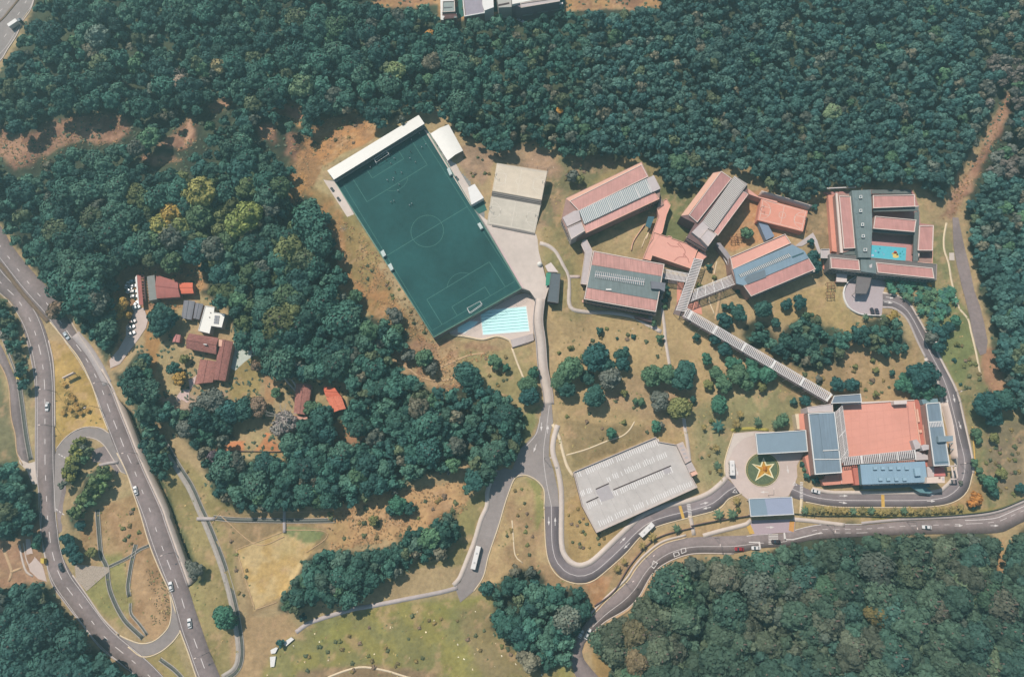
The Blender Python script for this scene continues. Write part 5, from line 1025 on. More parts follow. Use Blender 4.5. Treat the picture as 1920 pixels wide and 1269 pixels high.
pt(e, 'roof_step', M1((1238, 288), (1424, 276), (1488, 712), (1286, 722)), H_ + .45, H_, bl); pt(e, 'roof_step', M1((1300, 736), (1490, 730), (1500, 815), (1312, 822)), H_ + .4, H_, bl); pt(e, 'gutter', M1((1186, 826), (1505, 822), (1506, 832), (1188, 836)), H_ + .5, H_, white); pt(e, 'gutter', M1((1290, 722), (1488, 712), (1489, 722), (1290, 732)), H_ + .6, H_, white)
pt(e, 'roof_slab', M1((1105, 206), (1405, 168), (1412, 262), (1112, 276)), 8.8, 0, lilac); rm(e, M1((1105, 206), (1405, 168), (1412, 262), (1112, 276)), 8.8, .25, .35)
windows(e, *M1((1205, 1022), (1505, 1000)), 9.0, 2, 8)
for q, n_, lb in (([M1((1440, 262))[0], M1((1516, 880))[0], M1((1596, 762))[0], M1((1522, 176))[0]], 60, 'a'), ([(1580, 857)] + M2((640, 622), (650, 722)) + [(1582, 872)], 66, 'b')):
    pt(e, 'painted_shade_floor', q, 4.9, 3.5, floor_g); louvres(e, q, 7.8, n_ // 2 + 6, .45, name='louvre'); c = lambda t, s: lerp(lerp(q[0], q[1], t), lerp(q[3], q[2], t), s)  # dark sheet added under the louvres, shade put into its colour
    for s in (0, .96): louvres(e, [c(0, s), c(1, s), c(1, s + .04), c(0, s + .04)], 7.84, 1, 1, th=.35, name='beam')
    for t in ((.25, .5, .75, .99) if lb == 'b' else (.12, .5, .9)): louvres(e, [c(t, 0), c(t + .012, 0), c(t + .012, 1), c(t, 1)], 7.9, 1, 1, th=.35, name='beam', m=white)
louvres(e, [lerp(M1((1440, 262))[0], M1((1522, 176))[0], .48), lerp(M1((1516, 880))[0], M1((1596, 762))[0], .48), lerp(M1((1516, 880))[0], M1((1596, 762))[0], .54), lerp(M1((1440, 262))[0], M1((1522, 176))[0], .54)], 7.86, 1, 1, th=.3, name='beam')
pt(e, 'terrace', M1((1260, 1070), (1305, 1062), (1320, 1010), (1520, 990), (1530, 890), (1640, 905), (1672, 1112), (1300, 1142)), 3.6, -1, salmon); pt(e, 'kerb', M1((1500, 1000), (1512, 1000), (1516, 1120), (1504, 1122)), 4.2, 3, salmon_l)
pt(e, 'wall', [(1598, 872)] + M2((72, 782), (90, 985)) + [(1604, 909)], 5.2, -1, salmon_d); H_ = 8.6
q = M2((72, 776), (742, 742), (766, 958), (92, 982)); pt(e, 'wall', q, H_ - .5, -1, mat('teal_wall', (96, 140, 146), .7, .1, .6)); pt(e, 'roof', q, H_, H_ - .6, roofmat('blue_roof_s', (150, 176, 192), wang(M2((75, 776))[0], M2((740, 745))[0], H_), .8, tint=.04, var=.03), 'pale blue roof with nine small skylights')
skm = mat('skylight_top', (164, 190, 204), .4, .05, 1); sks = mat('skylight_side', (84, 116, 130), .6, .05, 1)
for row, xs, y in ((0, (224, 306, 385, 468, 552), 815), (1, (280, 362, 446, 530), 930)):
    for x in xs: pt(e, 'skylight', M2((x - 16, y - 17), (x + 20, y - 19), (x + 22, y + 13), (x - 12, y + 15)), H_ + 1.0, H_, skm); rm(e, M2((x - 20, y - 17), (x + 20, y - 19), (x + 22, y + 17), (x - 16, y + 19)), H_, .5, .5, sks, 'upstand')
pt(e, 'skylight', M2((632, 815), (690, 808), (700, 890), (645, 895)), H_ + 1.6, H_, skm)
pt(e, 'glass_front', M2((390, 975), (770, 950), (800, 1010), (600, 1005), (395, 1020), (100, 1030), (95, 985)), 3.6, -1, glass); windows(e, *M2((95, 990), (766, 965)), H_ - .3, 1, 14, hgt=2.4, first=.6)
pt(e, 'awning', M2((575, 1000), (720, 990), (820, 1062), (790, 1075), (690, 1065)), 3.0, 2.6, mat('teal_awning', (110, 150, 154), .7, .06, .6))
q = M2((752, 160), (760, 142), (898, 130), (1000, 782), (834, 792)); H_ = 9.0; pt(e, 'wall', q, H_ - .5, 0, wallp); pt(e, 'roof', q, H_ + .1, H_ - .6, roofmat('blue_roof_main', (132, 148, 160), 0), 'east wing blue-grey roof'); rm(e, q, H_, .4, .5, white)
louvres(e, M2((786, 340), (918, 334), (928, 384), (796, 390)), H_ + .35, 8, .5); pt(e, 'gutter', M2((784, 332), (916, 326), (918, 334), (786, 340)), H_ + .35, H_, white); pt(e, 'gutter', M2((832, 752), (990, 742), (991, 750), (834, 760)), H_ + .3, H_, sks)
pt(e, 'roof_slab', M2((878, 482), (1030, 478), (1032, 532), (882, 544)), H_ + 2.0, H_ - .5, mat('slab_blue', (142, 158, 166), .7, .05, .6)); pt(e, 'roof_slab', M2((704, 102), (870, 92), (880, 130), (722, 152)), 6.0, 0, mat('slab_teal', (128, 154, 160), .7, .05, .6))
child(rib('side_wall', M2((905, 150), (950, 320), (975, 460), (1010, 720)), .3, -.1, 5.5, rimw, z0=-1), e); rm(e, M2((990, 560), (1040, 545), (1060, 615), (1000, 625)), 3.0, .3, .5, mat('slab_teal', (1, 1, 1)), 'railing')
pt(e, 'patio', M2((838, 802), (940, 798), (955, 895), (836, 895)), 3.0, -1, mat('red_patio', (216, 128, 122), .8, .05, .5)); pt(e, 'wall', M2((760, 800), (835, 795), (836, 900), (770, 900)), 4.2, -1, lilac)
for q in (((955, 800), (975, 925)), ((995, 795), (1018, 932)), ((945, 930), (1018, 930)), ((838, 800), (1000, 795))): child(rib('beam', M2(*q), .3, -.3, 5.0, rimw, z0=4.5), e)
pt(e, 'stair_tower', M2((764, 905), (944, 898), (946, 964), (760, 968)), 10.5, 0, mat('tower_cream', (240, 214, 196), .8, .04, .5)); pt(e, 'hatch', M2((922, 908), (938, 908), (940, 940), (924, 940)), 10.7, 10.4, winf); pt(e, 'hatch', M2((882, 905), (902, 903), (902, 922), (884, 924)), 10.6, 10.4, walld)
bm = bmesh.new()
o = bld('footbridge_landing', (1590, 745), 0, 'blue-grey roof where the long footbridge reaches the main building', 'canopy'); q = M1((1422, 72), (1740, 50), (1752, 152), (1385, 166)); pt(o, 'roof', q, 9.5, 9.1, mat('landing_roof', (130, 142, 154), .6, .05, .5)); rm(o, q, 9.5, .3, .35, white); pt(o, 'wall', [lerp(p, M1((1580, 110))[0], .08) for p in q], 9.1, 0, wallp)
o = bld('drop_off_canopy', (1465, 830), 0, 'blue-grey flat canopy over the roundabout beside the star flower bed', 'canopy'); q = M1((484, 520), (1088, 480), (1112, 738), (512, 772)); pt(o, 'roof', q, 6.4, 5.8, mat('canopy_blue', (142, 160, 172), .6, .04, .3)); rm(o, q, 6.4, .35, .35, white)
bm = bmesh.new(); tube_bm(bm, (0, 0, 0), (0, 0, 5.8), .25, 8); pm = bmmesh('column', bm, rimw)
for t in (.08, .36, .64, .92):
    for s in (.1, .9): child(link('column', pm, loc=(*P(*lerp(lerp(q[0], q[1], t), lerp(q[3], q[2], t), s), 6.4), 0)), o)
o = bld('gatehouse_canopy', (1446, 950), 0, 'two-tone blue canopy over the school gate by the zebra crossing', 'canopy'); q = K6((505, 430), (1152, 400), (1182, 668), (535, 700)); pt(o, 'roof', q, 6.4, 5.7, mat('canopy_lilac', (166, 172, 192), .6, .04, .3)); pt(o, 'panel', K6((515, 438), (742, 426), (772, 560), (790, 682), (540, 694)), 6.45, 6.3, mat('canopy_blue', (1, 1, 1))); rm(o, q, 6.4, .3, .35, white)
for t in (.06, .35, .65, .94):
    for s in (.1, .9): child(link('column', pm, loc=(*P(*lerp(lerp(q[0], q[1], t), lerp(q[3], q[2], t), s), 6.4), 0)), o)
child(prism('guard_room', K6((740, 620), (880, 615), (880, 690), (745, 695)), 3.2, 0, white), o)
struct(rib('gate_wall', [(1295, 985), (1340, 976), (1404, 966)], .15, -.15, 1.6, walld)); struct(rib('gate_wall', [(1488, 962), (1540, 966), (1600, 966), (1720, 968), (1850, 958), (1920, 934)], .12, -.12, 1.4, mat('hedge_wall', (120, 118, 84), .9, .2, 1)))
struct(rib('retaining_wall', [(1114, 1135), (1150, 1108), (1180, 1060), (1215, 1020), (1245, 1002), (1300, 988)], .15, -.15, 1.2, walld))
# ---- roundabout bed with the star
e = empty('flower_bed', (*P(1430, 872), .08), 'round green flower bed with a golden star edged in cream on the roundabout', 'flower bed')
def circ(cx, cy, r, n=40): return [(cx + r * math.cos(t), cy + r * math.sin(t)) for t in np.linspace(0, 2 * math.pi, n, endpoint=False)]
cc = circ(1430, 880, 32.5); kids(e, prism('lawn', cc, .30, 0, mat('bed_green', (104, 116, 84), .95, .30, 1.2, .5, 4)), rim('kerb', cc, .1, .28, .28, cream), rim('inner_ring', circ(1430, 880, 29.3), .30, .15, .12, mat('bed_ring', (196, 166, 96), .9, .1, 2)))
star = M1((582, 806), (618, 892), (714, 880), (662, 950), (706, 1058), (600, 1010), (482, 1088), (528, 958), (440, 882), (545, 905))
kids(e, prism('star', star, .42, .2, mat('gold_flowers', (210, 154, 60), .95, .38, 1.2, .6, 5)), rim('star_edge', star, .30, .62, .22, mat('cream_flowers', (250, 236, 190), .9, .06, 2)))
child(rib('heart', M1((570, 940), (620, 950)), 1.2, -1.2, .47, mat('rust_flowers', (196, 124, 46), .95, .2, 2)), e)
struct(rib('planted_verge', M1((205, 500), (215, 488), (420, 470), (640, 486)), 1.0, -.6, .25, mat('yellow_hedge', (186, 170, 84), .95, .2, 2))); struct(prism('walk', M1((232, 520), (470, 512), (472, 545), (350, 580), (230, 690), (170, 830), (175, 1040), (128, 1040), (122, 850)), .17, 0, conc)); struct(rib('kerb', M1((225, 515), (122, 850), (128, 1030)), .2, -.3, .24, cream))
struct(rib('garden_kerb', [(1822, 800), (1826, 850), (1828, 890)], 0, .5, .3, ypaint))
# ---- car park deck
e = bld('car_park', (1190, 905), 0, 'pale concrete car park deck with painted bays and parapet', 'car park'); ZC = 4.2
cpq = T(1030, 810, 6.347, (285, 470), (1268, 55), (1300, 108), (1512, 145), (1640, 380), (1680, 500), (1765, 655), (560, 1198), (390, 880)); deck = mat('deck_concrete', (204, 194, 186), .85, .09, .25, var2=.08)
pt(e, 'wall', cpq, ZC - .4, -1, mat('deck_wall', (150, 140, 138), .9, .1, .5)); pt(e, 'deck', [lerp(p, (1190, 908), .004) for p in cpq], ZC, ZC - .5, deck); rm(e, cpq, ZC - .4, .35, 1.3, conc3)
cq = lambda *p: T(1030, 810, 6.347, *p)
for a, b2, n_, ln in (((330, 470), (1290, 75), 40, 80), ((680, 600), (1400, 300), 30, 70), ((740, 700), (1440, 410), 29, 78), ((440, 850), (620, 780), 8, 70), ((360, 700), (480, 655), 6, 70), ((610, 1120), (1700, 640), 44, 75), ):
    a, b2 = cq(a)[0], cq(b2)[0]; d = np.array([b2[0] - a[0], b2[1] - a[1]]); d = d / np.linalg.norm(d); nn = np.array([-d[1], d[0]]) * ln / 6.347 * (-1 if a[1] > 980 or (a[0] < 1140 and a[1] < 905 and a[1] > 890) else 1)
    bm = bmesh.new()
    for k in range(n_ + 1):
        p = np.array(lerp(a, b2, k / n_)) + nn * rnd.uniform(0, .12); q2 = p + nn * rnd.uniform(.75, 1.0); w_ = d * 1.15
        if rnd.random() < .10: continue
        v_ = [bm.verts.new((*P(*x, ZC), ZC + .012)) for x in (p - w_ / 2, p + w_ / 2, q2 + w_ / 2, q2 - w_ / 2)]; bm.faces.new(v_)
    o = child(link('bay_marking', bmmesh('bay_marking', bm, mat('bay_paint', (252, 246, 240), .8, .15, .8))), e); o['kind'] = 'stuff'
for k in range(1, 8):
    a_, b2 = lerp(cq(285, 470)[0] if False else (1075, 884), (1229, 819), k / 8), lerp((1118, 998), (1308, 913), k / 8); child(line_solid('deck_joint', [P(*lerp(a_, b2, t), ZC) for t in (.01, .5, .99)], .06, -.06, ZC + .008, None, mat('deck_joint', (176, 164, 158), .9, .2, 1)), e)
for q in (((745, 688), (1425, 405)), ((540, 680), (695, 612)), ((430, 835), (572, 772))): child(rib('slot', cq(*q), .28, -.28, ZC + .05, mat('slot_dark', (84, 66, 66), .9), z0=ZC - .1), e)
pt(e, 'ramp_well', cq((548, 686), (698, 618), (775, 775), (620, 830)), ZC + .03, ZC - .3, mat('deck_worn', (192, 182, 180), .85, .06, .5)); pt(e, 'stair_well', cq((1415, 400), (1455, 470), (1380, 500), (1345, 430)), ZC + .02, ZC - .3, mat('deck_worn', (192, 182, 180), .85, .06, .5))
q = cq((1512, 142), (1590, 112), (1690, 335), (1620, 375)); pt(e, 'stair_tower', q, 6.2, 0, conc3)
for k in range(4): c_ = lerp(lerp(q[0], q[1], .45), lerp(q[3], q[2], .45), .18 + k * .2); pt(e, 'hatch', [(c_[0] - 3, c_[1] - 2), (c_[0] + 3, c_[1] - 3.2), (c_[0] + 4, c_[1]), (c_[0] - 2, c_[1] + 1.2)], 6.25, 6.1, mat('deck_worn', (1, 1, 1)))
pt(e, 'stair_tower', cq((1618, 375), (1690, 350), (1745, 450), (1665, 480)), 5.2, 0, conc2); pt(e, 'stair_tower', cq((1680, 485), (1745, 458), (1768, 495), (1700, 525)), 7.0, 0, peach)
# ---- sheds by the plaza
o = bld('shed', (1038, 540), 0, 'dark slate-roofed long shed at the plaza corner', 'shed'); q = TG((290, 757), (362, 765), (345, 985), (262, 972)); pt(o, 'roof', q, 9.0, 8.6, mat('dark_slate', (98, 106, 110), .7, .08, .5)); pt(o, 'wall', [lerp(p, (1038, 541), .1) for p in q], 8.6, 0, walld); rm(o, q, 9.0, .2, .2, mat('band_grey', (1, 1, 1)))
o = bld('shed', (1027, 523), 0, 'small bright green canopy beside the dark slate-roofed shed', 'canopy'); pt(o, 'roof', TG((255, 760), (292, 757), (280, 850), (250, 855)), 7.6, 7.4, mat('green_canopy', (66, 150, 122), .7, .06, .6)); pt(o, 'frame', TG((262, 775), (285, 772), (275, 840), (258, 842)), 7.4, 0, wallp)
o = bld('shelter', (1034, 500), 0, 'pale flat canopy between the plaza and the curved footpath', 'canopy'); pt(o, 'roof', TG((245, 708), (290, 682), (345, 755), (268, 752)), 8.2, 8.0, mat('pale_roof', (1, 1, 1))); pt(o, 'wall', TG((262, 712), (288, 695), (325, 748), (275, 745)), 8.0, 0, wallp)
o = bld('dome_tent', (1012, 496), 0, 'small white dome tent on the plaza edge', 'tent'); me = npmesh('dome', *(lambda V, F: (V, F))(*[np.array([(1.5 * math.cos(a) * math.cos(b_), 1.5 * math.sin(a) * math.cos(b_), 1.8 * math.sin(b_)) for b_ in np.linspace(0, 1.5, 5) for a in np.linspace(0, 2 * math.pi, 12, endpoint=False)]), np.array([(j * 12 + i, j * 12 + (i + 1) % 12, (j + 1) * 12 + (i + 1) % 12, (j + 1) * 12 + i) for j in range(4) for i in range(12)])]), roofw, True); child(link('canopy', me, loc=(*P(1012, 496, PH), PH + .1)), o)
o = bld('play_shelter', (1217, 412), 0, 'dark blue-green sail shelter below the louvred block', 'shelter'); pt(o, 'roof', G4((1235, 815), (1320, 820), (1262, 975), (1200, 940)), 4.0, 3.7, mat('teal_sail', (64, 106, 118), .7, .1, .6)); pt(o, 'post', G4((1250, 900), (1258, 900), (1258, 908), (1250, 908)), 3.7, -1, rimw)
struct(rib('boundary_wall', G4((1185, 930), (1040, 1150), (1010, 1270)), .2, -.2, 1.0, peach)); struct(rib('garden_kerb', G4((1270, 985), (1200, 1100), (1150, 1230)), .2, -.2, .4, cream)); struct(rib('garden_kerb', G4((1240, 1030), (1210, 1120)), .3, -.3, .5, cream))
# ---- villa hamlet west of the pitch
tile = mat('clay_tile', (160, 106, 96), .9, .3, 1.1, .9, 2.2, var2=.10); redr = roofmat('red_roof', (178, 104, 94), wang((300, 515), (335, 510), 5), 1.1, var=.16, rough=.7); orr = mat('orange_roof', (232, 122, 92), .85, .10, .7); tile2 = mat('clay_tile_old', (172, 116, 104), .95, .3, 1.0, .9, 2)
def gable(par, q, ze, zr, m, wallm=None, name='roof', along=0):
    """pitched roof over the eaves quad q; the ridge runs along side q0-q1 (along=0) or q1-q2"""
    if along: q = q[1:] + q[:1]
    w_ = [np.array(P(*p, ze)) for p in q]; r0 = (w_[0] + w_[3]) / 2; r1 = (w_[1] + w_[2]) / 2
    c_ = sum(w_) / 4; wq = [c_ + (p - c_) * .92 for p in w_]
    child(prism('wall', [tuple(p) for p in wq], ze - .05, -1.5, wallm or wallp, world=True), par)
    V = [(*w_[0], ze), (*w_[1], ze), (*r1, zr), (*r0, zr), (*w_[2], ze), (*w_[3], ze)]
    child(link(name, npmesh(name, V, np.array([[0, 1, 2, 3], [3, 2, 4, 5]]), m)), par); child(link('gable_end', npmesh('gable_end', V, np.array([[0, 3, 5], [1, 4, 2]]), wallm or wallp)), par)
    bm = bmesh.new(); tube_bm(bm, (*r0, zr), (*r1, zr), .16, 5); child(link('ridge', bmmesh('ridge', bm, m)), par)
o = bld('villa', (300, 530), 0, 'red-roofed villa with a grey strip and an orange annex beside the parked cars', 'house')
gable(o, V3((655, 108), (945, 200), (972, 400), (662, 420)), 5.0, 6.3, redr, along=0); gable(o, V3((962, 208), (1138, 212), (1150, 352), (976, 358)), 4.2, 4.9, orr)
pt(o, 'flat_roof', V3((532, 128), (632, 110), (665, 430), (562, 448)), 4.6, 0, mat('grey_roof', (146, 148, 142), .8, .08, .6))
o = bld('carport', (260, 545), 0, 'long dark red carport roof with a white edge in front of the parked cars', 'carport'); pt(o, 'roof', V3((398, 112), (452, 112), (484, 505), (428, 505)), 3.4, 3.2, redr); pt(o, 'edge', V3((376, 140), (398, 112), (428, 505), (418, 515)), 3.5, 3.1, white); pt(o, 'post', V3((395, 300), (402, 300), (402, 306), (395, 306)), 3.2, -1, white)
o = bld('trellis', (272, 545), 0, 'weathered trellis roof between the carport and the red-roofed villa', 'trellis')
for k in range(9): y = 135 + k * 38; child(rib('slat', V3((478, y), (535, y + 4)), .35, -.35, 3.2, tile2, z0=3.0), o)
for x in (484, 528): child(rib('beam', V3((x, 120), (x + 22, 480)), .2, -.2, 3.0, walld, z0=2.7), o)
greyr = roofmat('grey_sheet', (124, 122, 128), wang(V3((1020, 440))[0], V3((985, 680))[0], 4) + math.pi / 2, .8)
o = bld('outbuilding', (350, 580), 0, 'wider grey-roofed outbuilding between the big dark tree and its narrower twin', 'outbuilding', 'grey outbuildings'); gable(o, V3((1020, 445), (1168, 455), (1122, 702), (985, 682)), 3.6, 4.3, greyr, along=1)
o = bld('outbuilding', (371, 583), 0, 'narrower grey-roofed outbuilding next to the white roof', 'outbuilding', 'grey outbuildings'); gable(o, V3((1176, 478), (1280, 495), (1222, 700), (1142, 682)), 3.6, 4.2, greyr, along=1)
o = bld('modern_villa', (395, 600), 0, 'white flat-roofed villa with roof solar panels', 'house'); q = V3((1300, 515), (1425, 532), (1418, 600), (1568, 622), (1520, 802), (1382, 782), (1358, 882), (1208, 845)); pt(o, 'wall', q, 4.6, -1, mat('villa_wall', (206, 200, 196), .8, .05, .6)); pt(o, 'roof', q, 4.8, 4.5, roofw); rm(o, q, 4.8, .25, .3, white)
for i in range(2):
    for j in range(3):
        a_ = (1428 + i * 34 - j * 5, 642 + j * 38 + i * 3); pt(o, 'solar_panel', V3(a_, (a_[0] + 30, a_[1] + 3), (a_[0] + 26, a_[1] + 35), (a_[0] - 4, a_[1] + 32)), 5.05, 4.95, mat('solar', (110, 110, 120), .3, .05, 1))
for p in ((1370, 605), (1355, 665)): pt(o, 'vent', V3((p[0] - 6, p[1] - 6), (p[0] + 6, p[1] - 6), (p[0] + 6, p[1] + 6), (p[0] - 6, p[1] + 6)), 5.3, 4.7, lilac)
o = bld('manor', (390, 680), 0, 'large house with long clay tile roofs stepping down the slope', 'house')
gable(o, V3((1090, 880), (1482, 942), (1450, 1155), (1050, 1080)), 5.2, 7.0, tile); gable(o, V4((445, 78), (572, 100), (500, 462), (392, 448)), 4.4, 6.0, tile, along=1); gable(o, V4((270, 262), (420, 280), (385, 470), (222, 492)), 4.0, 5.2, tile2, along=1)
pt(o, 'flat_roof', V4((440, 80), (498, 88), (490, 145), (436, 140)), 5.3, 3, peach); pt(o, 'chimney', V4((300, 118), (330, 122), (330, 130), (300, 126)), 7.8, 5, white)
o = bld('kiosk', (333, 632), 0, 'little pink-roofed kiosk under the trees', 'kiosk'); gable(o, V3((900, 895), (980, 902), (962, 1002), (868, 995)), 3.0, 4.0, mat('pink_tile', (206, 138, 132), .9, .2, 1.5), along=1)
o = bld('garden_house', (475, 648), 0, 'small clay-roofed garden house on the white patio', 'garden house'); gable(o, V4((722, 88), (792, 152), (800, 186), (726, 172)), 3.0, 4.0, tile)
struct(prism('patio', V4((570, 110), (640, 130), (720, 95), (825, 190), (820, 215), (760, 225), (670, 290), (590, 365), (550, 340), (580, 200)), .12, -1, mat('patio_stone', (206, 210, 196), .85, .1, .7))); struct(prism('courtyard', V4((155, 190), (275, 215), (262, 280), (220, 480), (170, 560), (165, 640), (280, 700), (280, 740), (60, 680), (55, 560), (90, 535), (175, 535), (145, 330)), .10, -1, mat('courtyard_stone', (222, 192, 184), .9, .12, 1.2)))
o = bld('bungalow', (568, 750), 0, 'weathered brown tiled bungalow on the lawn', 'house'); gable(o, V4((1148, 482), (1290, 492), (1250, 770), (1125, 758)), 4.0, 5.6, tile2, along=1); pt(o, 'porch', V4((1122, 770), (1248, 782), (1252, 815), (1115, 805)), 2.8, -1, mat('porch_pink', (222, 166, 146), .85, .1, 1))
o = bld('bungalow', (628, 748), 0, 'bright orange tiled bungalow half hidden by trees', 'house'); gable(o, V4((1395, 505), (1500, 520), (1560, 600), (1420, 605)), 3.8, 4.8, orr); gable(o, V4((1420, 612), (1558, 590), (1602, 712), (1490, 745)), 3.6, 4.8, mat('orange_tile', (236, 134, 104), .9, .22, 1.2, .8, 2), along=1)
struct(prism('orange_yard', V4((760, 1075), (870, 930), (985, 960), (1025, 1035), (1025, 1100)), .10, -1, mat('clay_court', (226, 148, 100), .95, .08, .6))); struct(prism('orange_yard', V4((470, 1098), (520, 1020), (640, 1010), (668, 1060), (625, 1100)), .10, -1, mat('clay_court', (226, 148, 100), .95)))
struct(rib('boundary_wall', V4((440, 1098), (640, 1100), (770, 1102), (1025, 1101), (1027, 1035)), .12, -.12, 1.0, walld)); struct(rib('boundary_wall', V4((1030, 420), (1080, 480), (1150, 555)), .4, -.4, .5, conc))
# ---- building at the upper edge
e = bld('campus_annex', (940, 5), 0, 'white and grey building cut off by the upper edge of the picture', 'school building'); H_ = 12.0
pt(e, 'wall', T5((170, -300), (322, -300), (350, 30), (200, 260), (180, 255)), 6.5, -1, white); pt(e, 'roof', T5((205, 15), (360, 10), (365, 150), (200, 158)), 7.5, 0, mat('annex_grey', (160, 168, 162), .8, .1, .6)); rm(e, T5((205, 15), (360, 10), (365, 150), (200, 158)), 7.5, .3, .5); pt(e, 'slot', T5((220, 95), (330, 90), (332, 105), (222, 112)), 7.56, 7.3, dkgrey)
gable(e, T5((200, 155), (362, 150), (400, 232), (205, 250)), 6.0, 6.8, mat('brown_roof', (116, 84, 82), .9, .12, 1))
for k in range(4): pt(e, 'lamp', T5((203, 182 + k * 22), (216, 180 + k * 22), (216, 192 + k * 22), (203, 194 + k * 22)), 6.6, 5.5, white)
for k in range(3): pt(e, 'slat', T5((350, 175 + k * 22), (385, 172 + k * 22), (388, 184 + k * 22), (352, 188 + k * 22)), 6.4, 5.5, mat('annex_grey', (1, 1, 1)))
pt(e, 'wall', T5((430, -300), (700, -300), (745, 165), (670, 195), (480, 215)), 8.0, -1, wallp); pt(e, 'roof', T5((445, -300), (660, -300), (735, 160), (505, 205)), 8.4, 7.5, mat('annex_sheet', (168, 158, 166), .8, .1, .5)); rm(e, T5((430, -300), (705, -300), (748, 168), (485, 215)), 8.0, .5, .7, white)
pt(e, 'roof', T5((700, -300), (845, -300), (862, 95), (742, 140), (715, 60)), 9.5, 0, white); pt(e, 'roof', T5((860, -300), (1075, -300), (1092, 92), (925, 100)), 10.5, 0, mat('annex_grey2', (190, 186, 176), .8, .06, .5)); pt(e, 'slot', T5((915, 62), (1060, 32), (1064, 55), (920, 84)), 10.56, 10.3, mat('slot_dark', (84, 66, 66)))
pt(e, 'wall', T5((1085, -300), (1700, -300), (1712, 18), (1215, 102), (1150, 70), (1095, 60)), H_ - .6, -1, mat('annex_wall', (134, 120, 128), .8, .08, .6)); pt(e, 'roof', T5((1080, -300), (1500, -300), (1420, -5), (1100, 58)), H_ + .6, H_ - 1, roofw); pt(e, 'roof', T5((1205, 45), (1700, -30), (1708, 14), (1218, 92)), H_, H_ - .8, lilac); rm(e, T5((1205, 40), (1705, -35), (1714, 18), (1212, 102)), H_, .35, .5)
for x, y in ((1310, 128), (1505, 92), (1680, 60)):
    pt(e, 'window_hood', T5((x - 68, y - 10), (x + 72, y - 28), (x + 72, y - 8), (x - 66, y + 12)), 8.0, 7.4, white); rm(e, T5((x - 70, y + 10), (x + 62, y - 8), (x + 50, y + 60), (x - 78, y + 75)), 4.5, .3, .6, mat('annex_grey', (1, 1, 1)), 'window_frame')
struct(prism('service_yard', [(820, -40), (1060, -40), (1058, 20), (1010, 32), (985, 50), (950, 44), (900, 40), (845, 45), (826, 38)], .08, -1, mat('painted_shade_yard', (60, 110, 100))))  # yard slab with shade put into its dark teal colour
# tarps by the drain
for q, lb in (([(529, 1205), (546, 1194), (551, 1198), (536, 1211)], 'upper white tarpaulin on the dry grass above the drain'), ([(507, 1218), (517, 1213), (521, 1214), (516, 1224), (508, 1225)], 'middle white tarpaulin beside the drain'), ([(506, 1231), (517, 1230), (514, 1249), (507, 1250)], 'lowest white tarpaulin beside the drain')):
    tag(prism('tarpaulin', q, .9, 0, white), lb, 'tarpaulin', 'white tarpaulins')
# wooden frames in the play yards and signs
wood = mat('weathered_wood', (150, 104, 76), .9, .15, 2)
for i, (u, v, lb) in enumerate(((1375, 452, 'timber climbing frame by the round tree in the orange yard'), (1386, 447, 'timber swing frame at the corner of the orange yard'), (1555, 538, 'timber play frame nearest the white pavilion'), (1554, 555, 'lower timber play frame on the kindergarten slope'))):
    o = empty('jungle_gym', (*P(u, v), 0), lb, 'play frame', 'timber play frames'); bm = bmesh.new(); x, y = P(u, v)
    for k in range(3): tube_bm(bm, (x - 2, y + k * 1.4 - 1.4, 2.2), (x + 2.2, y + k * 1.4 - 1.0, 2.2), .16, 5)
    for k in range(3): tube_bm(bm, (x + k * 2 - 2, y - 1.6, 2.3), (x + k * 2 - 2, y + 1.8, 2.3), .16, 5)
    child(link('rail', bmmesh('rail', bm, wood)), o)
    for dx in (-2, 2):
        for dy in (-1.4, 1.5): bm = bmesh.new(); tube_bm(bm, (x + dx, y + dy, 0), (x + dx, y + dy, 2.3), .12, 5); child(link('post', bmmesh('post', bm, wood)), o)
o = empty('billboard', (*P(137, 706), 0), 'pale roadside sign board on two posts in the golden grass triangle', 'sign'); x, y = P(137, 706); a_ = wang((119, 709), (137, 700), 3); d = np.array([math.cos(a_), math.sin(a_)])
bm = bmesh.new(); box_bm(bm, (x, y, 2.2), 6.0, .5, 2.2, a_); child(link('panel', bmmesh('panel', bm, rimw)), o)
for s in (-2, 2): bm = bmesh.new(); tube_bm(bm, (x + d[0] * s, y + d[1] * s, 0), (x + d[0] * s, y + d[1] * s, 2.3), .12, 6); child(link('post', bmmesh('post', bm, dkgrey)), o)
for (u, v), lb in (((33, 706), 'yellow box sign by the service road'), ((79, 1051), 'yellow board at the bend of the west road')): tag(prism('roadside_board', [(u - 3, v - 5), (u + 3, v - 4), (u + 3, v + 5), (u - 3, v + 4)], 2.4, 0, mat('sign_yellow', (222, 190, 84), .7, .1, 1)), lb, 'sign')
def pole(u, v, hgt, armdir, label, name='street_lamp'):
    x, y = P(u, v); o = empty(name, (x, y, 0), label, 'street lamp', 'street lamps'); a = R(armdir)
    bm = bmesh.new(); tube_bm(bm, (x, y, 0), (x, y, hgt), .10, 6); child(link('post', bmmesh('post', bm, dkgrey)), o)
    bm = bmesh.new(); tube_bm(bm, (x, y, hgt), (x + 2.6 * math.cos(a), y + 2.6 * math.sin(a), hgt + .5), .07, 5); child(link('arm', bmmesh('arm', bm, dkgrey)), o)
    bm = bmesh.new(); box_bm(bm, (x + 2.9 * math.cos(a), y + 2.9 * math.sin(a), hgt + .42), 1.0, .4, .18, a); child(link('lamp_head', bmmesh('lamp_head', bm, rimw)), o)
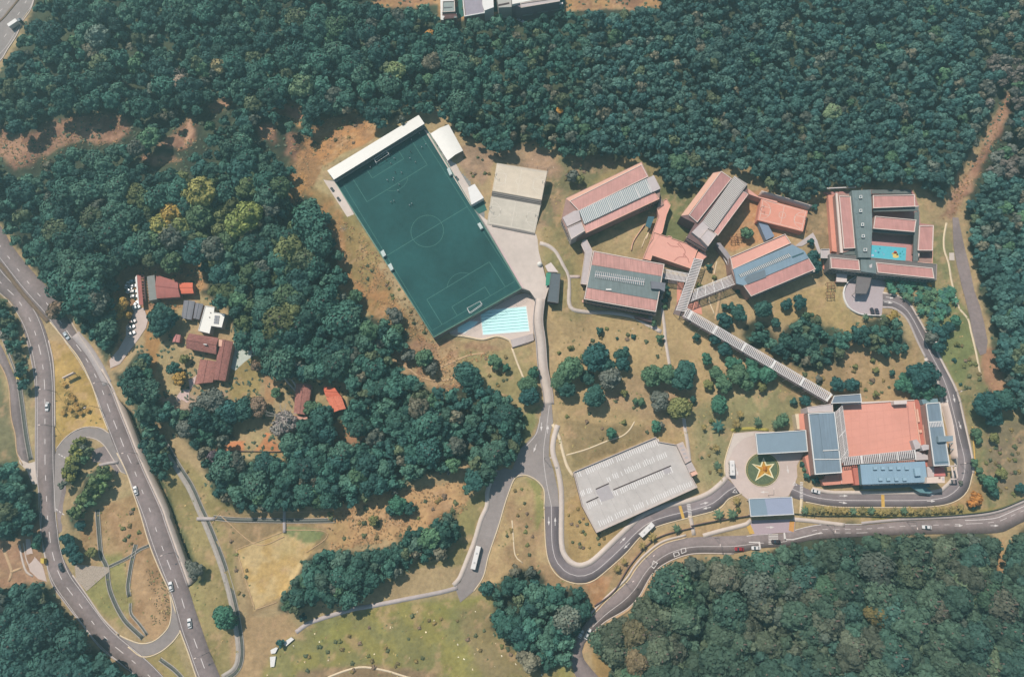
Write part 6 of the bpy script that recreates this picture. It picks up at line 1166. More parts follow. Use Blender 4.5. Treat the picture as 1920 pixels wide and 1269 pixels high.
LM = [(105, 800, 180, 'west road beside the golden triangle'), (106, 735, 180, 'west road at the top of the golden triangle'), (205, 720, 200, 'verge of the highway below the villa drive'), (188, 765, 200, 'highway edge above the slip ramp'), (258, 850, 190, 'highway edge beside the cutting'), (330, 1035, 200, 'highway wall near the hedge'), (392, 1222, 200, 'highway near the lower drain'), (1172, 1092, 30, 'inside bend of the public road'), (1210, 1045, 30, 'public road below the school hairpin'), (1340, 1008, -90, 'public road before the gate'), (1550, 983, -90, 'public road after the gate'), (1700, 978, -90, 'public road under the palms'), (1746, 645, 200, 'campus road at the leafy slope'), (1792, 735, 200, 'campus road above the main building'), (1020, 860, 0, 'junction of the school drive'), (1800, 870, 180, 'corner of the campus road'), (1440, 928, 90, 'roundabout in front of the gate canopy')]
for u, v, a, lb in LM: pole(u, v, 8.0, a, 'grey street lamp on the ' + lb)
# ------------------------------------------------------------------ foliage
def leafmat(name, use_obj):
    m = bpy.data.materials.new(name); m.use_nodes = True; n = m.node_tree; b = n.nodes['Principled BSDF']
    b.inputs['Roughness'].default_value = 0.75; b.inputs['Specular IOR Level'].default_value = 0.18
    at = n.nodes.new('ShaderNodeAttribute'); at.attribute_name = 'tcol'
    if use_obj:
        oi = n.nodes.new('ShaderNodeObjectInfo'); vm = n.nodes.new('ShaderNodeVectorMath'); vm.operation = 'MULTIPLY'
        n.links.new(at.outputs['Color'], vm.inputs[0]); n.links.new(oi.outputs['Color'], vm.inputs[1]); src = vm.outputs[0]
    else: src = at.outputs['Color']
    g = n.nodes.new('ShaderNodeNewGeometry'); z = n.nodes.new('ShaderNodeTexNoise'); z.inputs['Scale'].default_value = 0.7; z.inputs['Detail'].default_value = 4
    n.links.new(g.outputs['Position'], z.inputs['Vector']); mr = n.nodes.new('ShaderNodeMapRange'); mr.inputs['From Min'].default_value = .3; mr.inputs['From Max'].default_value = .7
    mr.inputs['To Min'].default_value = .78; mr.inputs['To Max'].default_value = 1.22; n.links.new(z.outputs['Fac'], mr.inputs['Value'])
    v2_ = n.nodes.new('ShaderNodeVectorMath'); v2_.operation = 'SCALE'; n.links.new(src, v2_.inputs[0]); n.links.new(mr.outputs[0], v2_.inputs['Scale'])
    n.links.new(v2_.outputs[0], b.inputs['Base Color']); return m
LM_I = leafmat('foliage', True); LM_M = leafmat('foliage_mass', False)
FT = np.array([1.12, .98, .96]) * .88
bark = mat('bark', (128, 108, 96), .95, .2, 2)
def crown(seed, nl=7, nleaf=500, leaf=.11, flat=.62, core=True, ragged=.0):
    """unit crown (radius 1): lobes of leaf clumps round small inner masses; returns verts, quads, tint per vertex, z of the base at 0"""
    r_ = np.random.RandomState(seed); L = []
    L.append((0, 0, .38 * flat * 1.6, .52))
    for k in range(nl):
        a = 2 * math.pi * (k + r_.uniform(-.3, .3)) / nl; d = r_.uniform(.42, .68); L.append((d * math.cos(a), d * math.sin(a), r_.uniform(.0, .42) * flat, r_.uniform(.30, .46)))
    for k in range(nl // 2):
        a = r_.uniform(0, 6.28); d = r_.uniform(.1, .4); L.append((d * math.cos(a), d * math.sin(a), flat * r_.uniform(.5, .85), r_.uniform(.24, .36)))
    L = np.array(L); V = []; F = []; TT = []; tl = r_.uniform(.88, 1.10, len(L)); w_ = L[:, 3] ** 2; w_ /= w_.sum()
    pick = r_.choice(len(L), nleaf * 3, p=w_); d = r_.normal(size=(nleaf * 3, 3)); d[:, 2] = np.abs(d[:, 2]) * 1.0 - .25; d /= np.linalg.norm(d, axis=1)[:, None]
    rad = L[pick, 3] * r_.uniform(.86, 1.10 + ragged, nleaf * 3); p = L[pick, :3] + d * rad[:, None] * np.array([1, 1, .85])
    ok = np.ones(len(p), bool)
    for l in L: ok &= np.linalg.norm((p - l[:3]) / np.array([1, 1, .85]), axis=1) > l[3] * .80
    p, d, pick = p[ok][:nleaf], d[ok][:nleaf], pick[ok][:nleaf]; n_ = len(p)
    nrm = d + r_.normal(size=(n_, 3)) * .30; nrm /= np.linalg.norm(nrm, axis=1)[:, None]
    up = r_.normal(size=(n_, 3)); t1 = np.cross(nrm, up); t1 /= np.linalg.norm(t1, axis=1)[:, None]; t2 = np.cross(nrm, t1)
    s = leaf * r_.uniform(.6, 1.35, n_)[:, None]; s2 = s * r_.uniform(.55, 1.0, n_)[:, None]
    q = np.stack([p - t1 * s - t2 * s2 * .6, p + t1 * s * .5 - t2 * s2, p + t1 * s + t2 * s2 * .5, p - t1 * s * .4 + t2 * s2], 1).reshape(-1, 3)
    f = np.arange(n_ * 4).reshape(-1, 4); tt = np.repeat(tl[pick] * r_.uniform(.84, 1.16, n_), 4); V.append(q); F.append(f); TT.append(tt); k = len(q)
    if core:
        for li, l in enumerate(L):
            na = 8; rings = [(-.5, .8), (.15, .95), (.62, .66)]; vs = []
            for z, rr in rings:
                for a in range(na): j = r_.uniform(.86, 1.06); vs.append((l[0] + l[3] * .93 * rr * j * math.cos(6.2832 * a / na), l[1] + l[3] * .93 * rr * j * math.sin(6.2832 * a / na), l[2] + l[3] * .82 * z))
            vs.append((l[0], l[1], l[2] + l[3] * .86)); V.append(np.array(vs)); TT.append(np.full(len(vs), tl[li] * .9))
            for ring in range(2):
                for a in range(na): F.append(np.array([[k + ring * na + a, k + ring * na + (a + 1) % na, k + (ring + 1) * na + (a + 1) % na, k + (ring + 1) * na + a]]))
            for a in range(0, na, 2): F.append(np.array([[k + 2 * na + a, k + 2 * na + (a + 1) % na, k + 2 * na + (a + 2) % na, k + 3 * na]]))
            k += len(vs)
    return np.concatenate(V), np.concatenate(F), np.concatenate(TT)
def tcrown(name, data):
    v_, f_, t_ = data; me = npmesh(name, v_, f_, LM_I, False, np.repeat(t_[:, None], 3, 1)); return me
big = [tcrown('crown', crown(100 + i, 8, 850, .085, .62)) for i in range(6)]
med = [tcrown('crown', crown(120 + i, 6, 480, .115, .66)) for i in range(5)]
smallc = [tcrown('crown', crown(140 + i, 4, 260, .16, .75)) for i in range(4)]
rag = [tcrown('crown', crown(160 + i, 9, 600, .10, .5, core=True, ragged=.28)) for i in range(3)]
def trunk_mesh():
    bm = bmesh.new(); 
    for a, b2, r1 in (((0, 0, -.9), (0.03, .02, .35), .085), ((0.02, 0, .2), (.35, .1, .55), .045), ((0.02, 0, .15), (-.3, .2, .5), .045), ((0, 0, .2), (.02, -.35, .5), .045)):
        n0 = len(bm.verts); tube_bm(bm, a, b2, r1, 6)
    return bmmesh('trunk', bm, bark)
trunkm = trunk_mesh()
TREES = []      # (x, y, r) of every placed tree for spacing
def tcol(rgb, k=1.0): return (*[min(1.0, x * k) for x in (lin(rgb) * FT)], 1.0)
def put_tree(name, u, v, rpx, rgb, kind='med', h=None, squash=1.0, group=None):
    r = rpx * MPP * 1.02; h = r * 1.0 if h is None else h
    x, y, z = G(u, v, h + r * .35); e = empty(name, (x, y, z), None, None, group); e['category'] = {'palm_tree': 'palm tree', 'shrub': 'shrub'}.get(name, 'tree')
    me = rnd.choice({'big': big, 'med': med, 'small': smallc, 'rag': rag}[kind]); o = link('crown', me); o.parent = e; o.location = (0, 0, h); o.rotation_euler = (0, 0, rnd.uniform(0, 6.28))
    o.scale = (r, r * rnd.uniform(.92, 1.08), r * squash * rnd.uniform(.9, 1.15)); o.color = tcol(rgb, rnd.uniform(.9, 1.1))
    if name != 'shrub' and r > 1.2: t = link('trunk', trunkm); t.parent = e; t.location = (0, 0, h); t.scale = (r, r, max(h / .9, .5))
    TREES.append((x, y, r)); e['px'] = (float(u), float(v)); e['rp'] = float(rpx); return e
DG = (52, 92, 82); TG_ = (44, 86, 82); MG = (78, 112, 84); OL = (112, 120, 74); GYc = (98, 108, 98); YL = (176, 150, 80); BR = (130, 116, 96); SG = (62, 110, 88)
lone = [(1070, 690, 25, MG), (1050, 712, 20, MG), (1062, 726, 18, DG), (1118, 668, 28, TG_), (1135, 685, 20, DG), (1167, 664, 15, DG), (1168, 682, 15, TG_), (1145, 708, 22, GYc), (1115, 742, 23, DG), (1100, 708, 14, DG), (990, 722, 18, MG), (992, 742, 20, TG_), (1001, 698, 12, SG), (1222, 702, 22, MG), (1250, 700, 20, MG), (1282, 708, 22, DG), (1288, 692, 18, DG), (1237, 750, 19, GYc), (1276, 764, 22, OL), (1300, 748, 8, DG), (1203, 752, 9, MG), (1192, 752, 7, MG), (1147, 812, 11, SG), (1231, 799, 11, SG), (1240, 797, 8, GYc), (1350, 757, 18, SG), (1171, 736, 8, OL), (1170, 792, 6, OL), (875, 700, 25, DG), (888, 715, 18, DG), (930, 677, 14, MG), (949, 690, 9, SG), (766, 665, 13, GYc), (795, 670, 18, MG), (808, 690, 14, GYc),
 (1125, 620, 8, DG), (1188, 631, 6, DG), (1237, 634, 9, MG), (1157, 634, 4, DG), (1069, 652, 6, OL), (1048, 661, 4, OL), (1307, 631, 9, DG), (1341, 635, 12, TG_), (1360, 599, 15, TG_), (1386, 586, 16, DG), (1372, 575, 9, DG), (1359, 574, 7, DG), (1401, 436, 13, MG), (1432, 578, 18, DG), (1360, 655, 15, TG_), (1326, 672, 11, SG), (1476, 570, 11, TG_), (1501, 566, 15, TG_), (1455, 604, 10, DG), (1528, 387, 7, DG), (1523, 590, 5, MG), (1522, 453, 8, TG_), (1526, 478, 13, TG_), (1532, 503, 11, TG_), (1528, 492, 12, TG_),
 (1571, 720, 15, TG_), (1599, 720, 14, TG_), (1605, 687, 6, OL), (1637, 676, 6, OL), (1644, 694, 7, OL), (1674, 698, 7, DG), (1643, 738, 7, OL), (1623, 730, 4, OL), (1637, 713, 6, BR), (1536, 710, 8, GYc), (1511, 750, 11, TG_), (1489, 753, 8, DG), (1468, 788, 13, MG), (1735, 703, 27, TG_), (1712, 722, 16, SG), (1690, 722, 13, SG), (1738, 734, 17, SG), (1762, 733, 12, DG), (1700, 708, 12, SG), (1720, 735, 12, DG), (1856, 760, 26, TG_), (1888, 750, 24, DG), (1866, 782, 18, TG_), (1833, 811, 11, MG), (1837, 825, 9, MG), (1866, 821, 10, OL), (1881, 887, 11, OL), (1828, 867, 8, MG), (1858, 905, 14, SG), (1866, 922, 10, DG), (1838, 882, 8, MG), (1845, 895, 9, MG), (1833, 934, 12, (180, 130, 66)), (1823, 944, 9, (180, 130, 66)), (1916, 915, 10, TG_), (1826, 948, 7, TG_), (1904, 862, 5, OL), (1876, 849, 4, OL), (1873, 868, 4, BR), (1870, 930, 5, DG), (1802, 905, 5, GYc),
 (1415, 700, 16, SG), (1440, 700, 18, SG), (1385, 700, 20, MG), (1400, 720, 14, MG), (1360, 720, 16, MG), (1345, 700, 14, MG), (1375, 680, 14, SG), (1330, 720, 10, OL), (1410, 680, 12, SG), (1430, 725, 10, OL), (1740, 560, 10, MG), (1860, 540, 4, OL), (1762, 650, 12, TG_), (1780, 615, 12, TG_), (1793, 600, 11, SG), (1765, 625, 16, TG_), (1750, 632, 14, GYc), (1795, 645, 6, OL), (1774, 652, 5, OL), (1790, 675, 5, DG), (1802, 720, 4, DG), (1678, 590, 10, (150, 136, 76)), (1667, 598, 9, (150, 136, 76)), (1742, 534, 8, (164, 132, 68)), (1625, 594, 6, OL),
 (1462, 500, 0, DG), (300, 590, 26, DG), (310, 600, 22, TG_), (298, 612, 20, DG), (226, 572, 15, YL), (222, 590, 10, YL), (240, 590, 8, YL), (335, 708, 14, YL), (268, 676, 17, DG), (270, 700, 15, SG), (258, 712, 12, DG), (345, 672, 10, OL), (325, 690, 14, DG), (395, 750, 27, GYc), (372, 765, 20, GYc), (430, 770, 24, TG_), (455, 765, 22, DG), (480, 762, 18, BR), (350, 800, 20, GYc), (380, 810, 18, SG), (395, 855, 14, (106, 98, 104)), (420, 800, 18, DG), (600, 790, 26, DG), (585, 765, 16, MG), (612, 770, 14, DG), (610, 810, 22, TG_), (575, 820, 18, DG), (535, 790, 22, (150, 146, 140)), (520, 800, 16, (140, 140, 132)), (448, 880, 16, TG_), (425, 868, 10, OL), (100, 580, 17, BR), (110, 588, 12, DG), (418, 1158, 20, SG), (410, 1150, 12, DG), (432, 1165, 12, SG), (365, 1070, 15, GYc), (350, 1062, 12, GYc), (912, 1104, 14, DG), (567, 1158, 8, TG_), (525, 1205, 8, TG_), (745, 947, 18, SG), (735, 955, 12, DG), (765, 952, 12, DG), (700, 975, 10, OL), (740, 920, 8, GYc), (68, 1010, 10, DG), (66, 1022, 9, SG), (125, 1012, 12, TG_), (130, 1030, 14, TG_), (142, 1045, 12, TG_), (170, 1035, 10, OL), (150, 985, 10, TG_), (560, 395, 14, SG), (570, 385, 10, SG), (600, 420, 14, GYc), (612, 410, 12, DG), (580, 430, 10, DG), (620, 455, 10, DG), (640, 520, 15, DG), (665, 555, 16, MG), (670, 578, 12, TG_), (740, 590, 16, GYc), (745, 615, 12, MG), (712, 640, 14, GYc), (480, 685, 12, BR), (515, 735, 10, MG), (462, 650, 8, DG), (215, 595, 8, DG), (1275, 302, 22, MG), (1265, 320, 16, DG), (1075, 330, 14, GYc), (1085, 335, 12, OL), (990, 300, 0, GYc), (1335, 790, 6, OL), (1320, 800, 5, OL), (1405, 545, 7, MG), (1340, 520, 6, OL), (1330, 500, 7, DG), (1385, 545, 6, DG), (1310, 535, 7, OL), (1250, 540, 7, DG), (1253, 552, 7, DG), (1247, 563, 7, DG), (1247, 575, 6, MG), (1226, 605, 7, MG), (1510, 880, 6, MG), (1505, 870, 6, DG), (1514, 892, 7, DG), (1530, 900, 7, TG_), (1540, 903, 6, DG), (1552, 905, 6, DG), (1385, 955, 5, OL)]
for u, v, r, c in lone:
    if r > 3: put_tree('campus_tree' if r > 6.5 else 'shrub', u, v, r, c, 'big' if r > 17 else ('med' if r > 9 else 'small'), h=None if r > 6.5 else r * MPP * .25, squash=.95)
# palms
def palm_mesh(seed, nf=11):
    r_ = np.random.RandomState(seed); V = []; F = []; TT = []; k = 0
    for i in range(nf):
        a = 2 * math.pi * i / nf + r_.uniform(-.2, .2); L = r_.uniform(.8, 1.1); seg = 5; t_ = r_.uniform(.75, 1.25)
        for j in range(seg + 1):
            s = j / seg; rr = L * s; z = .30 * math.sin(s * 2.4) - .42 * s * s + .1; w_ = .17 * math.sin(math.pi * min(.97, .12 + s * .88)); dx, dy = math.cos(a), math.sin(a)
            V += [(rr * dx - w_ * dy, rr * dy + w_ * dx, z - .08), (rr * dx, rr * dy, z), (rr * dx + w_ * dy, rr * dy - w_ * dx, z - .08)]; TT += [t_ * .9, t_, t_ * .85]
            if j: b_ = k + j * 3; F += [(b_ - 3, b_ - 2, b_ + 1, b_), (b_ - 2, b_ - 1, b_ + 2, b_ + 1)]
        k += (seg + 1) * 3
    return np.array(V), np.array(F), np.array(TT)
palms = [tcrown('fronds', palm_mesh(200 + i, 9 + i)) for i in range(4)]
bm = bmesh.new(); tube_bm(bm, (0, 0, -1), (0, 0, .05), .07, 6); ptrunk = bmmesh('trunk', bm, bark)
def put_palm(u, v, rpx, rgb, h=3.0):
    r = rpx * MPP * 1.1; x, y, z = G(u, v, h); e = empty('palm_tree', (x, y, z)); e['category'] = 'palm tree'; o = link('fronds', rnd.choice(palms)); o.parent = e; o.location = (0, 0, h); o.scale = (r, r, r); o.rotation_euler = (0, 0, rnd.uniform(0, 6)); o.color = tcol(rgb, rnd.uniform(.85, 1.15))
    t = link('trunk', ptrunk); t.parent = e; t.location = (0, 0, h); t.scale = (max(r, 1.2), max(r, 1.2), h); e['px'] = (float(u), float(v)); e['rp'] = float(rpx)
PG = (74, 100, 76); PO = (128, 118, 72)
for u, v, r, c in [(1346, 798, 12, DG), (1381, 794, 9, PO), (1421, 790, 9, PG), (1388, 776, 7, PO), (1320, 801, 5, PO), (1343, 839, 7, PO), (1345, 872, 8, PG), (1350, 882, 5, PO), (1348, 964, 10, PG), (1373, 963, 10, PG), (1381, 938, 8, PO), (1269, 990, 8, PG), (1223, 1006, 8, PO), (1204, 1022, 7, PO), (1170, 1052, 6, PO), (1157, 1065, 7, PO), (1455, 795, 9, PG), (1470, 780, 8, PG), (1623, 594, 7, PG)]: put_palm(u, v, r, c)
for k in range(20):
    u = 1508 + k * 15.5 + rnd.uniform(-2, 2); v = 955 + (1 if k < 8 else 3) + rnd.uniform(-2, 2) - max(0, k - 14) * 1.2; put_palm(u, v, 7.5, rnd.choice([PO, (112, 110, 72), (124, 116, 70), PG]), 2.4)
for x, y in ((450, 600), (475, 660), (500, 680), (465, 715), (500, 720), (455, 760), (490, 775), (530, 740), (570, 745), (540, 770), (610, 780), (440, 800), (520, 810), (565, 800), (510, 700)): u, v = T(0, 560, 3.73, (x, y))[0]; put_palm(u, v, 5.5, rnd.choice([(140, 116, 62), (122, 108, 60)]), 1.4)
pz = [(1662, 520), (1700, 520), (1735, 528), (1752, 545), (1790, 535), (1796, 560), (1780, 590), (1765, 600), (1755, 590), (1760, 615), (1745, 622), (1728, 590), (1712, 572), (1690, 555), (1668, 545)]
for u, v, r in [(470, 628, 14), (484, 640, 12), (505, 668, 11), (540, 662, 14), (556, 690, 15), (590, 690, 13), (648, 700, 13), (664, 668, 12), (620, 655, 12), (560, 640, 11), (518, 640, 12), (700, 655, 11), (680, 620, 12), (1200, 652, 0)]:
    if r: put_palm(u, v, r, rnd.choice([DG, SG, MG, GYc]), 7.0)
n_ = 0
for _ in range(900):
    u, v = rnd.uniform(1655, 1800), rnd.uniform(515, 640)
    if float(sdist(pz, np.array([u]), np.array([v]))[0]) < -1 and all((u - a) ** 2 + (v - b2) ** 2 > 62 for a, b2 in [e_['px'] for e_ in C.objects if e_.name.startswith('palm_tree') and 'px' in e_.keys()]): put_palm(u, v, 8, rnd.choice([DG, SG, MG]), 2.6); n_ += 1
    if n_ > 52: break
# shrubs and hedge plants on the dry slopes
areas = [([(1040, 600), (1220, 620), (1280, 660), (1280, 700), (1180, 650), (1060, 680)], 10, (4, 5)), ([(1150, 740), (1260, 770), (1270, 820), (1150, 830), (1050, 800), (1060, 760)], 12, (3.5, 5)), ([(1500, 700), (1700, 690), (1690, 740), (1500, 740)], 14, (3.5, 6)), ([(1795, 640), (1830, 660), (1860, 740), (1850, 760), (1810, 740)], 14, (3.5, 5.5)), ([(1850, 820), (1915, 800), (1915, 925), (1840, 930)], 26, (3.5, 5.5)), ([(1058, 950), (1090, 950), (1110, 1000), (1150, 1000), (1100, 1045), (1075, 1040)], 20, (3.2, 4)), ([(660, 470), (700, 470), (780, 590), (820, 650), (790, 650), (720, 580)], 20, (3.2, 4.6)), ([(600, 960), (720, 940), (880, 920), (860, 960), (740, 1005), (620, 1020)], 26, (3.5, 6)), ([(930, 920), (1005, 910), (1010, 1040), (930, 1060)], 12, (3.2, 4.5)), ([(560, 1190), (850, 1130), (1060, 1250), (560, 1262)], 40, (3.2, 5)), ([(210, 960), (280, 940), (290, 1010), (220, 1030)], 9, (3.2, 5)), ([(560, 250), (640, 220), (690, 245), (600, 320)], 14, (3.5, 6)), ([(870, 295), (910, 290), (920, 340), (890, 345)], 8, (3.2, 5)), ([(330, 850), (350, 900), (470, 1040), (460, 1200), (430, 1000)], 10, (3.2, 4.5)), ([(1310, 810), (1350, 830), (1340, 900), (1315, 880)], 5, (3.2, 4.5)), ([(900, 660), (960, 670), (950, 730), (900, 720)], 10, (3.2, 4.5)), ([(1060, 300), (1120, 305), (1060, 350)], 9, (3.5, 6))]
KO = [[(P(u, v)) for u, v in q] for k, q in paved.items()]
def blocked(x, y, m_):
    i = int(np.clip((x - X0) / ST, 0, len(gx) - 1)); j = int(np.clip((y - Y0) / ST, 0, len(gy) - 1)); return dpavc[j, i] < m_
# footprints of everything solid, gathered from the meshes themselves
dpavc = dpav.copy(); occ = np.zeros(GX.shape, bool)
bpy.context.view_layer.update()
for o in list(C.objects):
    if o.type != 'MESH' or o.name.startswith(('ground', 'crown', 'trunk', 'fronds', 'drain', 'footpath', 'kerb', 'road_', 'football', 'post', 'pane', 'window', 'arm')): continue
    if o.parent is not None and o.parent.name.startswith(('campus_tree', 'palm', 'shrub')): continue
    bb = [o.matrix_world @ Vector(c_) for c_ in o.bound_box]; zc = max(p.z for p in bb)
    if len(o.data.polygons) > 400 or len(o.data.vertices) < 8 or zc < .3: continue
    me = o.data; vs = [o.matrix_world @ v_.co for v_ in me.vertices]
    for f in me.polygons:
        if abs(f.normal.z) < .5: continue
        q_ = np.array([(vs[i].x, vs[i].y) for i in f.vertices]); b0 = q_.min(0) - 1; b1 = q_.max(0) + 1
        ix = np.where((gx > b0[0]) & (gx < b1[0]))[0]; iy = np.where((gy > b0[1]) & (gy < b1[1]))[0]
        if len(ix) and len(iy):
            s_ = (slice(iy[0], iy[-1] + 1), slice(ix[0], ix[-1] + 1)); occ[s_] |= sdist(q_, GX[s_], GY[s_]) < .5
from functools import reduce
d_ = np.where(occ, 0.0, 99.0)
for it in range(8):       # grow outward one cell at a time: approximate distance to buildings
    g2 = d_.copy()
    for ax, sh in ((0, 1), (0, -1), (1, 1), (1, -1)): g2 = np.minimum(g2, np.roll(d_, sh, ax) + ST)
    d_ = g2
dpavc = np.minimum(dpavc, d_); dpavc = np.minimum(dpavc, np.where(sdist(platW, GX, GY) < 0, 0, 99))
for q, n_, (r0, r1) in areas:
    q = np.array(q, float); b0, b1 = q.min(0), q.max(0); k = 0
    for _ in range(n_ * 12):
        u, v = rnd.uniform(b0[0], b1[0]), rnd.uniform(b0[1], b1[1]); r = rnd.uniform(r0, r1)
        if float(sdist(q, np.array([u]), np.array([v]))[0]) > 0: continue
        x, y = P(u, v)
        if blocked(x, y, r * MPP + .4): continue
        put_tree('shrub', u, v, r, rnd.choice([OL, (96, 108, 76), BR, (118, 110, 74), (138, 126, 80), (84, 98, 74)]), 'small', h=r * MPP * .12, squash=.62); k += 1
        if k >= n_: break
# ------------------------------------------------------------------ woods
cand = []
def density(u, v, key):
    if key == 'north':
        if u > 880 and v < 420: return 16.5, (.62, .98)
        if u > 1700: return 16, (.7, 1.0)
        if u < 720 and 300 < v < 660: return 25, (.55, 1.2)
        return 21, (.52, 1.15)
    return {'southeast': (24, (.5, 1.25)), 'southwest': (23, (.5, 1.2)), 'grove': (19, (.6, 1.1)), 'westverge': (13, (.6, .9)), 'bridgeside': (15, (.6, .9)), 'campus_thicket': (19, (.5, .9)), 'olive_clump': (12, (.6, .9)), 'green_clump': (13, (.6, .9)), 'midsouth': (21, (.45, .95))}.get(key, (20, (.6, 1.05)))
cells = {}
su, sv_ = np.meshgrid((np.arange(560) - 30) * 4. + 2, (np.arange(400) - 30) * 4. + 2); scr = np.full(su.shape, 1e3)
for q in scrub: scr = np.minimum(scr, sdist(np.array(q, float), su, sv_))
def near(u, v, d):
    c0, c1 = int(u // 30), int(v // 30)
    for i in range(c0 - 1, c0 + 2):
        for j in range(c1 - 1, c1 + 2):
            for (a, b2) in cells.get((i, j), ()):
                if (a - u) ** 2 + (b2 - v) ** 2 < d * d: return True
    return False
for key, q in forest.items():
    q = np.array(q, float); b0, b1 = np.maximum(q.min(0), (-95, -95)), np.minimum(q.max(0), (2015, 1364))
    area = (b1[0] - b0[0]) * (b1[1] - b0[1]); N = int(area / 45)
    U = rs.uniform(b0[0], b1[0], N); Vv = rs.uniform(b0[1], b1[1], N); d = sdist(q, U, Vv); keep = d < -3
    for cq_ in clear: keep &= sdist(np.array(cq_, float), U, Vv) > 5
    for sq in scrub: keep &= (sdist(np.array(sq, float), U, Vv) > 5) | (rs.uniform(size=N) < .04)
    for u, v, dd_ in zip(U[keep], Vv[keep], -d[keep]):
        s, (k0, k1) = density(u, v, key)
        pn = float(fbm(np.array([u]), np.array([v]), 90, 5, 2)[0])
        s *= .86 + .3 * pn
        if near(u, v, s * .70 + rnd.random() * s * .14): continue
        r = s * (k0 + (k1 - k0) * rnd.random() ** 1.6)
        r = min(r, dd_ + 6)
        if key in ('north', 'southeast') and scr[int(v // 4) + 30, int(u // 4) + 30] < r * .9 + 4: continue
        x, y = P(u, v, 6)
        if blocked(x, y, r * MPP * .75): continue
        cells.setdefault((int(u // 30), int(v // 30)), []).append((u, v)); cand.append((u, v, r, key))
def forest_colour(u, v, key):
    t = float(fbm(np.array([u]), np.array([v]), 150, 61, 3)[0]); z = rnd.random(); 
    base = [(50, 92, 80), (60, 104, 90), (44, 84, 78), (72, 110, 92)]
    if key == 'north' and u > 1100: base = [(58, 98, 92), (66, 104, 98), (50, 90, 88), (74, 110, 100)]
    if key == 'southeast': base = [(60, 92, 76), (70, 96, 76), (54, 88, 78), (76, 96, 74)]
    if key == 'olive_clump': base = [(146, 146, 74), (126, 134, 72)]
    if key == 'green_clump': base = [(96, 122, 72), (104, 124, 76)]
    if key in ('grove', 'grove2'): base = [(48, 92, 80), (58, 100, 86), (76, 104, 88)]
    if key == 'southwest': base = [(46, 86, 80), (56, 96, 86)]
    c = rnd.choice(base)
    if z < .05: c = (96, 108, 76)
    elif z < .09: c = (98, 104, 92)
    elif z < .11 and key != 'grove': c = (118, 112, 92)
    elif z < .14: c = (80, 116, 82)
    if 240 < u < 560 and 330 < v < 620 and z > .62: c = rnd.choice([(96, 112, 68), (84, 108, 72), (110, 116, 68)])
    if key == 'southeast' and t > .55 and z > .45: c = rnd.choice([(92, 98, 74), (96, 96, 76)])
    if 1850 < u and 100 < v < 330 and z > .3: c = rnd.choice([(116, 106, 98), (104, 106, 98)])
    k_ = .84 + .26 * rnd.random() + .18 * (t - .5); c = tuple(x * .8 + y * .2 for x, y in zip(c, (62, 98, 86))) if key != 'southeast' else tuple(x * .6 + y * .4 for x, y in zip(c, (60, 88, 76)))
    return tuple(x * k_ for x in c)
infr = [c_ for c_ in cand if -8 < c_[0] < 1928 and -8 < c_[1] < 1277]
infr.sort(key=lambda c_: -c_[2]); top = set(id(c_) for c_ in infr[:290])
special = [(372, 358, 30, (122, 124, 72)), (350, 366, 22, (112, 118, 70)), (318, 400, 26, (146, 128, 66)), (300, 420, 24, (120, 122, 68)), (335, 420, 22, (104, 116, 70)), (462, 402, 32, (112, 126, 68)), (440, 420, 28, (104, 120, 68)), (410, 120, 18, (134, 130, 94)), (335, 150, 14, (150, 140, 122)), (180, 65, 26, (96, 116, 104)), (806, 62, 10, (188, 148, 78)), (762, 192, 8, (196, 152, 76)), (1050, 206, 8, (190, 152, 74)), (1393, 201, 8, (196, 156, 80)), (740, 130, 22, (104, 122, 82)), (565, 160, 26, (88, 112, 84)), (686, 165, 22, (62, 104, 88)), (1562, 208, 18, (102, 124, 92)), (1200, 1240, 26, (134, 124, 92)), (1195, 1190, 28, (118, 116, 84)), (1650, 1150, 22, (128, 122, 74))]
NAMES = {'north': ('the large wood north and west of the campus', 'trees of the large northern wood'), 'southeast': ('the wood below the public road', 'trees of the wood below the public road'), 'southwest': ('the wood in the lower left corner', 'trees of the lower left wood'), 'westedge': ('the small wood at the left edge beside the west road', 'trees of the left edge wood'), 'westverge': ('the verge between service road and west road', 'trees of the west road verge'), 'grove': ('the long grove beside the pale grass patch', 'trees of the long grove'), 'grove2': ('the grove beside the school drive', 'trees of the grove by the drive'), 'midsouth': ('the clump between the drive and the public road', 'trees of the clump by the public road'), 'bridgeside': ('the strip beside the raised highway', 'trees beside the raised highway'), 'campus_thicket': ('the thicket above the main building', 'trees of the campus thicket'), 'green_clump': ('the green strip inside the slip ramp', 'trees of the green strip inside the slip ramp'), 'olive_clump': ('the clump inside the slip ramp', 'trees inside the slip ramp')}
def hue(c):
    r, g, b_ = c
    if r > g and r > 150: return 'golden'
    if r > g * 1.02: return 'brownish'
    if r > g * .9 and b_ < g * .75: return 'olive'
    if b_ > g * .9 and r < 100: return 'teal'
    return 'dark green' if g < 105 else 'mid green'
for u, v, r, c in special:
    e = put_tree('forest_tree', u, v, r, tuple(min(255, x_ * (1.14 if v < 900 else .82)) for x_ in c), 'big', h=r * MPP * 1.0 + 3); lab = NAMES['southeast' if v > 900 else 'north']; e['group'] = lab[1]; e['hue'] = hue(c)
taken = [(u, v, r) for u, v, r, c in special] + [(u, v, r) for u, v, r, c in lone if r > 8]
P_small = [crown(300 + i, 4, 105, .21, .72) for i in range(6)]; P_big = [crown(320 + i, 6, 300, .135, .64) for i in range(6)]
MV, MF, MC, off = [], [], [], 0
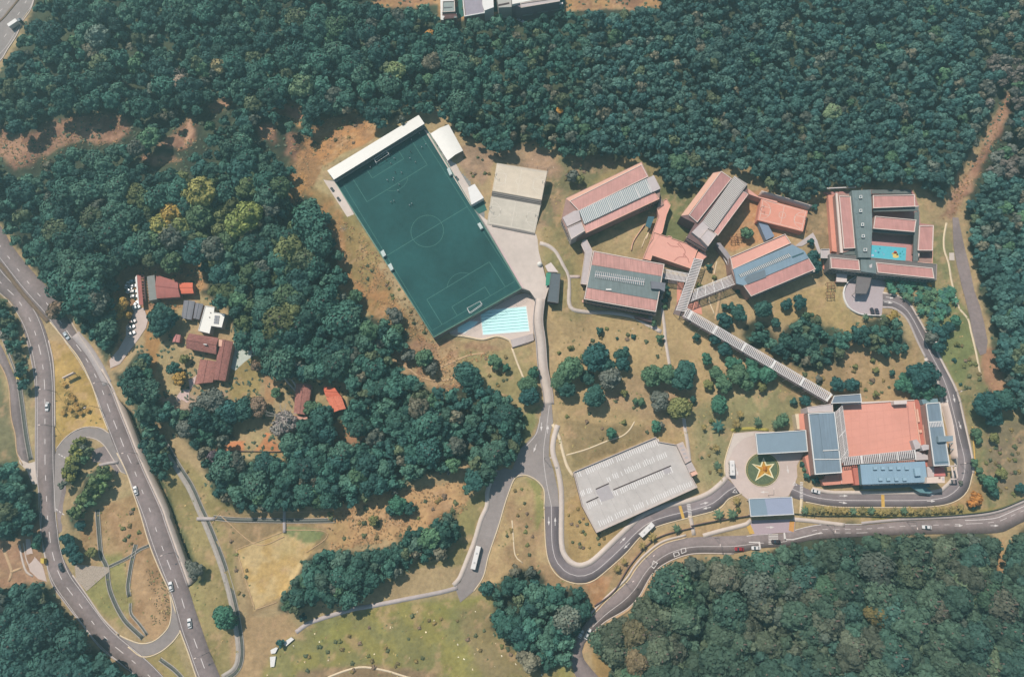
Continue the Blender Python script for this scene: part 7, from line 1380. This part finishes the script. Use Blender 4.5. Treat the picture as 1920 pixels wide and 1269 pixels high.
for c_ in cand:
    u, v, r, key = c_
    if any((u - a) ** 2 + (v - b2) ** 2 < (r2 * .7) ** 2 for a, b2, r2 in taken): continue
    rgb = forest_colour(u, v, key)
    if id(c_) in top:
        e = put_tree('forest_tree', u, v, r, rgb, 'big' if rnd.random() < .7 else 'rag', h=r * MPP * .9 + rnd.uniform(1.5, 5)); e['group'] = NAMES[key][1]; e['hue'] = hue(rgb); e['wood'] = NAMES[key][0]; continue
    rm_ = r * MPP * 1.05; h = rm_ * .8 + (rnd.uniform(1.0, 5.0) if key in ('north', 'southeast', 'southwest', 'westedge') else rnd.uniform(.5, 2.8)); x, y, z = G(u, v, h + rm_ * .3)
    v_, f_, t_ = rnd.choice(P_small if r < 15 else P_big); a = rnd.uniform(0, 6.28); ca, sa = math.cos(a), math.sin(a)
    w_ = v_ * np.array([rm_, rm_ * rnd.uniform(.9, 1.1), rm_ * rnd.uniform(.8, 1.2)]); w_ = np.column_stack([w_[:, 0] * ca - w_[:, 1] * sa + x, w_[:, 0] * sa + w_[:, 1] * ca + y, w_[:, 2] + z + h])
    MV.append(w_); MF.append(f_ + off); off += len(w_); MC.append(t_[:, None] * np.minimum(lin(rgb) * FT, 1)[None, :])
me = npmesh('dense_forest', np.concatenate(MV), np.concatenate(MF), LM_M, False, np.concatenate(MC)); tag(link('dense_forest', me), 'dense wood of many small dark crowns round the campus', None, None, 'stuff')
print('forest', len(cand), 'tris', sum(len(f) for f in MF) * 2)
# understorey: low brush that fills the woods and the scrubby slopes
def brush(name, polys, n_, size, cols, label, inside=-2, zoff=.15, seed=5):
    r_ = np.random.RandomState(seed); UU, VV = [], []
    for q in polys:
        q = np.array(q, float); b0, b1 = np.maximum(q.min(0), (-60, -60)), np.minimum(q.max(0), (1980, 1330)); m_ = int(n_ * (b1[0] - b0[0]) * (b1[1] - b0[1]) / 1e4)
        U = r_.uniform(b0[0], b1[0], m_); V_ = r_.uniform(b0[1], b1[1], m_); k_ = sdist(q, U, V_) < inside + r_.normal(size=m_) * 4
        k_ &= fbm(U, V_, 18, 77, 3) > .42; UU.append(U[k_]); VV.append(V_[k_])
    U = np.concatenate(UU); V_ = np.concatenate(VV)
    t = (U - 960) / FP; s = -(V_ - 634.5) / FP; dz = s * st - ct; tt_ = -CAM[2] / dz; x = t * tt_; y = CAM[1] + (s * ct + st) * tt_
    i = np.clip(((x - X0) / ST).astype(int), 0, len(gx) - 1); j = np.clip(((y - Y0) / ST).astype(int), 0, len(gy) - 1); k_ = dpavc[j, i] > .9; x, y = x[k_], y[k_]
    z = Hs(x, y) + zoff; n2 = len(x); tri = 5; V = []; F = []; Cc = []
    cc = np.array([lin(c) * .9 for c in cols])[r_.randint(0, len(cols), n2)] * r_.uniform(.7, 1.25, n2)[:, None]
    for k in range(tri):
        a = r_.uniform(0, 6.28, n2); sz = size * r_.uniform(.5, 1.4, n2); ti = r_.uniform(-.5, .5, n2)
        cx = x + r_.normal(size=n2) * size * .6; cy = y + r_.normal(size=n2) * size * .6; hz = z + r_.uniform(0, size * .7, n2)
        q4 = []
        for da, m_ in ((0, 1), (1.7, .6), (3.1, 1), (4.6, .7)): q4.append(np.column_stack([cx + sz * m_ * np.cos(a + da), cy + sz * m_ * np.sin(a + da), hz + ti * sz * m_ * np.cos(da)]))
        V.append(np.stack(q4, 1).reshape(-1, 3)); Cc.append(np.repeat(cc * r_.uniform(.85, 1.15, n2)[:, None], 4, 0))
    V = np.concatenate(V); o = link(name, npmesh(name, V, np.arange(len(V)).reshape(-1, 4), LM_M, False, np.concatenate(Cc))); tag(o, label, None, None, 'stuff'); print(name, n2)
brush('undergrowth', [q for k, q in forest.items()] , 70, .55, [(60, 84, 70), (78, 96, 72), (96, 100, 80)], 'low green undergrowth between the trees of the woods', 2, seed=5)
brush('dry_scrub', scrub + [clear[1]] + [[(560, 260), (640, 215), (700, 240), (600, 330), (560, 400), (545, 330)], [(600, 440), (660, 420), (790, 600), (830, 660), (720, 610)], [(610, 960), (760, 915), (880, 900), (870, 960), (740, 1010), (620, 1030)], [(720, 660), (900, 650), (950, 700), (830, 735)]], 520, .28, [(168, 126, 84), (144, 112, 78), (114, 102, 74), (178, 138, 94)], 'dry orange and olive scrub on the bare slopes', 2, seed=6)
brush('meadow_tufts', [[(530, 1210), (640, 1155), (860, 1125), (1060, 1200), (1070, 1330), (470, 1330)], [(1030, 600), (1330, 600), (1330, 850), (1040, 860)], [(1430, 650), (1720, 650), (1720, 750), (1430, 740)], [(1060, 300), (1250, 300), (1240, 440), (1010, 470)], [(300, 850), (470, 960), (470, 1300), (400, 1300)], [(1750, 430), (1830, 560), (1910, 800), (1910, 930), (1830, 900), (1790, 700)], [(95, 650), (150, 700), (200, 800), (110, 830)], [(1300, 760), (1500, 720), (1380, 810), (1340, 930), (1310, 880)], [(930, 910), (1010, 910), (1100, 1130), (940, 1100)], [(150, 970), (280, 930), (320, 1180), (200, 1150)]], 26, .34, [(150, 134, 84), (128, 126, 78), (172, 146, 98), (108, 112, 74)], 'tufts of dry grass and weeds over the open ground', 2, .05, 7)

brush('pale_stones', [[(530, 1210), (640, 1155), (860, 1125), (1060, 1200), (1070, 1330), (470, 1330)], [(930, 1170), (1070, 1230), (1060, 1330), (880, 1330)], [(870, 300), (1010, 285), (1040, 320), (900, 350)], [(1100, 600), (1260, 620), (1290, 690), (1180, 690)]], 6, .24, [(226, 206, 170), (206, 186, 150), (236, 222, 196)], 'pale stones and bare spots scattered in the dry grass', 2, .04, 9)
# leafless grey trees
def bare_mesh(seed):
    r_ = random.Random(seed); bm = bmesh.new(); tube_bm(bm, (0, 0, -.9), (0, 0, .1), .07, 5)
    for k in range(11):
        a = 6.283 * k / 11 + r_.uniform(-.3, .3); L = r_.uniform(.6, 1.0); p1 = (L * .5 * math.cos(a), L * .5 * math.sin(a), .3 + r_.uniform(-.1, .2)); p2 = (L * math.cos(a + .2), L * math.sin(a + .2), .5 + r_.uniform(-.2, .2)); tube_bm(bm, (0, 0, .0), p1, .03, 4); tube_bm(bm, p1, p2, .018, 4)
        for s in (-.5, .5): tube_bm(bm, p1, (p1[0] + .35 * L * math.cos(a + s), p1[1] + .35 * L * math.sin(a + s), p1[2] + .2), .013, 3)
        for s in (-.4, .35): tube_bm(bm, p2, (p2[0] + .2 * math.cos(a + s), p2[1] + .2 * math.sin(a + s), p2[2] + .05), .01, 3)
    return bmmesh('branches', bm, mat('grey_bark', (190, 180, 166), .9, .1, 2))
for i, (u, v, r, lb) in enumerate(((532, 786, 26, 'leafless grey tree among the trees left of the brown bungalow'), (340, 142, 15, 'leafless pale tree in the northern wood near the upper scar'), (1430, 300, 13, 'leafless grey tree at the wood edge above the orange yard'), (645, 430, 9, 'small leafless tree on the slope beside the pitch'), (1180, 278, 12, 'leafless tree at the wood edge above the louvred block'), (505, 1175, 0, ''))):
    if not r: continue
    x, y, z = G(u, v, r * MPP + 3); e = empty('bare_tree', (x, y, z), lb, 'tree'); o = link('branches', bare_mesh(i), e); o.location = (0, 0, r * MPP + 3); o.scale = (r * MPP,) * 3

brush('seedling_rows', [[(274, 1062), (282, 1060), (298, 1120), (300, 1170), (288, 1178), (290, 1120)], [(292, 1064), (298, 1066), (320, 1120), (316, 1165), (306, 1172), (310, 1120)]], 900, .22, [(92, 78, 60), (104, 100, 64)], 'rows of small seedlings planted inside the lower slip ramp', 0, .04, 12)
# ------------------------------------------------------------------ vehicles
def loft(bm, secs):
    """secs: list of rings (lists of points) of equal length, closed with end caps"""
    rr = [[bm.verts.new(p) for p in s] for s in secs]; n_ = len(rr[0])
    for a, b2 in zip(rr, rr[1:]):
        for i in range(n_): bm.faces.new((a[i], a[(i + 1) % n_], b2[(i + 1) % n_], b2[i]))
    bm.faces.new(rr[0][::-1]); bm.faces.new(rr[-1])
tyre = mat('tyre', (44, 44, 46), .9, 0); rimm = mat('wheel_rim', (170, 170, 172), .4, 0); lampm = mat('headlight', (240, 240, 230), .2, 0); tail = mat('tail_light', (190, 50, 44), .4, 0)
cg = mat('car_glass', (48, 60, 66), .08, 0, spec=.7)
def wheel_mesh():
    bm = bmesh.new(); tube_bm(bm, (0, -.11, 0), (0, .11, 0), .32, 14); a = bmmesh('wheel', bm, tyre); bm = bmesh.new(); tube_bm(bm, (0, -.12, 0), (0, .12, 0), .19, 10); return a, bmmesh('rim', bm, rimm)
WH, WR = wheel_mesh()
def sect(x, w_, z0, z1, b_=.12): return [(x, -w_ + b_, z0), (x, w_ - b_, z0), (x, w_, z0 + b_), (x, w_, z1 - b_), (x, w_ - b_, z1), (x, -w_ + b_, z1), (x, -w_, z1 - b_), (x, -w_, z0 + b_)]
def car_meshes(L=4.5, Wd=.9):
    k = L / 4.5; bm = bmesh.new(); loft(bm, [sect(x * k, w_ * Wd / .9, z0, z1) for x, w_, z0, z1 in ((-2.25, .70, .35, .82), (-2.15, .84, .25, .95), (-1.6, .90, .2, 1.0), (-.6, .90, .2, .98), (.7, .90, .2, .95), (1.5, .88, .2, .86), (2.1, .80, .25, .76), (2.25, .62, .35, .66))]); body = bm
    bm = bmesh.new(); loft(bm, [sect(x * k, w_ * Wd / .9, .9, z1, .06) for x, w_, z1 in ((-1.75, .74, 1.0), (-1.2, .72, 1.38), (.15, .72, 1.42), (.95, .76, .96))]); gl = bm
    bm = bmesh.new(); loft(bm, [sect(x * k, .66 * Wd / .9, 1.34, z1, .04) for x, z1 in ((-1.22, 1.42), (-.9, 1.47), (-.1, 1.48), (.2, 1.44))]); rf = bm
    return body, gl, rf
def make_car(u, v, deg, rgb, label, L=4.5, group='cars on the roads', z=RZ + .02, roofc=None):
    m = mat('car_paint_%d_%d_%d' % rgb, rgb, .3, 0, spec=.6); b_, g_, r_ = car_meshes(L); bx_, by_ = P(u, v, z + .8)
    e = empty('car', (bx_, by_, z), label, 'car', group, R(deg))
    for nm, bm, mm in (('body', b_, m), ('windows', g_, cg), ('roof', r_, m)): link(nm, bmmesh(nm, bm, mm), e)
    k = L / 4.5
    for sx in (-1.35, 1.35):
        for sy in (-.82, .82): w_ = link('wheel', WH, e); w_.location = (sx * k, sy, .32); q_ = link('rim', WR, w_)
    for sy in (-.6, .6):
        for nm, x, mm in (('headlight', 2.16, lampm), ('tail_light', -2.2, tail)): bm = bmesh.new(); box_bm(bm, (x * k, sy, .58), .1, .3, .16); link(nm, bmmesh(nm, bm, mm), e)
    return e
def make_bus(u, v, deg, L, label, z=RZ + .03, rgb=(246, 238, 230), cat='bus', name='bus'):
    m = mat('bus_paint', rgb, .35, 0, spec=.5); x, y = P(u, v, z + 2.6); e = empty(name, (x, y, z), label, cat, 'buses and coaches', R(deg)); h = L / 2
    bm = bmesh.new(); loft(bm, [sect(xx, w_, z0, z1, .18) for xx, w_, z0, z1 in ((-h, 1.1, .5, 2.9), (-h + .25, 1.22, .35, 3.05), (h - .5, 1.22, .35, 3.05), (h, 1.12, .5, 2.75))]); link('body', bmmesh('body', bm, m), e)
    n_ = int(L / 1.5)
    for s in (-1, 1):
        for k in range(n_): bm = bmesh.new(); box_bm(bm, (-h + .9 + k * (L - 1.6) / n_ + .3, s * 1.21, 1.5), (L - 1.6) / n_ * .86, .06, .95); link('window', bmmesh('window', bm, cg), e)
    bm = bmesh.new(); box_bm(bm, (h - .02, 0, 1.3), .12, 2.0, 1.2); link('windscreen', bmmesh('windscreen', bm, cg), e); bm = bmesh.new(); box_bm(bm, (-h + .03, 0, 1.5), .1, 1.8, .8); link('rear_window', bmmesh('rear_window', bm, cg), e)
    for x_ in (-.22 * L, .18 * L): bm = bmesh.new(); box_bm(bm, (x_, 0, 3.04), .9, .8, .1); link('roof_hatch', bmmesh('roof_hatch', bm, mat('hatch_grey', (200, 196, 192), .6, 0)), e)
    for sx in (-.3 * L, .32 * L):
        for sy in (-1.08, 1.08): w_ = link('wheel', WH, e); w_.location = (sx, sy, .45); w_.scale = (1.4, 1.2, 1.4); link('rim', WR, w_)
    return e
make_bus(1213, 993, 42, 8.6, 'white school bus on the lower loop road below the car park'); make_bus(892, 1045, 76, 11.0, 'long white coach on the drive towards the lower turning place'); make_bus(1373, 877, 88, 7.4, 'white minibus beside the star roundabout', z=RZ + .05)
WH_ = (240, 236, 232)
make_car(88, 762, -88, WH_, 'white hatchback on the west road beside the golden triangle'); make_car(254, 919, 112, WH_, 'white car on the highway where it passes the cutting'); make_car(320, 1099, 108, WH_, 'white car on the highway near the end of its wall'); make_car(355, 1168, 104, WH_, 'white car on the highway just above the lower slip ramp'); make_car(114, 1063, 122, (60, 66, 74), 'dark car with pale roof on the west road curve'); make_car(124, 629, -52, (206, 214, 218), 'silver car in the tree shade at the highway merge')
make_car(1386, 1029, 176, (170, 44, 50), 'red car on the public road before the zebra crossing'); make_car(1455, 1015, 178, (64, 50, 54), 'dark car on the zebra crossing'); make_car(1417, 1027, 178, WH_, 'white car under the trees at the stop line', 4.0); make_car(1738, 988, 176, WH_, 'white car on the public road under the palms'); make_car(1530, 921, -14, WH_, 'white car on the campus road below the main building')
make_car(1636, 584, 96, (72, 66, 76), 'left dark car parked in the kindergarten drop-off circle', 4.4, 'cars at the kindergarten'); make_car(1645, 585, 94, (80, 72, 84), 'right dark car parked in the kindergarten drop-off circle', 4.4, 'cars at the kindergarten')
make_car(1102, 1188, 62, WH_, 'white van stopped at the bend under the trees', 5.2); make_car(976, 38, -30, WH_, 'white car in the yard of the upper building', 4.5); make_car(1089, 1188, 62, (226, 226, 224), 'white car half hidden by the crown at the bend', 3.8)
VC = [(270, 240, 80, WH_, 'pale car under the trees, apart from the carport row'), (347, 188, 10, (210, 226, 224), 'topmost car in front of the carport'), (352, 250, 8, WH_, 'second car from the top in front of the carport'), (297, 305, 60, WH_, 'white car turned towards the trees by the carport'), (360, 322, 6, (246, 240, 232), 'large white car in the middle of the carport row'), (366, 386, 4, WH_, 'small white car next to the lower end of the carport row'), (385, 492, 60, WH_, 'white car at the lower end of the carport'), (392, 535, 20, (226, 230, 228), 'lowest pale car in front of the carport'), (322, 800, 28, (246, 236, 230), 'upper white car parked along the villa drive'), (327, 880, 26, (246, 236, 230), 'lower white car parked along the villa drive'), (338, 728, 30, (110, 70, 66), 'dark red car parked along the villa drive')]
for x, y, a, c, lb in VC: u, v = V3((x, y))[0]; xx, yy, zz_ = G(u, v, .8); make_car(u, v, a, c, lb, 4.1, 'cars parked at the villas', z=max(zz_, .06) + .02)
# truck in the corner
e = empty('truck', (*P(28, 42, 2.5), RZ), 'white box truck on the road in the upper left corner', 'truck', None, R(42)); bm = bmesh.new(); loft(bm, [sect(x, 1.25, .8, 3.3, .08) for x in (-4.2, 1.6)]); link('cargo_box', bmmesh('cargo_box', bm, white), e)
bm = bmesh.new(); loft(bm, [sect(x, w_, .5, z1, .15) for x, w_, z1 in ((1.8, 1.1, 2.5), (3.0, 1.1, 2.5), (3.8, 1.02, 1.9))]); link('cab', bmmesh('cab', bm, mat('cab_grey', (90, 104, 112), .4, 0)), e); bm = bmesh.new(); box_bm(bm, (3.45, 0, 1.7), .5, 1.8, .55); link('windscreen', bmmesh('windscreen', bm, cg), e)
for sx in (-3.0, -1.9, 2.7):
    for sy in (-1.05, 1.05): w_ = link('wheel', WH, e); w_.location = (sx, sy, .45); w_.scale = (1.4, 1.3, 1.4); link('rim', WR, w_)
# ------------------------------------------------------------------ people on the pitch
def person_mesh(stride=.25, arm=.3):
    J = [(0, 0, .95), (0, 0, 1.2), (0, 0, 1.42), (0, 0, 1.52), (.02, 0, 1.68), (0, .19, 1.40), (arm * .5, .27, 1.14), (arm, .25, .92), (0, -.19, 1.40), (-arm * .5, -.27, 1.14), (-arm * .2, -.25, .92), (.0, .10, .90), (stride * .7, .11, .50), (stride * .4, .11, .08), (stride * .4 + .16, .12, .05), (0, -.10, .90), (-stride * .5, -.11, .50), (-stride, -.11, .10), (-stride + .16, -.12, .06)]
    rad = [.15, .14, .15, .06, .115, .07, .05, .04, .07, .05, .04, .10, .065, .045, .04, .10, .065, .045, .04]
    E = [(0, 1), (1, 2), (2, 3), (3, 4), (2, 5), (5, 6), (6, 7), (2, 8), (8, 9), (9, 10), (0, 11), (11, 12), (12, 13), (13, 14), (0, 15), (15, 16), (16, 17), (17, 18)]
    me = bpy.data.meshes.new('body'); me.from_pydata(J, E, []); o = link('body_tmp', me); md = o.modifiers.new('s', 'SKIN'); md.use_smooth_shade = True
    for i, sv_ in enumerate(me.skin_vertices[0].data): sv_.radius = (rad[i], rad[i]); sv_.use_root = i == 0
    o.modifiers.new('d', 'SUBSURF').levels = 1; dg = bpy.context.evaluated_depsgraph_get(); nm = bpy.data.meshes.new_from_object(o.evaluated_get(dg)); bpy.data.objects.remove(o); nm.name = 'body'; return nm
pm_ = [person_mesh(.3, .3), person_mesh(.12, .1)]
skin = mat('skin', (168, 120, 96), .7, 0); hairm = mat('hair', (46, 36, 32), .8, 0)
for m_ in pm_: m_.materials.append(skin)
def blob(name, secs, m): bm = bmesh.new(); loft(bm, secs); return bmmesh(name, bm, m)
def ring(z, a, b_, n_=10, x=0): return [(x + a * math.cos(t), b_ * math.sin(t), z) for t in np.linspace(0, 2 * math.pi, n_, endpoint=False)]
hair = blob('hair', [ring(1.66, .115, .115, x=0), ring(1.73, .118, .118), ring(1.80, .09, .09), ring(1.82, .04, .04)], hairm)
shirts = {}
def shirt(c): 
    if c not in shirts: shirts[c] = blob('shirt', [ring(.90, .18, .20), ring(1.15, .18, .24), ring(1.36, .20, .31), ring(1.46, .16, .26), ring(1.49, .09, .12)], mat('kit_%d_%d_%d' % c, c, .8, 0))
    return shirts[c]
shorts = blob('shorts', [ring(.66, .16, .19), ring(.95, .185, .205)], mat('dark_shorts', (50, 60, 70), .8, 0))
PP = [(1200, 403), (1157, 433), (1037, 482), (1027, 553), (1088, 593), (860, 555), (822, 607), (868, 703), (938, 708), (783, 788), (852, 768), (845, 792), (912, 838), (900, 903), (825, 1025), (855, 1012), (1025, 1060), (1048, 1043), (767, 567), (600, 650), (1132, 285), (1045, 352)]
where = ['nearest the marquee corner', 'second from the marquee corner', 'on the dark spot of the penalty area', 'right of the goal area', 'on the right edge of the penalty area', 'in front of the right goalpost', 'inside the goal area', 'in the middle of the penalty area', 'right of the middle of the penalty area', 'leftmost of a group of three', 'upper of a close pair in the group of three', 'lower of a close pair in the group of three', 'just above the penalty arc', 'within the penalty arc', 'lower left of the pair past the penalty arc', 'upper right of the pair past the penalty arc', 'left of the pair nearest the centre circle', 'right of the pair nearest the centre circle', 'beside the left goalpost', 'at the left end of the goal line', 'under the right end of the stand roof', 'on the goal line right of the goal']
for i, ((x, y), wv_) in enumerate(zip(PP, where)):
    u, v = T(590, 200, 5.767, (x, y))[0]; c = (240, 244, 244) if i not in (2, 7, 18) else (70, 90, 96); dark = i in (2, 7, 18)
    e = empty('person', (*P(u, v, PH + 1.5), PH + .03), 'player in %s shirt %s' % ('dark' if dark else 'white', wv_), 'person', 'players on the football pitch', rnd.uniform(0, 6.28))
    link('body', pm_[i % 2], e); link('hair', hair, e); link('shirt', shirt(c), e); link('shorts', shorts, e)
# tyres, bins and small things on the terraces
for (u, v), lb in (((622, 354), 'upper pair of dark training tyres on the white walkway'), ((634, 372), 'lower dark training mat on the white walkway'), ((855, 333), 'dark round mat on the concourse by the pitch')):
    bm = bmesh.new(); 
    for k in range(2): tube_bm(bm, (*(np.array(P(u, v, PH)) + (k * .9, -k * 1.2)), PH + .06), (*(np.array(P(u, v, PH)) + (k * .9, -k * 1.2)), PH + .45), .75, 12)
    tag(link('training_mat', bmmesh('training_mat', bm, mat('rubber', (84, 90, 92), .9, .1, 2))), lb, 'mat')
# ------------------------------------------------------------------ labels that single out every plant
LMK = [('the star roundabout', 1430, 880), ('the car park deck', 1190, 905), ('the lap pool', 945, 600), ('the kindergarten circle', 1617, 560), ('the main building', 1650, 830), ('the roof terrace', 1275, 470), ('the round drop-off wall', 1585, 590), ('the long footbridge', 1420, 665), ('the slate-roofed block', 1165, 540), ('the orange bungalow', 628, 748), ('the clay-roofed manor', 390, 680), ('the red-roofed villa', 300, 530), ('the white villa', 395, 600), ('the brown bungalow', 565, 750), ('the upper slip ramp', 165, 830), ('the lower slip ramp', 300, 1200), ('the billboard', 135, 705), ('the white coach', 892, 1045), ('the footbridge over the drain', 534, 975), ('the school gate', 1445, 990), ('the green shed canopy', 1027, 523), ('the two courts', 970, 370), ('the white tarpaulins', 515, 1225), ('the hairpin of the loop road', 1085, 1075), ('the track end on the right', 1840, 650), ('the campus road corner', 1810, 915), ('the stand roof', 705, 275), ('the blue-roofed block', 1450, 495), ('the pale grass patch', 520, 1060), ('the stone apron', 170, 1080), ('the worn trail by the slope', 790, 700), ('the golden triangle', 150, 760), ('the leafy palm slope', 1730, 570), ('the playground court', 1470, 410)]
ORD = ['nearest', 'second nearest', 'third nearest', 'fourth nearest', 'fifth nearest', 'sixth nearest', 'seventh nearest', 'eighth nearest', 'ninth nearest', 'tenth nearest']
def ordn(k): return ORD[k] if k < 10 else '%dth nearest' % (k + 1) if (k + 1) % 10 not in (1, 2, 3) or 10 < (k + 1) % 100 < 14 else '%d%s nearest' % (k + 1, {1: 'st', 2: 'nd', 3: 'rd'}[(k + 1) % 10])
pools = {}
for o in [o for o in C.objects if o.type == 'EMPTY' and 'px' in o.keys()]:
    u, v = o['px'][0], o['px'][1]; k = o.name.split('.')[0]
    if k == 'forest_tree': continue
    j = min(range(len(LMK)), key=lambda i: (LMK[i][1] - u) ** 2 + (LMK[i][2] - v) ** 2); pools.setdefault((k, j), []).append(((LMK[j][1] - u) ** 2 + (LMK[j][2] - v) ** 2, o))
for (k, j), L_ in pools.items():
    L_.sort(key=lambda t: t[0])
    for i, (_, o) in enumerate(L_):
        ch = next(c_ for c_ in o.children if c_.name.startswith(('crown', 'fronds'))); cc_ = tuple(255 * (x / 1.5) ** (1 / 2.2) for x in ch.color[:3])
        what = {'campus_tree': 'tree', 'palm_tree': 'palm', 'shrub': 'shrub'}[k]; sz = 'broad' if o['rp'] > 17 else 'mid-sized' if o['rp'] > 9.5 else 'small'
        o['label'] = ('%s %s %s, %s %s to %s' % (sz, hue(cc_), what, ordn(i), what, LMK[j][0])); 
        if 'group' not in o.keys(): o['group'] = {'campus_tree': 'single trees around ', 'palm_tree': 'palms around ', 'shrub': 'shrubs around '}[k] + LMK[j][0]
fg = {}
for o in [o for o in C.objects if o.name.startswith('forest_tree')]:
    u, v = o['px'][0], o['px'][1]; j = min(range(len(LMK)), key=lambda i: (LMK[i][1] - u) ** 2 + (LMK[i][2] - v) ** 2)
    fg.setdefault((o['hue'], j), []).append(((LMK[j][1] - u) ** 2 + (LMK[j][2] - v) ** 2, o))
for (h_, j), S in fg.items():
    S.sort(key=lambda t: t[0])
    for i, (_, o) in enumerate(S): o['label'] = 'big %s forest crown, %s such to %s' % (h_, ordn(i), LMK[j][0])
for o in C.objects:
    for k in ('px', 'rp', 'hue', 'wood'):
        if k in o.keys(): del o[k]
build_haze(-12.0)
